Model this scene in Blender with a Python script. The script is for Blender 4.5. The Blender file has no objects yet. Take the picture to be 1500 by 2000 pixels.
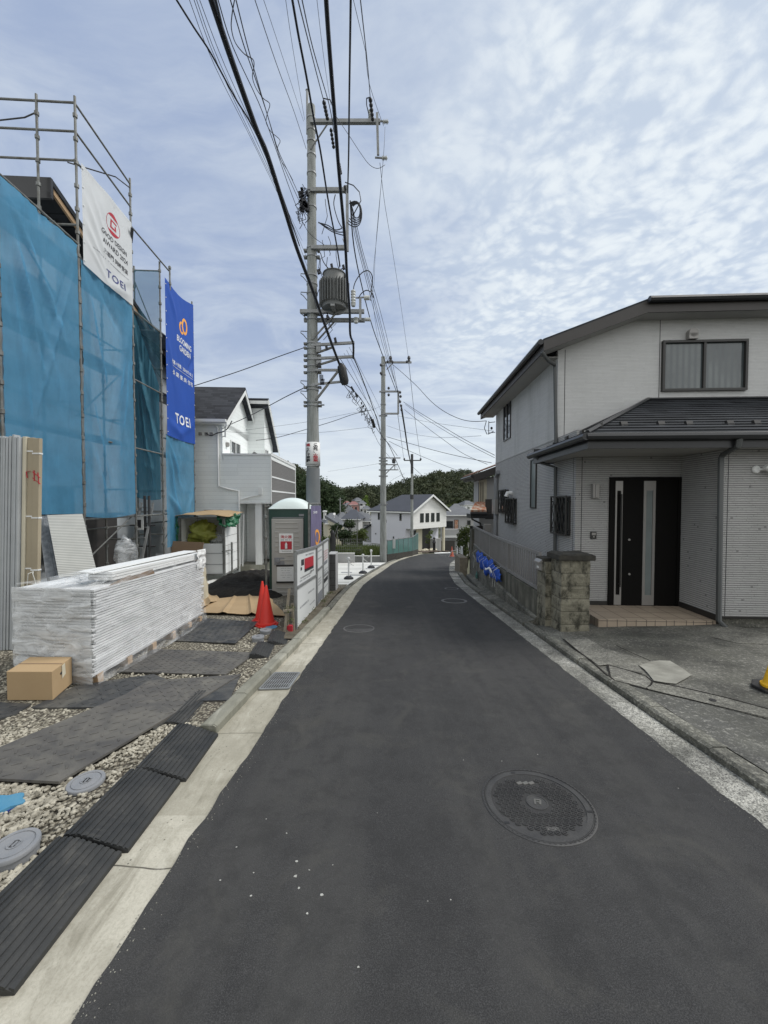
import bpy, bmesh, math, random
from mathutils import Vector, Matrix, noise
random.seed(7)
R = math.radians
S = bpy.context.scene
COL = S.collection

# ---------------------------------------------------------------- camera, sky, sun, exposure
F, HC, PITCH = 750.0, 1.6, R(1.65)
cam_d = bpy.data.cameras.new('camera'); cam = bpy.data.objects.new('camera', cam_d); COL.objects.link(cam)
cam.location = (0, 0, HC); cam.rotation_euler = (R(90) - PITCH, 0, 0)
cam_d.sensor_fit = 'VERTICAL'; cam_d.sensor_height = 36; cam_d.sensor_width = 27
cam_d.lens = F / 2000 * 36; cam_d.clip_start = 0.05; cam_d.clip_end = 3000
S.camera = cam
S.view_settings.view_transform = 'Standard'; S.view_settings.look = 'None'
S.view_settings.exposure = 0.2; S.view_settings.gamma = 1
SUN_EL, SUN_AZ = R(52), R(80)            # azimuth from +Y towards +X
sun_d = bpy.data.lights.new('sun', 'SUN'); sun_d.energy = 2.3; sun_d.angle = R(20); sun_d.color = (1, .97, .93)
sun = bpy.data.objects.new('sun', sun_d); COL.objects.link(sun)
sdir = Vector((math.sin(SUN_AZ) * math.cos(SUN_EL), math.cos(SUN_AZ) * math.cos(SUN_EL), math.sin(SUN_EL)))
sun.rotation_euler = sdir.to_track_quat('Z', 'Y').to_euler(); sun.location = (20, 0, 30)

class NT:
    def __init__(s, t): s.t = t; s.n = t.nodes; s.l = t.links
    def a(s, typ, **k):
        n = s.n.new(typ)
        ins = k.pop('ins', {})
        for q, v in k.items(): setattr(n, q, v)
        for q, v in ins.items():
            if hasattr(v, 'is_output'): s.l.new(v, n.inputs[q])
            else: n.inputs[q].default_value = v
        return n
    def math(s, op, a, b=None, c=None, clamp=False):
        n = s.n.new('ShaderNodeMath'); n.operation = op; n.use_clamp = clamp
        for i, v in enumerate((a, b, c)):
            if v is None: continue
            if hasattr(v, 'is_output'): s.l.new(v, n.inputs[i])
            else: n.inputs[i].default_value = v
        return n.outputs[0]
    def ramp(s, fac, p0, p1, smooth=False):
        n = s.n.new('ShaderNodeMapRange'); n.clamp = True
        if smooth: n.interpolation_type = 'SMOOTHSTEP'
        s.l.new(fac, n.inputs[0]); n.inputs[1].default_value = p0; n.inputs[2].default_value = p1
        return n.outputs[0]
    def mix(s, fac, a, b, mode='MIX'):
        n = s.n.new('ShaderNodeMix'); n.data_type = 'RGBA'; n.blend_type = mode
        for i, v in ((0, fac), (6, a), (7, b)):
            if hasattr(v, 'is_output'): s.l.new(v, n.inputs[i])
            elif i == 0: n.inputs[0].default_value = v
            else: n.inputs[i].default_value = (*v[:3], 1)
        return n.outputs[2]
    def noise(s, vec, scale, detail=3, rough=.5, dist=0):
        return s.a('ShaderNodeTexNoise', ins={'Vector': vec, 'Scale': scale, 'Detail': detail, 'Roughness': rough, 'Distortion': dist}).outputs[0]
    def vec(s, x, y, z):
        n = s.n.new('ShaderNodeCombineXYZ')
        for i, v in enumerate((x, y, z)):
            if hasattr(v, 'is_output'): s.l.new(v, n.inputs[i])
            else: n.inputs[i].default_value = v
        return n.outputs[0]

W = bpy.data.worlds.new('World'); S.world = W; W.use_nodes = True
W.node_tree.nodes.clear(); w = NT(W.node_tree)
sky = w.a('ShaderNodeTexSky', sky_type='NISHITA', sun_disc=False, sun_elevation=SUN_EL, sun_rotation=SUN_AZ)
dirn = w.a('ShaderNodeTexCoord').outputs['Generated']
sp = w.a('ShaderNodeSeparateXYZ', ins={0: dirn}).outputs
zz = w.math('MAXIMUM', sp[2], 0.0)
inv = w.math('DIVIDE', 1.0, w.math('ADD', zz, .12))
px_ = w.math('MULTIPLY', sp[0], inv); py_ = w.math('MULTIPLY', sp[1], inv)
pl = w.vec(px_, py_, 0.0)
wz = w.a('ShaderNodeTexNoise', ins={'Vector': pl, 'Scale': 3.0, 'Detail': 3.0}).outputs[1]
warp = w.a('ShaderNodeVectorMath', operation='MULTIPLY_ADD', ins={0: wz, 1: (.14, .14, 0), 2: pl}).outputs[0]
big = w.noise(pl, 1.3, 4, .55, .3)
rot = w.a('ShaderNodeMapping', ins={'Vector': warp, 'Rotation': (0, 0, R(-35)), 'Scale': (1, 1.15, 1)}).outputs[0]
c1 = w.a('ShaderNodeTexVoronoi', feature='SMOOTH_F1', ins={'Vector': rot, 'Scale': 18.0, 'Smoothness': .6, 'Randomness': 1.0}).outputs[0]
c2 = w.a('ShaderNodeTexVoronoi', feature='SMOOTH_F1', ins={'Vector': rot, 'Scale': 38.0, 'Smoothness': .6, 'Randomness': 1.0}).outputs[0]
cells = w.math('ADD', w.math('MULTIPLY', c1, .65), w.math('MULTIPLY', c2, .35))
fine = w.noise(rot, 22, 6, .65)
patchy = w.noise(rot, 4.0, 3, .5)
puff = w.ramp(w.math('ADD', w.math('ADD', w.math('SUBTRACT', .62, cells), w.math('MULTIPLY', w.math('SUBTRACT', fine, .5), .9)), w.math('MULTIPLY', w.math('SUBTRACT', patchy, .45), 1.1)), -.17, .54, True)
# the altocumulus field lies to the right of the road, thinner veil elsewhere
side = w.ramp(w.math('ADD', px_, w.math('MULTIPLY', w.math('SUBTRACT', big, .5), 1.0)), -.05, .42, True)
edge = w.math('MULTIPLY', side, w.ramp(zz, .22, .42, True))
streak = w.noise(w.a('ShaderNodeMapping', ins={'Vector': warp, 'Rotation': (0, 0, R(25)), 'Scale': (.8, 1.5, 1)}).outputs[0], 2.3, 7, .62, .4)
veil = w.ramp(streak, .33, .70, True)
low = w.math('SUBTRACT', 1.0, w.ramp(zz, .0, .42, True))
base = w.mix(veil, (.34, .42, .59), (.52, .59, .70))
base = w.mix(w.math('MULTIPLY', low, .8), base, (.78, .835, .855))
bright = w.mix(puff, (.525, .605, .715), (.77, .825, .86))
cl = w.mix(edge, base, bright)
cl = w.mix(w.math('MULTIPLY', side, w.math('MULTIPLY', w.math('SUBTRACT', 1.0, edge), w.math('MULTIPLY', veil, .6))), cl, (.76, .83, .87))
# unseen sky behind the viewer: white added as neutral fill light
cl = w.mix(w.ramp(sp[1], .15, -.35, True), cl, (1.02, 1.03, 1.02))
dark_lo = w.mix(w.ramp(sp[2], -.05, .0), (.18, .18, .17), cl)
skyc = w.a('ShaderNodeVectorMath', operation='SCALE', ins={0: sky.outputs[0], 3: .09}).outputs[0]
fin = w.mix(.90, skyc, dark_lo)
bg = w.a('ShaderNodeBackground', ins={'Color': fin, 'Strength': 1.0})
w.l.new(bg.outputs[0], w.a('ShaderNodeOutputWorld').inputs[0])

# ---------------------------------------------------------------- geometry helpers
def ray(u, v):
    c, s = math.cos(PITCH), math.sin(PITCH)
    dx, dz = (u - 750) / F, (1000 - v) / F
    return Vector((dx, c + dz * s, -s + dz * c))
def P(u, v, Y):
    d = ray(u, v); k = Y / d.y
    return Vector((d.x * k, Y, HC + d.z * k))
def lerp_tab(tab, y):
    if y <= tab[0][0]:
        (a, b), (c, d) = tab[0], tab[1]
    elif y >= tab[-1][0]:
        return tab[-1][1]
    else:
        for i in range(len(tab) - 1):
            if tab[i][0] <= y <= tab[i + 1][0]:
                (a, b), (c, d) = tab[i], tab[i + 1]; break
    return b + (d - b) * (y - a) / (c - a)
PROF = [(-40, 3.08), (26, -2.0), (38, -3.5), (50, -4.95), (80, -7.6), (115, -9.5), (150, -8.0), (185, -3.0), (230, 3.0), (300, 9.0), (420, 14), (900, 20)]
def gz(x, y): return lerp_tab(PROF, y)
def G(u, v, dz=0.0):
    d = ray(u, v); lo, hi = .2, 400
    for _ in range(60):
        m = (lo + hi) / 2
        z = HC + d.z * m; g = gz(d.x * m, d.y * m) + dz
        if z > g: lo = m
        else: hi = m
    return Vector((d.x * lo, d.y * lo, HC + d.z * lo))

class MB:
    def __init__(s, T=None): s.v = []; s.f = []; s.T = T; s.smooth = False
    def add(s, vs, fs):
        o = len(s.v)
        for p in vs: s.v.append(tuple(s.T(*p)) if s.T else tuple(p))
        for f in fs: s.f.append(tuple(i + o for i in f))
        return s
    def box(s, x0, x1, y0, y1, z0, z1):
        vs = [(x, y, z) for z in (z0, z1) for y in (y0, y1) for x in (x0, x1)]
        return s.add(vs, [(0, 2, 3, 1), (4, 5, 7, 6), (0, 1, 5, 4), (2, 6, 7, 3), (0, 4, 6, 2), (1, 3, 7, 5)])
    def obox(s, c, ax, ay, az):
        c, ax, ay, az = map(Vector, (c, ax, ay, az))
        vs = [c + ax * i + ay * j + az * k for k in (-1, 1) for j in (-1, 1) for i in (-1, 1)]
        return s.add([tuple(v) for v in vs], [(0, 2, 3, 1), (4, 5, 7, 6), (0, 1, 5, 4), (2, 6, 7, 3), (0, 4, 6, 2), (1, 3, 7, 5)])
    def hexa(s, b, t):     # bottom quad, top quad
        return s.add(list(b) + list(t), [(3, 2, 1, 0), (4, 5, 6, 7), (0, 1, 5, 4), (1, 2, 6, 5), (2, 3, 7, 6), (3, 0, 4, 7)])
    def prism(s, pts, off):     # polygon extruded by vector off
        n = len(pts); off = Vector(off)
        vs = [tuple(Vector(p)) for p in pts] + [tuple(Vector(p) + off) for p in pts]
        return s.add(vs, [tuple(range(n))[::-1], tuple(range(n, 2 * n))] + [(i, (i + 1) % n, n + (i + 1) % n, n + i) for i in range(n)])
    def quad(s, a, b, c, d): return s.add([a, b, c, d], [(0, 1, 2, 3)])
    def bar(s, a, b, w, h=None, up=(0, 0, 1)):
        h = h or w; a, b = Vector(a), Vector(b); d = (b - a)
        L = d.length; d.normalize(); up = Vector(up)
        if abs(d.dot(up)) > .98: up = Vector((0, 1, 0))
        r = d.cross(up).normalized(); q = r.cross(d).normalized()
        return s.obox((a + b) / 2, r * w / 2, q * h / 2, d * L / 2)
    def tube(s, pts, r, n=8, cap=True):
        pts = [Vector(p) for p in pts]; m = len(pts)
        rs = r if isinstance(r, (list, tuple)) else [r] * m
        vs = []; fs = []
        prev = None
        for i, p in enumerate(pts):
            d = (pts[min(i + 1, m - 1)] - pts[max(i - 1, 0)]).normalized()
            if prev is None:
                up = Vector((0, 0, 1)) if abs(d.z) < .9 else Vector((1, 0, 0))
                a = d.cross(up).normalized()
            else:
                a = (prev - d * prev.dot(d)).normalized()
            prev = a; b = d.cross(a)
            for k in range(n):
                t = 2 * math.pi * k / n
                vs.append(tuple(p + (a * math.cos(t) + b * math.sin(t)) * rs[i]))
        for i in range(m - 1):
            for k in range(n):
                fs.append((i * n + k, i * n + (k + 1) % n, (i + 1) * n + (k + 1) % n, (i + 1) * n + k))
        if cap: fs += [tuple(range(n))[::-1], tuple((m - 1) * n + k for k in range(n))]
        return s.add(vs, fs)
    def lathe(s, c, prof, n=24, axis=(0, 0, 1)):
        ax = Vector(axis).normalized(); u = ax.cross(Vector((0, 1, 0)) if abs(ax.y) < .9 else Vector((1, 0, 0))).normalized(); w_ = ax.cross(u)
        c = Vector(c); vs = []; fs = []; m = len(prof)
        for r, h in prof:
            for k in range(n):
                t = 2 * math.pi * k / n
                vs.append(tuple(c + ax * h + (u * math.cos(t) + w_ * math.sin(t)) * max(r, 1e-4)))
        for i in range(m - 1):
            for k in range(n):
                fs.append((i * n + k, i * n + (k + 1) % n, (i + 1) * n + (k + 1) % n, (i + 1) * n + k))
        fs += [tuple(range(n))[::-1], tuple((m - 1) * n + k for k in range(n))]
        return s.add(vs, fs)
    def grid(s, fn, nu, nv):     # fn(a,b) in 0..1
        vs = [tuple(fn(i / nu, j / nv)) for j in range(nv + 1) for i in range(nu + 1)]
        fs = [(j * (nu + 1) + i, j * (nu + 1) + i + 1, (j + 1) * (nu + 1) + i + 1, (j + 1) * (nu + 1) + i) for j in range(nv) for i in range(nu)]
        return s.add(vs, fs)

ROOTLOC = {}
SPLIT = set('deck_boards bands posts snow_guards insulators uprights end_upright brace window_bars entrance_door porch_pillar battens top_boards door_ribs wall_joints keyholes ropes slats bars arm_plates spool_pins band_bolts bushings rail brick_band base_flashing emblem foundation white_band tape silver_trim cap vent_covers board_seams bargeboard flashing rain_gutter cooling_fins eyelets side_boards'.split())
def pieces(mb):
    par = list(range(len(mb.v)))
    def find(i):
        while par[i] != i: par[i] = par[par[i]]; i = par[i]
        return i
    for f in mb.f:
        r = find(f[0])
        for i in f[1:]: par[find(i)] = r
    g = {}
    for f in mb.f: g.setdefault(find(f[0]), []).append(f)
    out = []
    for fs in g.values():
        ids = sorted({i for f in fs for i in f}); mp = {i: k for k, i in enumerate(ids)}; m = MB(); m.smooth = mb.smooth
        m.v = [mb.v[i] for i in ids]; m.f = [tuple(mp[i] for i in f) for f in fs]; out.append(m)
    return out
def cprop(o, label=None, cat=None, group=None, kind=None):
    if label: o['label'] = label
    if cat: o['category'] = cat
    if group: o['group'] = group
    if kind: o['kind'] = kind
    return o
def thing(name, loc, label, cat, group=None):
    o = bpy.data.objects.new(name, None); COL.objects.link(o); o.empty_display_size = .2
    o.location = loc; ROOTLOC[o] = Vector(loc)
    return cprop(o, label, cat, group)
def obj(name, mb, mat, parent=None, smooth=None, loc=None, bevel=0, thick=0, label=None, fixn=True):
    if parent is not None and name in SPLIT:
        ps = pieces(mb)
        if 1 < len(ps) <= 80:
            for q in ps: o = obj_(name, q, mat, parent, smooth, loc, bevel, thick, label, fixn)
            return o
    return obj_(name, mb, mat, parent, smooth, loc, bevel, thick, label, fixn)
def obj_(name, mb, mat, parent=None, smooth=None, loc=None, bevel=0, thick=0, label=None, fixn=True):
    me = bpy.data.meshes.new(name)
    L = ROOTLOC[parent] if parent is not None else Vector(loc) if loc is not None else None
    if L is None:
        if mb.v:
            xs = [p[0] for p in mb.v]; ys = [p[1] for p in mb.v]; zs = [p[2] for p in mb.v]
            L = Vector(((min(xs) + max(xs)) / 2, (min(ys) + max(ys)) / 2, min(zs)))
        else: L = Vector((0, 0, 0))
    me.from_pydata([(p[0] - L.x, p[1] - L.y, p[2] - L.z) for p in mb.v], [], mb.f)
    if fixn:
        bm = bmesh.new(); bm.from_mesh(me); bmesh.ops.recalc_face_normals(bm, faces=bm.faces); bm.to_mesh(me); bm.free()
    sm = mb.smooth if smooth is None else smooth
    if sm:
        me.polygons.foreach_set('use_smooth', [True] * len(me.polygons))
        if sm == 'auto':
            try: me.set_sharp_from_angle(angle=R(40))
            except Exception: pass
    me.materials.append(mat); me.update()
    o = bpy.data.objects.new(name, me); COL.objects.link(o)
    if parent is not None: o.parent = parent; ROOTLOC[o] = L
    else: o.location = L; ROOTLOC[o] = L
    if bevel:
        m = o.modifiers.new('bevel', 'BEVEL'); m.width = bevel; m.segments = 2; m.limit_method = 'ANGLE'
    if thick:
        m = o.modifiers.new('solid', 'SOLIDIFY'); m.thickness = thick; m.offset = 0
    if label: o['label'] = label
    return o
def tobj(name, mb, mat, label, cat, group=None, **k):
    return cprop(obj(name, mb, mat, **k), label, cat, group)
def sobj(name, mb, mat, **k):
    return cprop(obj(name, mb, mat, **k), kind='structure')
def copy_thing(o, loc, label=None, rotz=0):
    def rec(q, par):
        c = q.copy(); COL.objects.link(c)
        if par is not None: c.parent = par
        for ch in [x for x in kids.get(q, [])]: rec(ch, c)
        return c
    kids = {}
    for x in COL.objects:
        if x.parent is not None: kids.setdefault(x.parent, []).append(x)
    r = rec(o, None); r.location = loc; r.rotation_euler = (0, 0, rotz)
    if label: r['label'] = label
    return r

def text_mesh(name, body, O, ex, ey, h, mat, parent, align='CENTER', vertical=False, bold=0, spacing=1.0, maxw=None, warp=None, thick=.0015):
    """Lettering as real thin geometry; O centre point, ex / ey unit vectors of reading and up."""
    if vertical: body = '\n'.join(body)
    cu = bpy.data.curves.new('t', 'FONT'); cu.body = body; cu.size = 1; cu.align_x = align; cu.align_y = 'CENTER'
    cu.space_character = spacing; cu.offset = bold; cu.resolution_u = 2
    if vertical: cu.space_line = .82
    to = bpy.data.objects.new('t', cu); COL.objects.link(to)
    dg = bpy.context.evaluated_depsgraph_get(); dg.update()
    me = bpy.data.meshes.new_from_object(to.evaluated_get(dg))
    bpy.data.objects.remove(to); bpy.data.curves.remove(cu)
    if not me.vertices: return None
    ys = [v.co.y for v in me.vertices]; xs = [v.co.x for v in me.vertices]
    cy = (min(ys) + max(ys)) / 2; cx = (min(xs) + max(xs)) / 2
    sc = h / (max(ys) - min(ys)); scx = sc
    if maxw: scx = maxw / (max(xs) - min(xs))
    if align == 'LEFT': cx = min(xs)
    O, ex, ey = Vector(O), Vector(ex).normalized(), Vector(ey).normalized(); nz = ex.cross(ey)
    vs = []
    for v in me.vertices:
        a, b = (v.co.x - cx) * scx, (v.co.y - cy) * sc
        p = O + ex * a + ey * b
        if warp: p = p + warp(p)
        vs.append(tuple(p + nz * thick))
    mb = MB(); mb.v = vs; mb.f = [tuple(p.vertices) for p in me.polygons]
    bpy.data.meshes.remove(me)
    return obj(name, mb, mat, parent, fixn=False)

# ---------------------------------------------------------------- materials
def pbr(name, col, rough=.7, col2=None, nscale=3.0, namt=.5, bump=0.0, bscale=60.0, metal=0.0, spec=.5, extra=None, detail=4, contrast=(.35, .65), bdist=.01):
    m = bpy.data.materials.new(name); m.use_nodes = True; t = NT(m.node_tree)
    b = t.n['Principled BSDF']; b.inputs['Roughness'].default_value = rough; b.inputs['Metallic'].default_value = metal
    b.inputs['Specular IOR Level'].default_value = spec
    pos = t.a('ShaderNodeNewGeometry').outputs['Position']
    c2 = col2 or tuple(c * .72 for c in col)
    f = t.ramp(t.noise(pos, nscale, detail, .6), *contrast)
    c = t.mix(t.math('MULTIPLY', f, namt), col, c2)
    m['_'] = 0
    if extra: c = extra(t, pos, c, b) or c
    t.l.new(c, b.inputs['Base Color'])
    if bump and not b.inputs['Normal'].is_linked:
        n = t.a('ShaderNodeBump', ins={'Strength': bump, 'Distance': bdist, 'Height': t.noise(pos, bscale, 4, .6)})
        t.l.new(n.outputs[0], b.inputs['Normal'])
    del m['_']
    return m
def bumpn(t, b, h, strength=.5, dist=.01):
    n = t.a('ShaderNodeBump', ins={'Strength': strength, 'Distance': dist, 'Height': h}); t.l.new(n.outputs[0], b.inputs['Normal'])

def x_asphalt(t, pos, c, b):
    g = t.a('ShaderNodeTexVoronoi', ins={'Vector': pos, 'Scale': 170.0}).outputs
    grain = t.noise(pos, 240, 2, .6)
    c = t.mix(t.math('MULTIPLY', t.ramp(grain, .45, .75), .55), c, (.105, .105, .105))
    c = t.mix(t.math('MULTIPLY', t.ramp(grain, .5, .25), .5), c, (.02, .02, .022))
    # pale grit and paint specks, sparse
    sp_ = t.a('ShaderNodeTexVoronoi', ins={'Vector': pos, 'Scale': 9.0, 'Randomness': 1.0}).outputs[0]
    zone = t.ramp(t.noise(pos, .9, 2), .52, .62)
    c = t.mix(t.math('MULTIPLY', t.ramp(sp_, .035, .02), zone), c, (.26, .26, .24))
    dust = t.ramp(t.noise(pos, 1.3, 5, .65, .4), .55, .8)
    sx = t.a('ShaderNodeSeparateXYZ', ins={0: pos}).outputs
    lf = t.ramp(sx[0], 1.0, -1.0)
    c = t.mix(t.math('MULTIPLY', dust, t.math('MULTIPLY', lf, .32)), c, (.14, .13, .10))
    ty = t.noise(t.a('ShaderNodeMapping', ins={'Vector': pos, 'Scale': (3.2, .16, 1)}).outputs[0], 1.0, 3, .6)
    c = t.mix(t.math('MULTIPLY', t.ramp(ty, .46, .62), .4), c, (.064, .063, .060))
    mott = t.noise(pos, 5.5, 5, .7)
    c = t.mix(t.math('MULTIPLY', t.ramp(mott, .48, .64), .45), c, (.028, .028, .028))
    c = t.mix(t.math('MULTIPLY', t.ramp(t.noise(pos, 2.3, 6, .72, .6),   .54, .70), .42), c, (.078, .076, .068))
    crack = t.ramp(t.math('ABSOLUTE', t.math('SUBTRACT', t.noise(pos, .8, 6, .7, .8), .5)), .004, .0)
    bumpn(t, b, t.math('ADD', grain, t.math('MULTIPLY', g[0], .6)), .55, .004)
    return c
M = {}
M['asphalt'] = pbr('asphalt', (.040, .0398, .0395), .9, (.029, .029, .0295), .9, .9, extra=x_asphalt, spec=.25)
def x_conc(dark, amt=.8, joints=True):
    def f(t, pos, c, b):
        g = t.noise(pos, 90, 4, .7)
        c = t.mix(t.math('MULTIPLY', t.ramp(g, .55, .3), .35), c, dark)
        st = t.ramp(t.noise(pos, 3.5, 6, .7, .5), .52, .72)
        c = t.mix(t.math('MULTIPLY', st, amt * .6), c, dark)
        pit = t.a('ShaderNodeTexVoronoi', ins={'Vector': pos, 'Scale': 14.0}).outputs[0]
        c = t.mix(t.math('MULTIPLY', t.ramp(pit, .11, .06), t.ramp(t.noise(pos, 2.2, 2), .5, .6)), c, tuple(q * .6 for q in dark))
        if joints:
            sy = t.a('ShaderNodeSeparateXYZ', ins={0: pos}).outputs[1]
            fr = t.math('FRACT', t.math('ADD', t.math('DIVIDE', sy, 1.2), t.math('MULTIPLY', t.noise(pos, 3, 2), .05)))
            c = t.mix(t.ramp(t.math('ABSOLUTE', t.math('SUBTRACT', fr, .5)), .005, .0015), c, (.06, .055, .045))
            blk = t.a('ShaderNodeTexWhiteNoise', noise_dimensions='1D', ins={'W': t.math('FLOOR', t.math('ADD', t.math('DIVIDE', sy, 1.2), .25))}).outputs[0]
            c = t.mix(t.math('MULTIPLY', blk, .45), c, dark)
        sx = t.a('ShaderNodeSeparateXYZ', ins={0: pos}).outputs
        w1 = t.noise(t.vec(t.math('MULTIPLY', sx[0], 9), t.math('MULTIPLY', sx[1], 2.2), 0.0), 1.0, 6, .72, .5)
        c = t.mix(t.math('MULTIPLY', t.ramp(w1, .5, .68), amt * .75), c, tuple(q * .85 for q in dark))
        c = t.mix(t.math('MULTIPLY', t.ramp(w1, .42, .30), .35), c, (.62, .60, .52))
        sp3 = t.a('ShaderNodeTexVoronoi', ins={'Vector': pos, 'Scale': 26.0}).outputs[0]
        c = t.mix(t.math('MULTIPLY', t.ramp(sp3, .14, .09), t.ramp(t.noise(pos, 3.4, 3), .52, .58)), c, (.10, .095, .075))
        bumpn(t, b, t.math('ADD', g, w1), .5, .005)
        return c
    return f
M['gutter'] = pbr('gutter_concrete', (.50, .475, .395), .9, (.34, .32, .26), 5, .85, extra=x_conc((.21, .195, .145)))
def x_exposed(t, pos, c, b):
    g = t.a('ShaderNodeTexVoronoi', ins={'Vector': pos, 'Scale': 75.0}).outputs
    gg = t.noise(pos, 110, 3, .6)
    c = t.mix(t.ramp(gg, .42, .62), c, (.10, .10, .095))
    g3 = t.noise(pos, 32, 4, .75); c = t.mix(t.math('MULTIPLY', t.ramp(g3, .46, .62), .55), c, (.06, .06, .055))
    c = t.mix(t.math('MULTIPLY', t.ramp(g3, .46, .34), .45), c, (.50, .49, .45))
    big_ = t.ramp(t.noise(pos, 2.0, 5, .65), .42, .66)
    c = t.mix(t.math('MULTIPLY', big_, .6), c, (.10, .10, .085))
    wide = t.ramp(t.noise(pos, 1.4, 6, .7, .4), .36, .64)
    c = t.mix(1.0, c, t.mix(wide, (.50, .50, .48), (1.25, 1.24, 1.18)), 'MULTIPLY')
    bumpn(t, b, t.math('ADD', gg, g[0]), .7, .006)
    return c
M['exposed'] = pbr('exposed_aggregate_concrete', (.52, .515, .485), .95, (.42, .415, .39), 4, .6, extra=x_exposed)
M['oldconc'] = pbr('old_driveway_concrete', (.27, .262, .235), .95, (.045, .045, .038), .9, 1.0, extra=x_exposed)
M['oldstrip'] = pbr('old_pale_concrete', (.36, .35, .315), .95, (.20, .195, .17), 2.2, .9, extra=x_exposed)
M['oldasphalt'] = pbr('worn_asphalt', (.10, .10, .097), .95, (.06, .06, .06), 1.5, .7, extra=x_exposed)
M['kerb'] = pbr('kerb_concrete', (.33, .325, .275), .92, (.23, .225, .18), 3, .8, extra=x_conc((.13, .13, .10)))
M['oldkerb'] = pbr('weathered_kerb_concrete', (.24, .235, .20), .95, (.10, .10, .085), 4, .95, extra=x_exposed)
M['whiteconc'] = pbr('new_pale_concrete', (.66, .66, .62), .85, (.55, .55, .52), 1.4, .6, bump=.2)
M['soil'] = pbr('dry_soil', (.17, .145, .105), 1, (.09, .078, .055), 6, .9, bump=1, bscale=70, bdist=.03)
M['blacksoil'] = pbr('black_soil', (.022, .018, .014), 1, (.01, .009, .007), 12, .9, bump=1, bscale=50, bdist=.05)
M['fieldsoil'] = pbr('field_soil', (.09, .06, .04), 1, (.05, .04, .025), 2, .9, bump=1, bscale=20, bdist=.05)
M['grass'] = pbr('grass', (.07, .10, .03), 1, (.10, .10, .05), 3, .9, bump=1, bscale=30, bdist=.05)
M['land'] = pbr('valley_ground', (.075, .085, .045), 1, (.10, .09, .06), .3, .8)
def x_gravel(t, pos, c, b):
    v = t.a('ShaderNodeTexVoronoi', ins={'Vector': pos, 'Scale': 42.0}).outputs
    rv = t.a('ShaderNodeSeparateXYZ', ins={0: v[1]}).outputs[0]
    c = t.mix(t.math('MULTIPLY', rv, .7), c, (.20, .19, .15))
    c = t.mix(t.ramp(v[0], .35, .6), c, (.07, .06, .045))
    bumpn(t, b, t.math('SUBTRACT', 1.0, v[0]), 1, .02)
    return c
M['gravel'] = pbr('gravel_bed', (.30, .27, .205), .95, (.29, .27, .21), 3, .8, extra=x_gravel)
def x_stone(t, pos, c, b):
    oi = t.noise(pos, 24, 2, .5)
    return t.mix(t.ramp(oi, .35, .68), (.46, .43, .35), (.17, .155, .12))
M['stone'] = pbr('gravel_stones', (.50, .47, .38), .9, None, 5, .5, bump=.3, bscale=120, extra=x_stone)
M['rubber'] = pbr('black_rubber', (.022, .024, .025), .6, (.045, .045, .043), 5, .9, bump=.25, bscale=90, spec=.35,
    extra=lambda t, pos, c, b: t.mix(t.math('MULTIPLY', t.ramp(t.noise(pos, 4.5, 6, .75, .6), .55, .75), .45), c, (.13, .125, .11)))
def x_plate(t, pos, c, b):
    st = t.ramp(t.noise(pos, 2.2, 6, .7, .8), .45, .75)
    c = t.mix(t.math('MULTIPLY', st, .6), c, (.20, .19, .16))
    return c
M['plate'] = pbr('ground_mat_plastic', (.105, .10, .092), .7, (.05, .05, .052), 4, .7, bump=.25, bscale=120, extra=x_plate, spec=.35)
M['plated'] = pbr('dark_ground_mat_plastic', (.03, .033, .036), .6, (.055, .055, .055), 4, .7, bump=.3, bscale=100, extra=x_plate)
M['lid'] = pbr('grey_plastic', (.20, .21, .225), .6, (.27, .27, .27), 12, .5, bump=.2, bscale=80)
M['bluelid'] = pbr('blue_plastic', (.06, .22, .36), .5, (.12, .28, .38), 10, .6)
M['galv'] = pbr('galvanised_steel', (.30, .31, .315), .5, (.20, .205, .20), 6, .8, metal=.35)
M['pipe'] = pbr('scaffold_pipe', (.20, .21, .205), .55, (.12, .115, .10), 9, .9, metal=.3)
M['darkmetal'] = pbr('dark_metal', (.035, .036, .04), .5, (.06, .06, .06), 5, .6)
M['bronze'] = pbr('dark_bronze_aluminium', (.022, .021, .02), .4, (.035, .033, .03), 4, .5)
M['black'] = pbr('black_plastic', (.012, .012, .013), .5, (.02, .02, .02), 5, .4)
M['cable'] = pbr('cable_sheath', (.012, .014, .02), .5, (.02, .022, .03), 5, .4)
M['wire'] = pbr('thin_wire', (.035, .04, .05), .5, (.05, .05, .06), 5, .4)
def x_pole(t, pos, c, b):
    z = t.a('ShaderNodeSeparateXYZ', ins={0: pos}).outputs[2]
    v = t.noise(t.a('ShaderNodeMapping', ins={'Vector': pos, 'Scale': (6, 6, .7)}).outputs[0], 3, 5, .65)
    return t.mix(t.math('MULTIPLY', t.ramp(v, .45, .7), .65), c, (.14, .15, .13))
M['pole'] = pbr('pole_concrete', (.31, .325, .315), .85, (.24, .25, .24), 3, .6, extra=x_pole, bump=.2)
M['poledark'] = pbr('pole_sleeve', (.16, .175, .185), .7, (.20, .21, .21), 4, .6)
M['porc'] = pbr('white_porcelain', (.55, .57, .55), .3, (.45, .45, .42), 8, .4)
M['trafo'] = pbr('transformer_grey_paint', (.15, .16, .16), .6, (.12, .12, .115), 8, .7)

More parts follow.
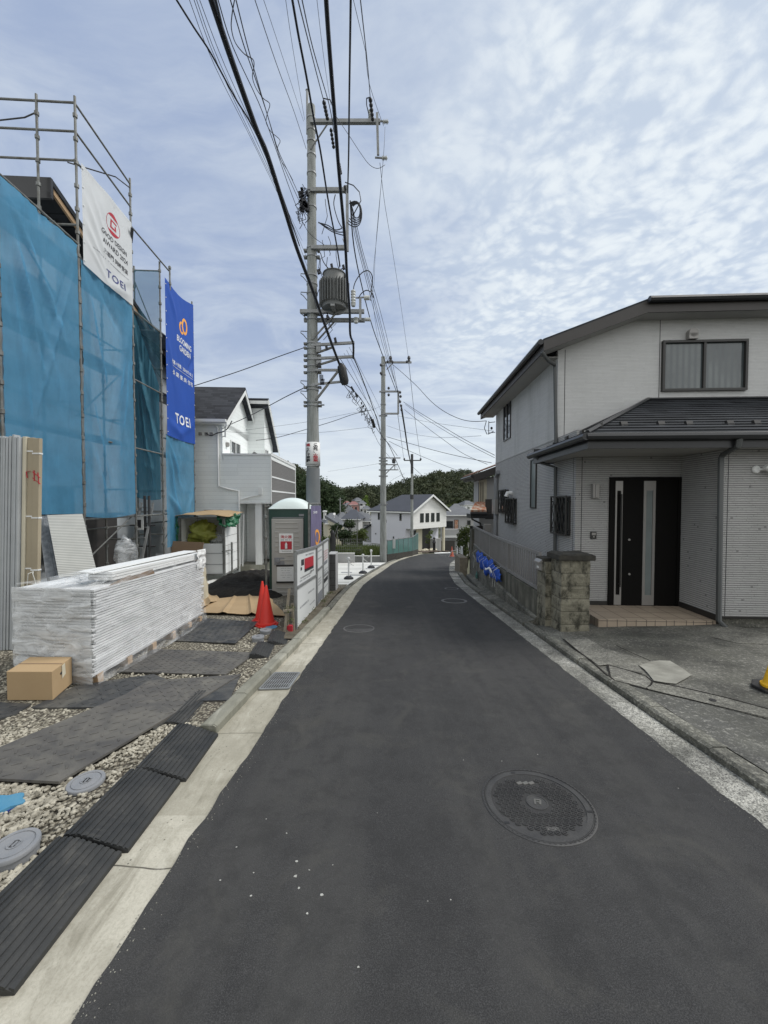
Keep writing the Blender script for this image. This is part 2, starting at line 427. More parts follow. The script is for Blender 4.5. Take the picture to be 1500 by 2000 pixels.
def siding(name, col, pitch=.11, seg=.9, gap=(.5, .5, .5), dirt=.3, depth=.006, rough=.8, spots=0):
    def f(t, pos, c, b):
        q = t.a('ShaderNodeSeparateXYZ', ins={0: pos}).outputs
        h = t.math('ADD', q[0], q[1])
        z = t.math('DIVIDE', q[2], pitch)
        row = t.math('FLOOR', z); fr = t.math('FRACT', z)
        rn = t.a('ShaderNodeTexWhiteNoise', noise_dimensions='1D', ins={'W': row}).outputs[0]
        hb = t.math('DIVIDE', t.math('ADD', h, t.math('MULTIPLY', rn, 3.7)), seg)
        hf = t.math('FRACT', hb)
        blk = t.a('ShaderNodeTexWhiteNoise', noise_dimensions='2D', ins={'Vector': t.vec(t.math('FLOOR', hb), row, 0.0)}).outputs[0]
        lam = t.math('MAXIMUM', t.ramp(fr, *((.86, .97) if pitch != .034 else (.70, .9))), t.ramp(fr, .09, .0))
        v = t.math('MULTIPLY', t.ramp(t.math('ABSOLUTE', t.math('SUBTRACT', hf, .5)), .485, .497), .5)
        gp = t.math('MAXIMUM', lam, v)
        c = t.mix(t.math('MULTIPLY', blk, .28), c, tuple(x * .72 for x in col))
        tex = t.noise(t.vec(t.math('MULTIPLY', h, 8), 0.0, t.math('MULTIPLY', q[2], 45)), 1.2, 4, .6)
        c = t.mix(t.math('MULTIPLY', t.ramp(tex, .5, .8), .3), c, tuple(x * .6 for x in col))
        if spots:
            s2 = t.a('ShaderNodeTexWhiteNoise', noise_dimensions='2D', ins={'Vector': t.vec(t.math('FLOOR', t.math('MULTIPLY', hb, seg / .035)), row, 1.0)}).outputs[0]
            c = t.mix(t.math('MULTIPLY', t.math('GREATER_THAN', s2, 1 - spots), .5), c, (.04, .04, .04))
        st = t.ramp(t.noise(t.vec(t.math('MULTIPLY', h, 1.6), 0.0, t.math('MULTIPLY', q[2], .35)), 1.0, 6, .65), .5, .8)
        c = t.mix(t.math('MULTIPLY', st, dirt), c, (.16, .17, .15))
        c = t.mix(t.math('MULTIPLY', gp, gap[0]), c, tuple(x * .3 for x in col))
        bumpn(t, b, t.math('ADD', t.math('SUBTRACT', 1.0, gp), t.math('MULTIPLY', tex, .4)), .7, depth)
        return c
    return pbr(name, col, rough, tuple(x * .93 for x in col), .8, .5, extra=f)
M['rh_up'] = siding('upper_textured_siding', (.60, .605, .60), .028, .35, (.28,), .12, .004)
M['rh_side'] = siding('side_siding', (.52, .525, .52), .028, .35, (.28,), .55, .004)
M['rh_low'] = siding('lower_brick_strip_siding', (.44, .438, .43), .034, .24, (.95,), .25, .012, spots=.007)
M['wh'] = siding('white_house_siding', (.82, .85, .84), .15, 3.0, (.14,), .08, .003)
M['whb'] = siding('white_lap_siding', (.80, .80, .78), .2, 9.0, (.15,), .05, .003)
M['greybrick'] = siding('grey_brick_cladding', (.17, .165, .16), .06, .25, (.4,), .1, .006)
M['farwhite'] = pbr('far_white_render', (.80, .81, .81), .9, (.74, .75, .76), .6, .5)
M['fargrey'] = pbr('far_grey_render', (.42, .42, .42), .9, (.34, .34, .34), .8, .6)
M['farlav'] = pbr('pale_lavender_siding', (.60, .61, .66), .9, (.55, .56, .62), .6, .5)
def roofm(name, col, pitch=.25):
    def f(t, pos, c, b):
        q = t.a('ShaderNodeSeparateXYZ', ins={0: pos}).outputs
        row = t.math('FLOOR', t.math('DIVIDE', q[2], pitch * .4)); fr = t.math('FRACT', t.math('DIVIDE', q[2], pitch * .4))
        h = t.math('ADD', t.math('ADD', q[0], t.math('MULTIPLY', q[1], .35)), t.math('MULTIPLY', t.a('ShaderNodeTexWhiteNoise', noise_dimensions='1D', ins={'W': row}).outputs[0], 2.0))
        bl = t.a('ShaderNodeTexWhiteNoise', noise_dimensions='2D', ins={'Vector': t.vec(t.math('FLOOR', t.math('DIVIDE', h, .3)), row, 0.0)}).outputs[0]
        c = t.mix(t.math('MULTIPLY', bl, .5), c, tuple(x * 2.3 for x in col))
        c = t.mix(t.ramp(fr, .12, .0), c, tuple(x * .25 for x in col))
        bumpn(t, b, fr, .5, .01)
        return c
    return pbr(name, col, .92, tuple(x * .8 for x in col), 3, .6, extra=f, spec=.2)
M['slate'] = roofm('slate_roof', (.035, .037, .042)); M['slate2'] = roofm('dark_slate_roof', (.028, .031, .035))
M['farroof'] = pbr('far_slate_roof', (.055, .06, .075), .8, (.045, .05, .06), 1, .6)
M['farroof2'] = pbr('far_grey_roof', (.12, .125, .135), .8, (.09, .095, .10), 1, .6)
M['dulltile'] = pbr('dull_orange_roof', (.24, .12, .08), .85, (.16, .10, .08), 6, .8)
M['orangetile'] = pbr('orange_roof_tile', (.40, .15, .08), .8, (.50, .42, .34), 9, .95, contrast=(.45, .58), spec=.2)
M['trimwhite'] = pbr('white_trim', (.74, .75, .74), .55, (.65, .66, .65), 3, .4)
M['trimdark'] = pbr('dark_brown_fascia', (.055, .05, .047), .5, (.04, .037, .035), 3, .4)
M['gutterblk'] = pbr('black_rain_gutter', (.018, .019, .021), .35, (.025, .026, .03), 3, .4)
M['downpipe'] = pbr('grey_downpipe', (.075, .08, .08), .45, (.055, .06, .06), 3, .4)
M['soffit'] = pbr('grey_soffit', (.36, .355, .34), .9, (.30, .30, .29), 2, .4)
def glass(name, col=(.02, .025, .03), rough=.06):
    return pbr(name, col, rough, tuple(c * .7 for c in col), .7, .5, spec=.9)
M['glass'] = glass('window_glass'); M['curtain'] = pbr('curtain_behind_glass', (.12, .14, .14), .12, (.04, .05, .055), 1.2, .9, spec=.9,
    extra=lambda t, pos, c, b: t.mix(t.ramp(t.math('SINE', t.math('MULTIPLY', t.a('ShaderNodeSeparateXYZ', ins={0: pos}).outputs[0], 55.0)), -.6, 1), c, (.06, .075, .08)))
M['frost'] = pbr('frosted_glass', (.18, .21, .21), .3, (.12, .14, .14), 3, .5)
M['silver'] = pbr('silver_door_trim', (.30, .29, .275), .4, (.26, .25, .24), 4, .4, metal=.3)
M['doorblk'] = pbr('black_brown_door', (.005, .0045, .004), .65, (.004, .004, .004), 4, .5, spec=.15)
M['tile'] = pbr('beige_porch_tile', (.38, .31, .235), .6, (.31, .25, .19), 6, .6, bump=.1, extra=lambda t, pos, c, b: t.mix(t.a('ShaderNodeTexBrick', offset=0.0, ins={'Vector': t.a('ShaderNodeMapping', ins={'Vector': pos, 'Rotation': (0, 0, R(2.9)), 'Location': (.1, .02, 0)}).outputs[0], 'Scale': 1.0, 'Mortar Size': .006, 'Brick Width': .3, 'Row Height': .3, 'Mortar Smooth': .1}).outputs[1], c, (.10, .08, .065)))
def x_block(t, pos, c, b):
    g = t.noise(pos, 22, 6, .7); st = t.noise(t.a('ShaderNodeMapping', ins={'Vector': pos, 'Scale': (2, 2, 1.4)}).outputs[0], 2.6, 6, .7)
    c = t.mix(t.ramp(st, .48, .62), c, (.05, .048, .035))
    c = t.mix(t.math('MULTIPLY', t.ramp(g, .55, .75), .6), c, (.09, .085, .06))
    bumpn(t, b, g, 1, .03)
    return c
M['block'] = pbr('rock_faced_block', (.27, .255, .195), .95, (.17, .16, .12), 5, .8, extra=x_block)
def x_wallstain(t, pos, c, b):
    q = t.a('ShaderNodeSeparateXYZ', ins={0: pos}).outputs
    st = t.noise(t.vec(t.math('MULTIPLY', q[1], 7), 0.0, t.math('MULTIPLY', q[2], 1.2)), 1.0, 5, .65)
    c = t.mix(t.math('MULTIPLY', t.ramp(st, .38, .66), .85), c, (.035, .034, .026))
    c = t.mix(t.math('MULTIPLY', t.ramp(t.noise(pos, 3, 4), .55, .75), .5), c, (.06, .075, .04))
    bumpn(t, b, t.noise(pos, 60, 4), .5, .006)
    return c
M['stainwall'] = pbr('stained_retaining_wall', (.17, .165, .135), .95, (.08, .078, .06), 3, .8, extra=x_wallstain)
M['alu'] = pbr('bronze_grey_aluminium', (.22, .215, .21), .5, (.17, .168, .165), 3, .5)
M['cap'] = pbr('dark_wall_cap', (.05, .047, .038), .95, (.025, .024, .02), 9, .9, bump=.6, bscale=40)
M['card'] = pbr('cardboard', (.40, .285, .16), .9, (.34, .235, .125), 3, .5, bump=.1, bscale=50)
M['cardd'] = pbr('brown_cardboard', (.22, .15, .095), .9, (.18, .12, .075), 3, .5)
M['cream'] = pbr('cream_wrap', (.58, .54, .42), .6, (.48, .44, .34), 5, .5)
M['beigepack'] = pbr('beige_board_pack', (.36, .31, .22), .75, (.30, .255, .18), 2, .6)
M['board'] = pbr('plasterboard_edges', (.70, .71, .71), .7, (.55, .56, .57), 3, .6)
M['metalsheet'] = pbr('grey_corrugated_board', (.40, .42, .43), .55, (.32, .34, .35), 5, .5)
M['foil'] = pbr('dark_foil_edge', (.10, .11, .12), .35, (.22, .23, .24), 14, .9)
M['wiremesh'] = pbr('white_ribbed_panel', (.60, .60, .56), .7, (.45, .45, .42), 5, .4, extra=lambda t, pos, c, b: t.mix(t.ramp(t.math('SINE', t.math('MULTIPLY', t.a('ShaderNodeSeparateXYZ', ins={0: pos}).outputs[2], 240.0)), .0, .9), c, (.25, .25, .23)))
M['wood'] = pbr('pale_wood', (.42, .29, .17), .8, (.32, .21, .12), 5, .7)
M['oldwood'] = pbr('weathered_wood', (.25, .22, .17), .9, (.15, .13, .10), 9, .8)
M['orangep'] = pbr('red_cone_plastic', (.62, .025, .012), .5, (.5, .02, .012), 4, .4)
M['red'] = pbr('red_print', (.42, .02, .035), .6, (.38, .018, .03), 4, .3)
M['white'] = pbr('white_sheet', (.72, .73, .72), .6, (.66, .67, .66), 2, .4)
M['panel'] = pbr('pale_sign_board', (.66, .68, .68), .5, (.58, .60, .60), 2, .5)
M['ink'] = pbr('black_print', (.03, .03, .035), .7); M['greyink'] = pbr('grey_print', (.22, .23, .25), .7)
M['navy'] = pbr('navy_print', (.02, .03, .20), .7); M['speck'] = pbr('dull_paint', (.40, .40, .37), .9); M['whiteink'] = pbr('white_print', (.75, .77, .80), .7)
M['orangeink'] = pbr('orange_print', (.80, .33, .05), .7, (.85, .42, .08), 2, .8)
M['green'] = pbr('dark_green_plastic', (.012, .05, .038), .45, (.015, .042, .034), 2, .5)
M['greytoilet'] = pbr('grey_moulded_plastic', (.37, .36, .335), .55, (.33, .32, .30), 3, .4)
M['toiletroof'] = pbr('translucent_white_plastic', (.68, .76, .74), .45, (.6, .68, .66), 3, .4)
M['greentarp'] = pbr('green_tarpaulin', (.01, .13, .055), .5, (.008, .08, .035), 5, .6)
M['yellow'] = pbr('yellow_plastic', (.75, .42, .01), .5, (.68, .38, .01), 4, .4)
M['bluenet'] = pbr('blue_net', (.015, .10, .55), .7, (.01, .05, .30), 14, .9, bump=1, bscale=40, bdist=.02)
M['rope'] = pbr('white_rope', (.65, .66, .62), .8)
def cloth(name, col, trans=.3, alpha=1.0, nsc=3, var=.8, rough=.7):
    m = bpy.data.materials.new(name); m.use_nodes = True; t = NT(m.node_tree); b = t.n['Principled BSDF']
    pos = t.a('ShaderNodeNewGeometry').outputs['Position']
    c = t.mix(t.math('MULTIPLY', t.ramp(t.noise(pos, nsc, 4, .6), .35, .7), var * .5), col, tuple(x * .65 for x in col))
    b.inputs['Roughness'].default_value = rough; t.l.new(c, b.inputs['Base Color'])
    tr = t.a('ShaderNodeBsdfTranslucent', ins={'Color': c})
    mx = t.a('ShaderNodeMixShader', ins={0: trans, 1: b.outputs[0], 2: tr.outputs[0]})
    out = t.n['Material Output']; last = mx
    if alpha < 1:
        tp = t.a('ShaderNodeBsdfTransparent')
        last = t.a('ShaderNodeMixShader', ins={0: alpha, 1: tp.outputs[0], 2: mx.outputs[0]})
    t.l.new(last.outputs[0], out.inputs[0])
    return m
M['mesh'] = cloth('blue_mesh_sheet', (.14, .45, .72), .5, .74)
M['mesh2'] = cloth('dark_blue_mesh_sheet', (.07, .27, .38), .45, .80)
M['meshthin'] = cloth('thin_blue_mesh', (.10, .27, .36), .45, .55)
M['bannerw'] = cloth('white_banner_cloth', (.68, .70, .71), .25, 1, 2, .25)
M['bannerb'] = cloth('royal_blue_banner_cloth', (.010, .075, .40), .12, 1, 2, .4)
M['bannerp'] = cloth('faded_purple_banner_cloth', (.20, .18, .30), .2, 1, 3, .5)
M['yellowbag'] = cloth('yellow_plastic_bag', (.52, .54, .12), .5, 1, 9, .8, .35)
M['greensheet'] = cloth('green_mesh_fence_sheet', (.10, .22, .20), .3, .88)
def plasticfilm(lo=.16, amt=.55):
    m = bpy.data.materials.new('clear_plastic_film'); m.use_nodes = True; t = NT(m.node_tree); b = t.n['Principled BSDF']
    pos = t.a('ShaderNodeNewGeometry').outputs['Position']
    st = t.noise(t.a('ShaderNodeMapping', ins={'Vector': pos, 'Rotation': (.3, .2, .3), 'Scale': (2, 2, 6)}).outputs[0], 1.6, 3, .5, 1.0)
    b.inputs['Base Color'].default_value = (.75, .77, .78, 1); b.inputs['Roughness'].default_value = .18
    bumpn(t, b, st, .8, .04)
    tp = t.a('ShaderNodeBsdfTransparent')
    f = t.math('ADD', lo, t.math('MULTIPLY', t.ramp(st, .45, .75), amt))
    mx = t.a('ShaderNodeMixShader', ins={0: f, 1: tp.outputs[0], 2: b.outputs[0]})
    t.l.new(mx.outputs[0], t.n['Material Output'].inputs[0])
    return m
M['film'] = plasticfilm(); M['film2'] = plasticfilm(.10, .38); M['film3'] = plasticfilm(.30, .6)
def leafm(name, c1, c2, sc=.8):
    m = bpy.data.materials.new(name); m.use_nodes = True; t = NT(m.node_tree); b = t.n['Principled BSDF']
    pos = t.a('ShaderNodeNewGeometry').outputs['Position']
    c = t.mix(t.ramp(t.noise(pos, sc, 4, .65), .35, .65), c1, c2)
    b.inputs['Roughness'].default_value = .75; b.inputs['Specular IOR Level'].default_value = .2; t.l.new(c, b.inputs['Base Color'])
    tr = t.a('ShaderNodeBsdfTranslucent', ins={'Color': c})
    mx = t.a('ShaderNodeMixShader', ins={0: .25, 1: b.outputs[0], 2: tr.outputs[0]})
    t.l.new(mx.outputs[0], t.n['Material Output'].inputs[0])
    return m
M['forest'] = leafm('forest_leaves', (.036, .048, .027), (.070, .080, .042), .06)
M['leafdark'] = leafm('dark_leaves', (.022, .040, .018), (.045, .065, .028), .8)
M['leafmid'] = leafm('green_leaves', (.06, .09, .025), (.10, .12, .04), 1.5)
M['leafbright'] = leafm('bright_leaves', (.10, .16, .03), (.14, .19, .05), .6)
M['bark'] = pbr('bark', (.07, .055, .04), .95, (.04, .03, .025), 8, .8)

# local frames: s to the right, t into the depth
def RF(s, t, z): return (3.08 + .05 * t + s, t - .05 * s, z)          # right-hand house
def LF(s, t, z): return (-5.96 - .0547 * t + s, t + .0547 * s, z)      # building site and white house on the left
def solve(frame, u, v, s=None, t=None):
    """point of a wall plane (s or t constant) seen at a place in the survey photo -> (s,t,z)"""
    d = ray(u, v)
    ox, k = (3.08, .05) if frame is RF else (-5.96, -.0547)
    # x = ox + k t + s ; y = t - k s
    if s is not None:      # d.x*m = ox + k t + s ; d.y*m = t - k s
        m = (ox + s + k * k * s) / (d.x - k * d.y); tt = d.y * m + k * s
        return (s, tt, HC + d.z * m)
    m = (t - k * 0 + k * (ox + k * t)) / (d.y + k * d.x)   # y = t - k (x-ox-k t)
    m = (t + k * ox + k * k * t) / (d.y + k * d.x)
    ss = d.x * m - ox - k * t
    return (ss, t, HC + d.z * m)
# ================================================================ terrain, road, kerbs, lots
RIDGE = [(-.60, 22), (-.23, 20), (-.18, 10), (-.145, 5), (-.115, 3), (-.04, 6.2), (.01, 4.4), (.065, 10), (.13, 14.6), (.2, 15.8), (.26, 13), (.6, 12)]
def hills_z(x, y):
    a = x / max(y, 1)
    hx = lerp_tab([(-9, 24)] + RIDGE + [(9, 12)], a)
    t = min(max((y - 128) / 140, 0), 1); t = t * t * (3 - 2 * t)
    return -9.5 + (hx + 9.5) * t
_g0 = gz
def gz(x, y):
    return _g0(x, y) if y < 115 else hills_z(x, y)
ys = [-30, -10, 0, 10, 20, 26, 32, 38, 44, 50, 60, 70, 80, 90, 100, 115] + [128 + 7 * i for i in range(26)] + [340, 420, 600, 900]
xs = [-400, -250, -150] + [-100 + 8 * i for i in range(26)] + [150, 250, 400]
m = MB()
m.v = [(x, y, gz(x, y) - (.35 if y < 60 else .35 * max(0, 1 - (y - 60) / 20))) for y in ys for x in xs]
nx = len(xs)
m.f = [(j * nx + i, j * nx + i + 1, (j + 1) * nx + i + 1, (j + 1) * nx + i) for j in range(len(ys) - 1) for i in range(nx - 1)]
sobj('ground', m, M['land'], loc=(0, 0, 0))

LE = [(-12, -1.10), (-4, -1.06), (2.0, -1.0), (2.7, -.96), (3.9, -.935), (5.3, -.86), (6.1, -.83), (8.3, -.72), (9.5, -.69), (11.1, -.61), (12.8, -.40), (15, -.05), (17.9, .36), (20, .77), (22.8, 1.52), (25.5, 2.5), (29, 4.2), (34, 7.2), (60, 26)]
RE = [(-12, 2.0), (2, 2.04), (6, 2.07), (9.4, 2.09), (11.5, 2.13), (14, 2.4), (16, 2.72), (18.5, 3.2), (22, 4.2), (26, 5.8), (29, 7.4), (34, 10.6), (60, 29)]
KI = [(-12, -1.40), (2.96, -1.32), (3.99, -1.26), (5.63, -1.156), (7.36, -1.08), (9.5, -1.02), (11.1, -.92), (12.8, -.72), (15, -.38), (17.9, .06), (20, .50), (22.8, 1.26), (25.5, 2.25), (29, 3.95), (34, 6.95), (60, 25.7)]
def arange(a, b, st):
    r = []; x = a
    while x < b - 1e-6: r.append(x); x += st
    return r + [b]
def strip(name, fa, fb, y0, y1, dz, mat, st=.5, jit=0, **k):
    m = MB(); yy = arange(y0, y1, st)
    for y in yy:
        a, b = fa(y), fb(y)
        ja = noise.noise((y * 5, 3, 1)) * jit + noise.noise((y * 17, 8, 1)) * jit * .5
        jb = noise.noise((y * 5, 9, 1)) * jit + noise.noise((y * 17, 2, 1)) * jit * .5
        m.v += [(a + ja, y, gz(a, y) + dz), (b + jb, y, gz(b, y) + dz)]
    m.f = [(2 * i, 2 * i + 1, 2 * i + 3, 2 * i + 2) for i in range(len(yy) - 1)]
    return sobj(name, m, mat, loc=(0, 0, 0), **k)
le = lambda y: lerp_tab(LE, y); re_ = lambda y: lerp_tab(RE, y); ki = lambda y: lerp_tab(KI, y)
strip('road', le, re_, -12, 60, .008, M['asphalt'], .07, .020)
strip('gutter_strip_left', lambda y: ki(y) - .02, lambda y: le(y) + .05, -12, 40, 0.0, M['gutter'], .5)
# right gutter strip
def swid(y): return lerp_tab([(-12, .26), (2, .27), (3.3, .235), (6, .25), (12, .30), (18.5, .33), (60, .3)], y)
strip('gutter_strip_right', lambda y: re_(y) - .05, lambda y: re_(y) + swid(y), -12, 30, 0.0, M['exposed'], .5)

def kerb(name, fx, y0, y1, w_, h, mat, seg=.6, kind='structure', wob=0.0):
    """row of kerb stones along the curve, each a bevelled block with a narrow joint"""
    m = MB()
    for a in arange(y0, y1 - seg, seg):
        b = a + seg - .008
        for (ya, yb) in ((a, b),):
            xa, xb = fx(ya), fx(yb); r = random.Random(int(a * 100)); j = r.uniform(-1, 1) * wob; jz = r.uniform(-1, 1) * wob
            za, zb = gz(xa, ya), gz(xb, yb)
            top = h + jz; c = w_ * .18
            prof = [(0, -.1), (0, top - c * .6), (c, top), (w_ - c, top), (w_, top - c * .6), (w_, -.1)]
            vs = [(xa + j + p, ya, za + q) for p, q in prof] + [(xb + j + p, yb, zb + q) for p, q in prof]
            n = 6
            m.add(vs, [tuple(range(6))[::-1], tuple(range(6, 12))] + [(i, (i + 1) % n, n + (i + 1) % n, n + i) for i in range(n)])
    return sobj(name, m, mat, loc=(0, 0, 0))
kerb('kerb_left', lambda y: ki(y) - .13, 2.95, 7.6, .135, .075, M['kerb'], wob=.003)
kerb('kerb_left_near', lambda y: ki(y) - .13, -6, 2.94, .135, .006, M['kerb'])
kerb('kerb_left_far', lambda y: ki(y) - .13, 7.62, 20.6, .135, .035, M['oldkerb'], wob=.004)
kerb('kerb_right', lambda y: re_(y) + swid(y) + .012, -6, 22, .15, .06, M['oldkerb'], .62, wob=.010)
# narrow dark joint beside the right kerb
strip('kerb_gap', lambda y: re_(y) + swid(y) - .006, lambda y: re_(y) + swid(y) + .02, -6, 22, -.012, M['blacksoil'], .5)

# ---- left lot: soil and gravel, follows the road's fall
def lotz(x, y): return gz(x, y) + .045
m = MB()
m.grid(lambda a, b: ((lambda x, y: (x, y, lotz(x, y) + noise.noise((x * 1.3, y * 1.3, 0)) * .02))(-12 + a * (ki(-8 + 19 * b) - .12 + 12), -8 + 19 * b)), 60, 80)
sobj('gravel_lot', m, M['gravel'], loc=(0, 0, 0))
m = MB()
m.grid(lambda a, b: ((lambda x, y: (x, y, lotz(x, y) + .012 + noise.noise((x * 3, y * 3, 5)) * .02))(ki(5.4 + 4.8 * b) - .62 + a * .5, 5.4 + 4.8 * b)), 10, 40)
tobj('weedy_verge', m, M['soil'], 'dry soil and scraps of weed between the sign fence and the kerb', 'soil'); bpy.context.scene.collection.objects[-1]['kind'] = 'stuff'

# loose stones of the gravel, one object
PLATES = []     # regions the stones leave free, filled by the mats
def inpoly(x, y, poly):
    c = False; n = len(poly)
    for i in range(n):
        x1, y1 = poly[i][:2]; x2, y2 = poly[(i + 1) % n][:2]
        if (y1 > y) != (y2 > y) and x < (x2 - x1) * (y - y1) / (y2 - y1) + x1: c = not c
    return c

# ---- ground mats, ramps, lids on the left lot
def gpoly(pts, dz=.045): return [G(u, v, dz) for u, v in pts]
def mat_plate(pts, mat, label, thick=.016, dz=.02, nubs=True, step=.085, warp=.0, group='plastic ground mats laid over the gravel', name='ground_mat'):
    pl_ = gpoly(pts, .06); PLATES.append([(p.x, p.y) for p in pl_])
    base = [Vector((p.x, p.y, lotz(p.x, p.y) + dz)) for p in pl_]
    c = sum(base, Vector()) / len(base)
    root = thing(name, (c.x, c.y, c.z), label, 'ground mat', group)
    m = MB(); m.prism([(p.x, p.y, p.z) for p in base], (0, 0, thick)); obj('sheet', m, mat, root)
    if nubs:
        m = MB(); xs_ = [p.x for p in base]; ys_ = [p.y for p in base]
        e = (base[1] - base[0]).normalized(); e.z = 0; e.normalize(); n_ = Vector((-e.y, e.x, 0))
        L = 4.0; i = 0
        k = int(L / step)
        for a in range(-k, k):
            for b in range(-k, k):
                q = c + e * a * step + n_ * b * step
                if not inpoly(q.x, q.y, [(p.x, p.y) for p in base]): continue
                # shrink a little from the border
                dd = (e * .6 + n_ * .8) if (a + b) % 2 else (n_ * .6 - e * .8)
                if not all(inpoly((q + s_).x, (q + s_).y, [(p.x, p.y) for p in base]) for s_ in (dd * .04, dd * -.04)): continue
                z = lotz(q.x, q.y) + dz + thick
                dd = Vector((dd.x, dd.y, -.077 * dd.y)).normalized()
                side_ = Vector((-dd.y, dd.x, 0)).normalized()
                m.obox((q.x, q.y, z), dd * .026, side_ * .0055, (0, 0, .004))
        if m.v: cprop(obj('tread_pattern', m, mat, root), kind='stuff')
    return root
mat_plate([(-60, 1490), (262, 1353), (345, 1395), (115, 1533), (-60, 1524)], M['plate'], 'large worn grey tread plate mat nearest the camera')
mat_plate([(215, 1376), (290, 1332), (471, 1319), (330, 1404)], M['plate'], 'grey tread plate mat lying just beyond the nearest one', dz=.012)
mat_plate([(60, 1384), (150, 1340), (300, 1318), (330, 1330), (186, 1383)], M['plated'], 'dark mat running under the cardboard box and the wrapped board stack', dz=.008, step=.1)
mat_plate([(-60, 1420), (-60, 1370), (62, 1375), (30, 1396)], M['plated'], 'dark mat corner beside the cardboard box at the left picture edge', dz=.004, step=.1)
mat_plate([(228, 1312), (300, 1268), (500, 1275), (440, 1318)], M['plate'], 'dusty grey mat half buried under sand beside the wrapped board stack', dz=.004, step=.08)
mat_plate([(338, 1253), (385, 1213), (402, 1209), (505, 1216), (460, 1258)], M['plated'], 'dark mat in front of the flattened cardboard and red cones', dz=.014, step=.09)
mat_plate([(298, 1422), (430, 1340), (468, 1322), (448, 1368), (384, 1369), (300, 1424)], M['plated'], 'narrow torn black mat tucked under the long edge of the tread plate', dz=.002, nubs=False)

def ramp(y0, y1, label, rot=0.0, dxl=0, broken=0, x0=None, lift=.0):
    """ribbed black rubber kerb ramp, its low edge on the gutter strip"""
    ym = (y0 + y1) / 2; xr = (ki(ym) + .05 + (0 if x0 is None else x0)) + dxl
    w_ = .31; h = .10; root = thing('kerb_ramp', (xr, ym, gz(xr, ym)), label, 'kerb ramp', 'ribbed rubber kerb ramps along the gutter')
    L = y1 - y0; slope = -.077
    prof = [(0, .008)]; n = 11
    for i in range(n):
        a = i / n; b = (i + .62) / n
        z = lambda q: .016 + (h - .016) * min(q * 1.35, 1)
        prof += [(-w_ * a, z(a)), (-w_ * a - .001, z(a) + .006), (-w_ * b, z(b) + .006), (-w_ * b - .001, z(b))]
    prof += [(-w_, h), (-w_, h - .06), (0, -.005)]
    m = MB(); c_, s_ = math.cos(rot), math.sin(rot); nn = len(prof)
    segs = 10; vs = []
    for k in range(segs + 1):
        t = -L / 2 + L * k / segs
        je = (noise.noise((k, 1, ym * 3)) * .006)
        for x, z in prof:
            yy = t + (je if k in (0, segs) else 0) + (noise.noise((x * 30, k, ym)) * .008 if k in (0, segs) else 0)
            vs.append((xr + x * c_ - yy * s_, ym + x * s_ + yy * c_, gz(0, ym) + z + slope * (x * s_ + yy * c_) + lift))
    fs = [(k * nn + i, k * nn + (i + 1) % nn, (k + 1) * nn + (i + 1) % nn, (k + 1) * nn + i) for k in range(segs) for i in range(nn)]
    fs += [tuple(range(nn))[::-1], tuple(segs * nn + i for i in range(nn))]
    m.add(vs, fs); obj('ribbed_block', m, M['rubber'], root, bevel=0)
    PLATES.append([(xr + .02, y0), (xr + .02, y1), (xr - w_ - .02, y1), (xr - w_ - .02, y0)])
    return root
ramp(1.27, 1.835, 'black ribbed kerb ramp nearest the camera at the lower left', R(2))
ramp(1.85, 2.37, 'black ribbed kerb ramp second nearest the camera beside the gravel', R(2))
ramp(2.385, 2.93, 'third black ribbed kerb ramp with pebbles on its far end', R(3))
ramp(3.02, 3.62, 'dusty ribbed ramp beside the tread plate, set behind the raised kerb', R(3), x0=-.20, lift=-.03)
ramp(4.62, 5.15, 'curled ribbed ramp near the two grey riser lids', R(8), x0=-.20)
ramp(5.17, 5.75, 'flat ribbed ramp in front of the wooden stakes and sign fence', R(10), x0=-.20)

def lid(u, v, r, h, label, mat='lid', name='pipe_cap'):
    p = G(u, v, .05); z = lotz(p.x, p.y)
    root = thing(name, (p.x, p.y, z), label, 'lid')
    m = MB(); m.smooth = 'auto'; m.lathe((p.x, p.y, z - .05), [(r * .93, 0), (r * .93, h + .03), (r, h + .032), (r, h + .048), (r * .97, h + .052), (r * .8, h + .052), (r * .79, h + .048), (r * .74, h + .048), (r * .73, h + .052), (0, h + .052)], 32)
    obj('cap', m, M[mat], root)
    m = MB(); m.lathe((p.x, p.y, z + h + .002), [(r * .30, 0), (r * .30, .004), (r * .22, .004), (r * .22, 0)], 20)
    for k in range(3): m.box(p.x - .02 + k * .018, p.x - .012 + k * .018, p.y - .015, p.y + .015, z + h + .002, z + h + .006)
    obj('embossing', m, M[mat], root)
    PLATES.append([(p.x + r * 1.02 * math.cos(k), p.y + r * 1.02 * math.sin(k)) for k in [i * math.pi / 6 for i in range(12)]])
    return root
lid(168, 1530, .098, .02, 'small round grey lid flush in the gravel below the tread plate')
lid(28, 1672, .098, .06, 'raised round grey lid cut by the lower left picture edge')
lid(504, 1252, .085, .07, 'nearer of the two grey riser caps by the ribbed ramp')
lid(519, 1238, .085, .07, 'farther of the two grey riser caps by the ribbed ramp')
p = G(8, 1573, .05); z = lotz(p.x, p.y)
root = thing('valve_cover', (p.x, p.y, z), 'blue scalloped valve cover set in the gravel at the left edge', 'valve cover')
m = MB(); pts = [(p.x + (.10 + .014 * math.cos(5 * a)) * math.cos(a) * 1.0, p.y + (.07 + .01 * math.cos(5 * a)) * math.sin(a), z - .02 - .077 * (.07 * math.sin(a))) for a in [i * math.pi / 20 for i in range(40)]]
m.prism(pts, (0, 0, .045)); obj('cover', m, M['bluelid'], root)
m = MB(); m.prism([(q[0] * 1.0 + (q[0] - p.x) * .08, q[1] + (q[1] - p.y) * .1, q[2]) for q in pts], (0, 0, .03)); obj('rim', m, M['navy'], root)
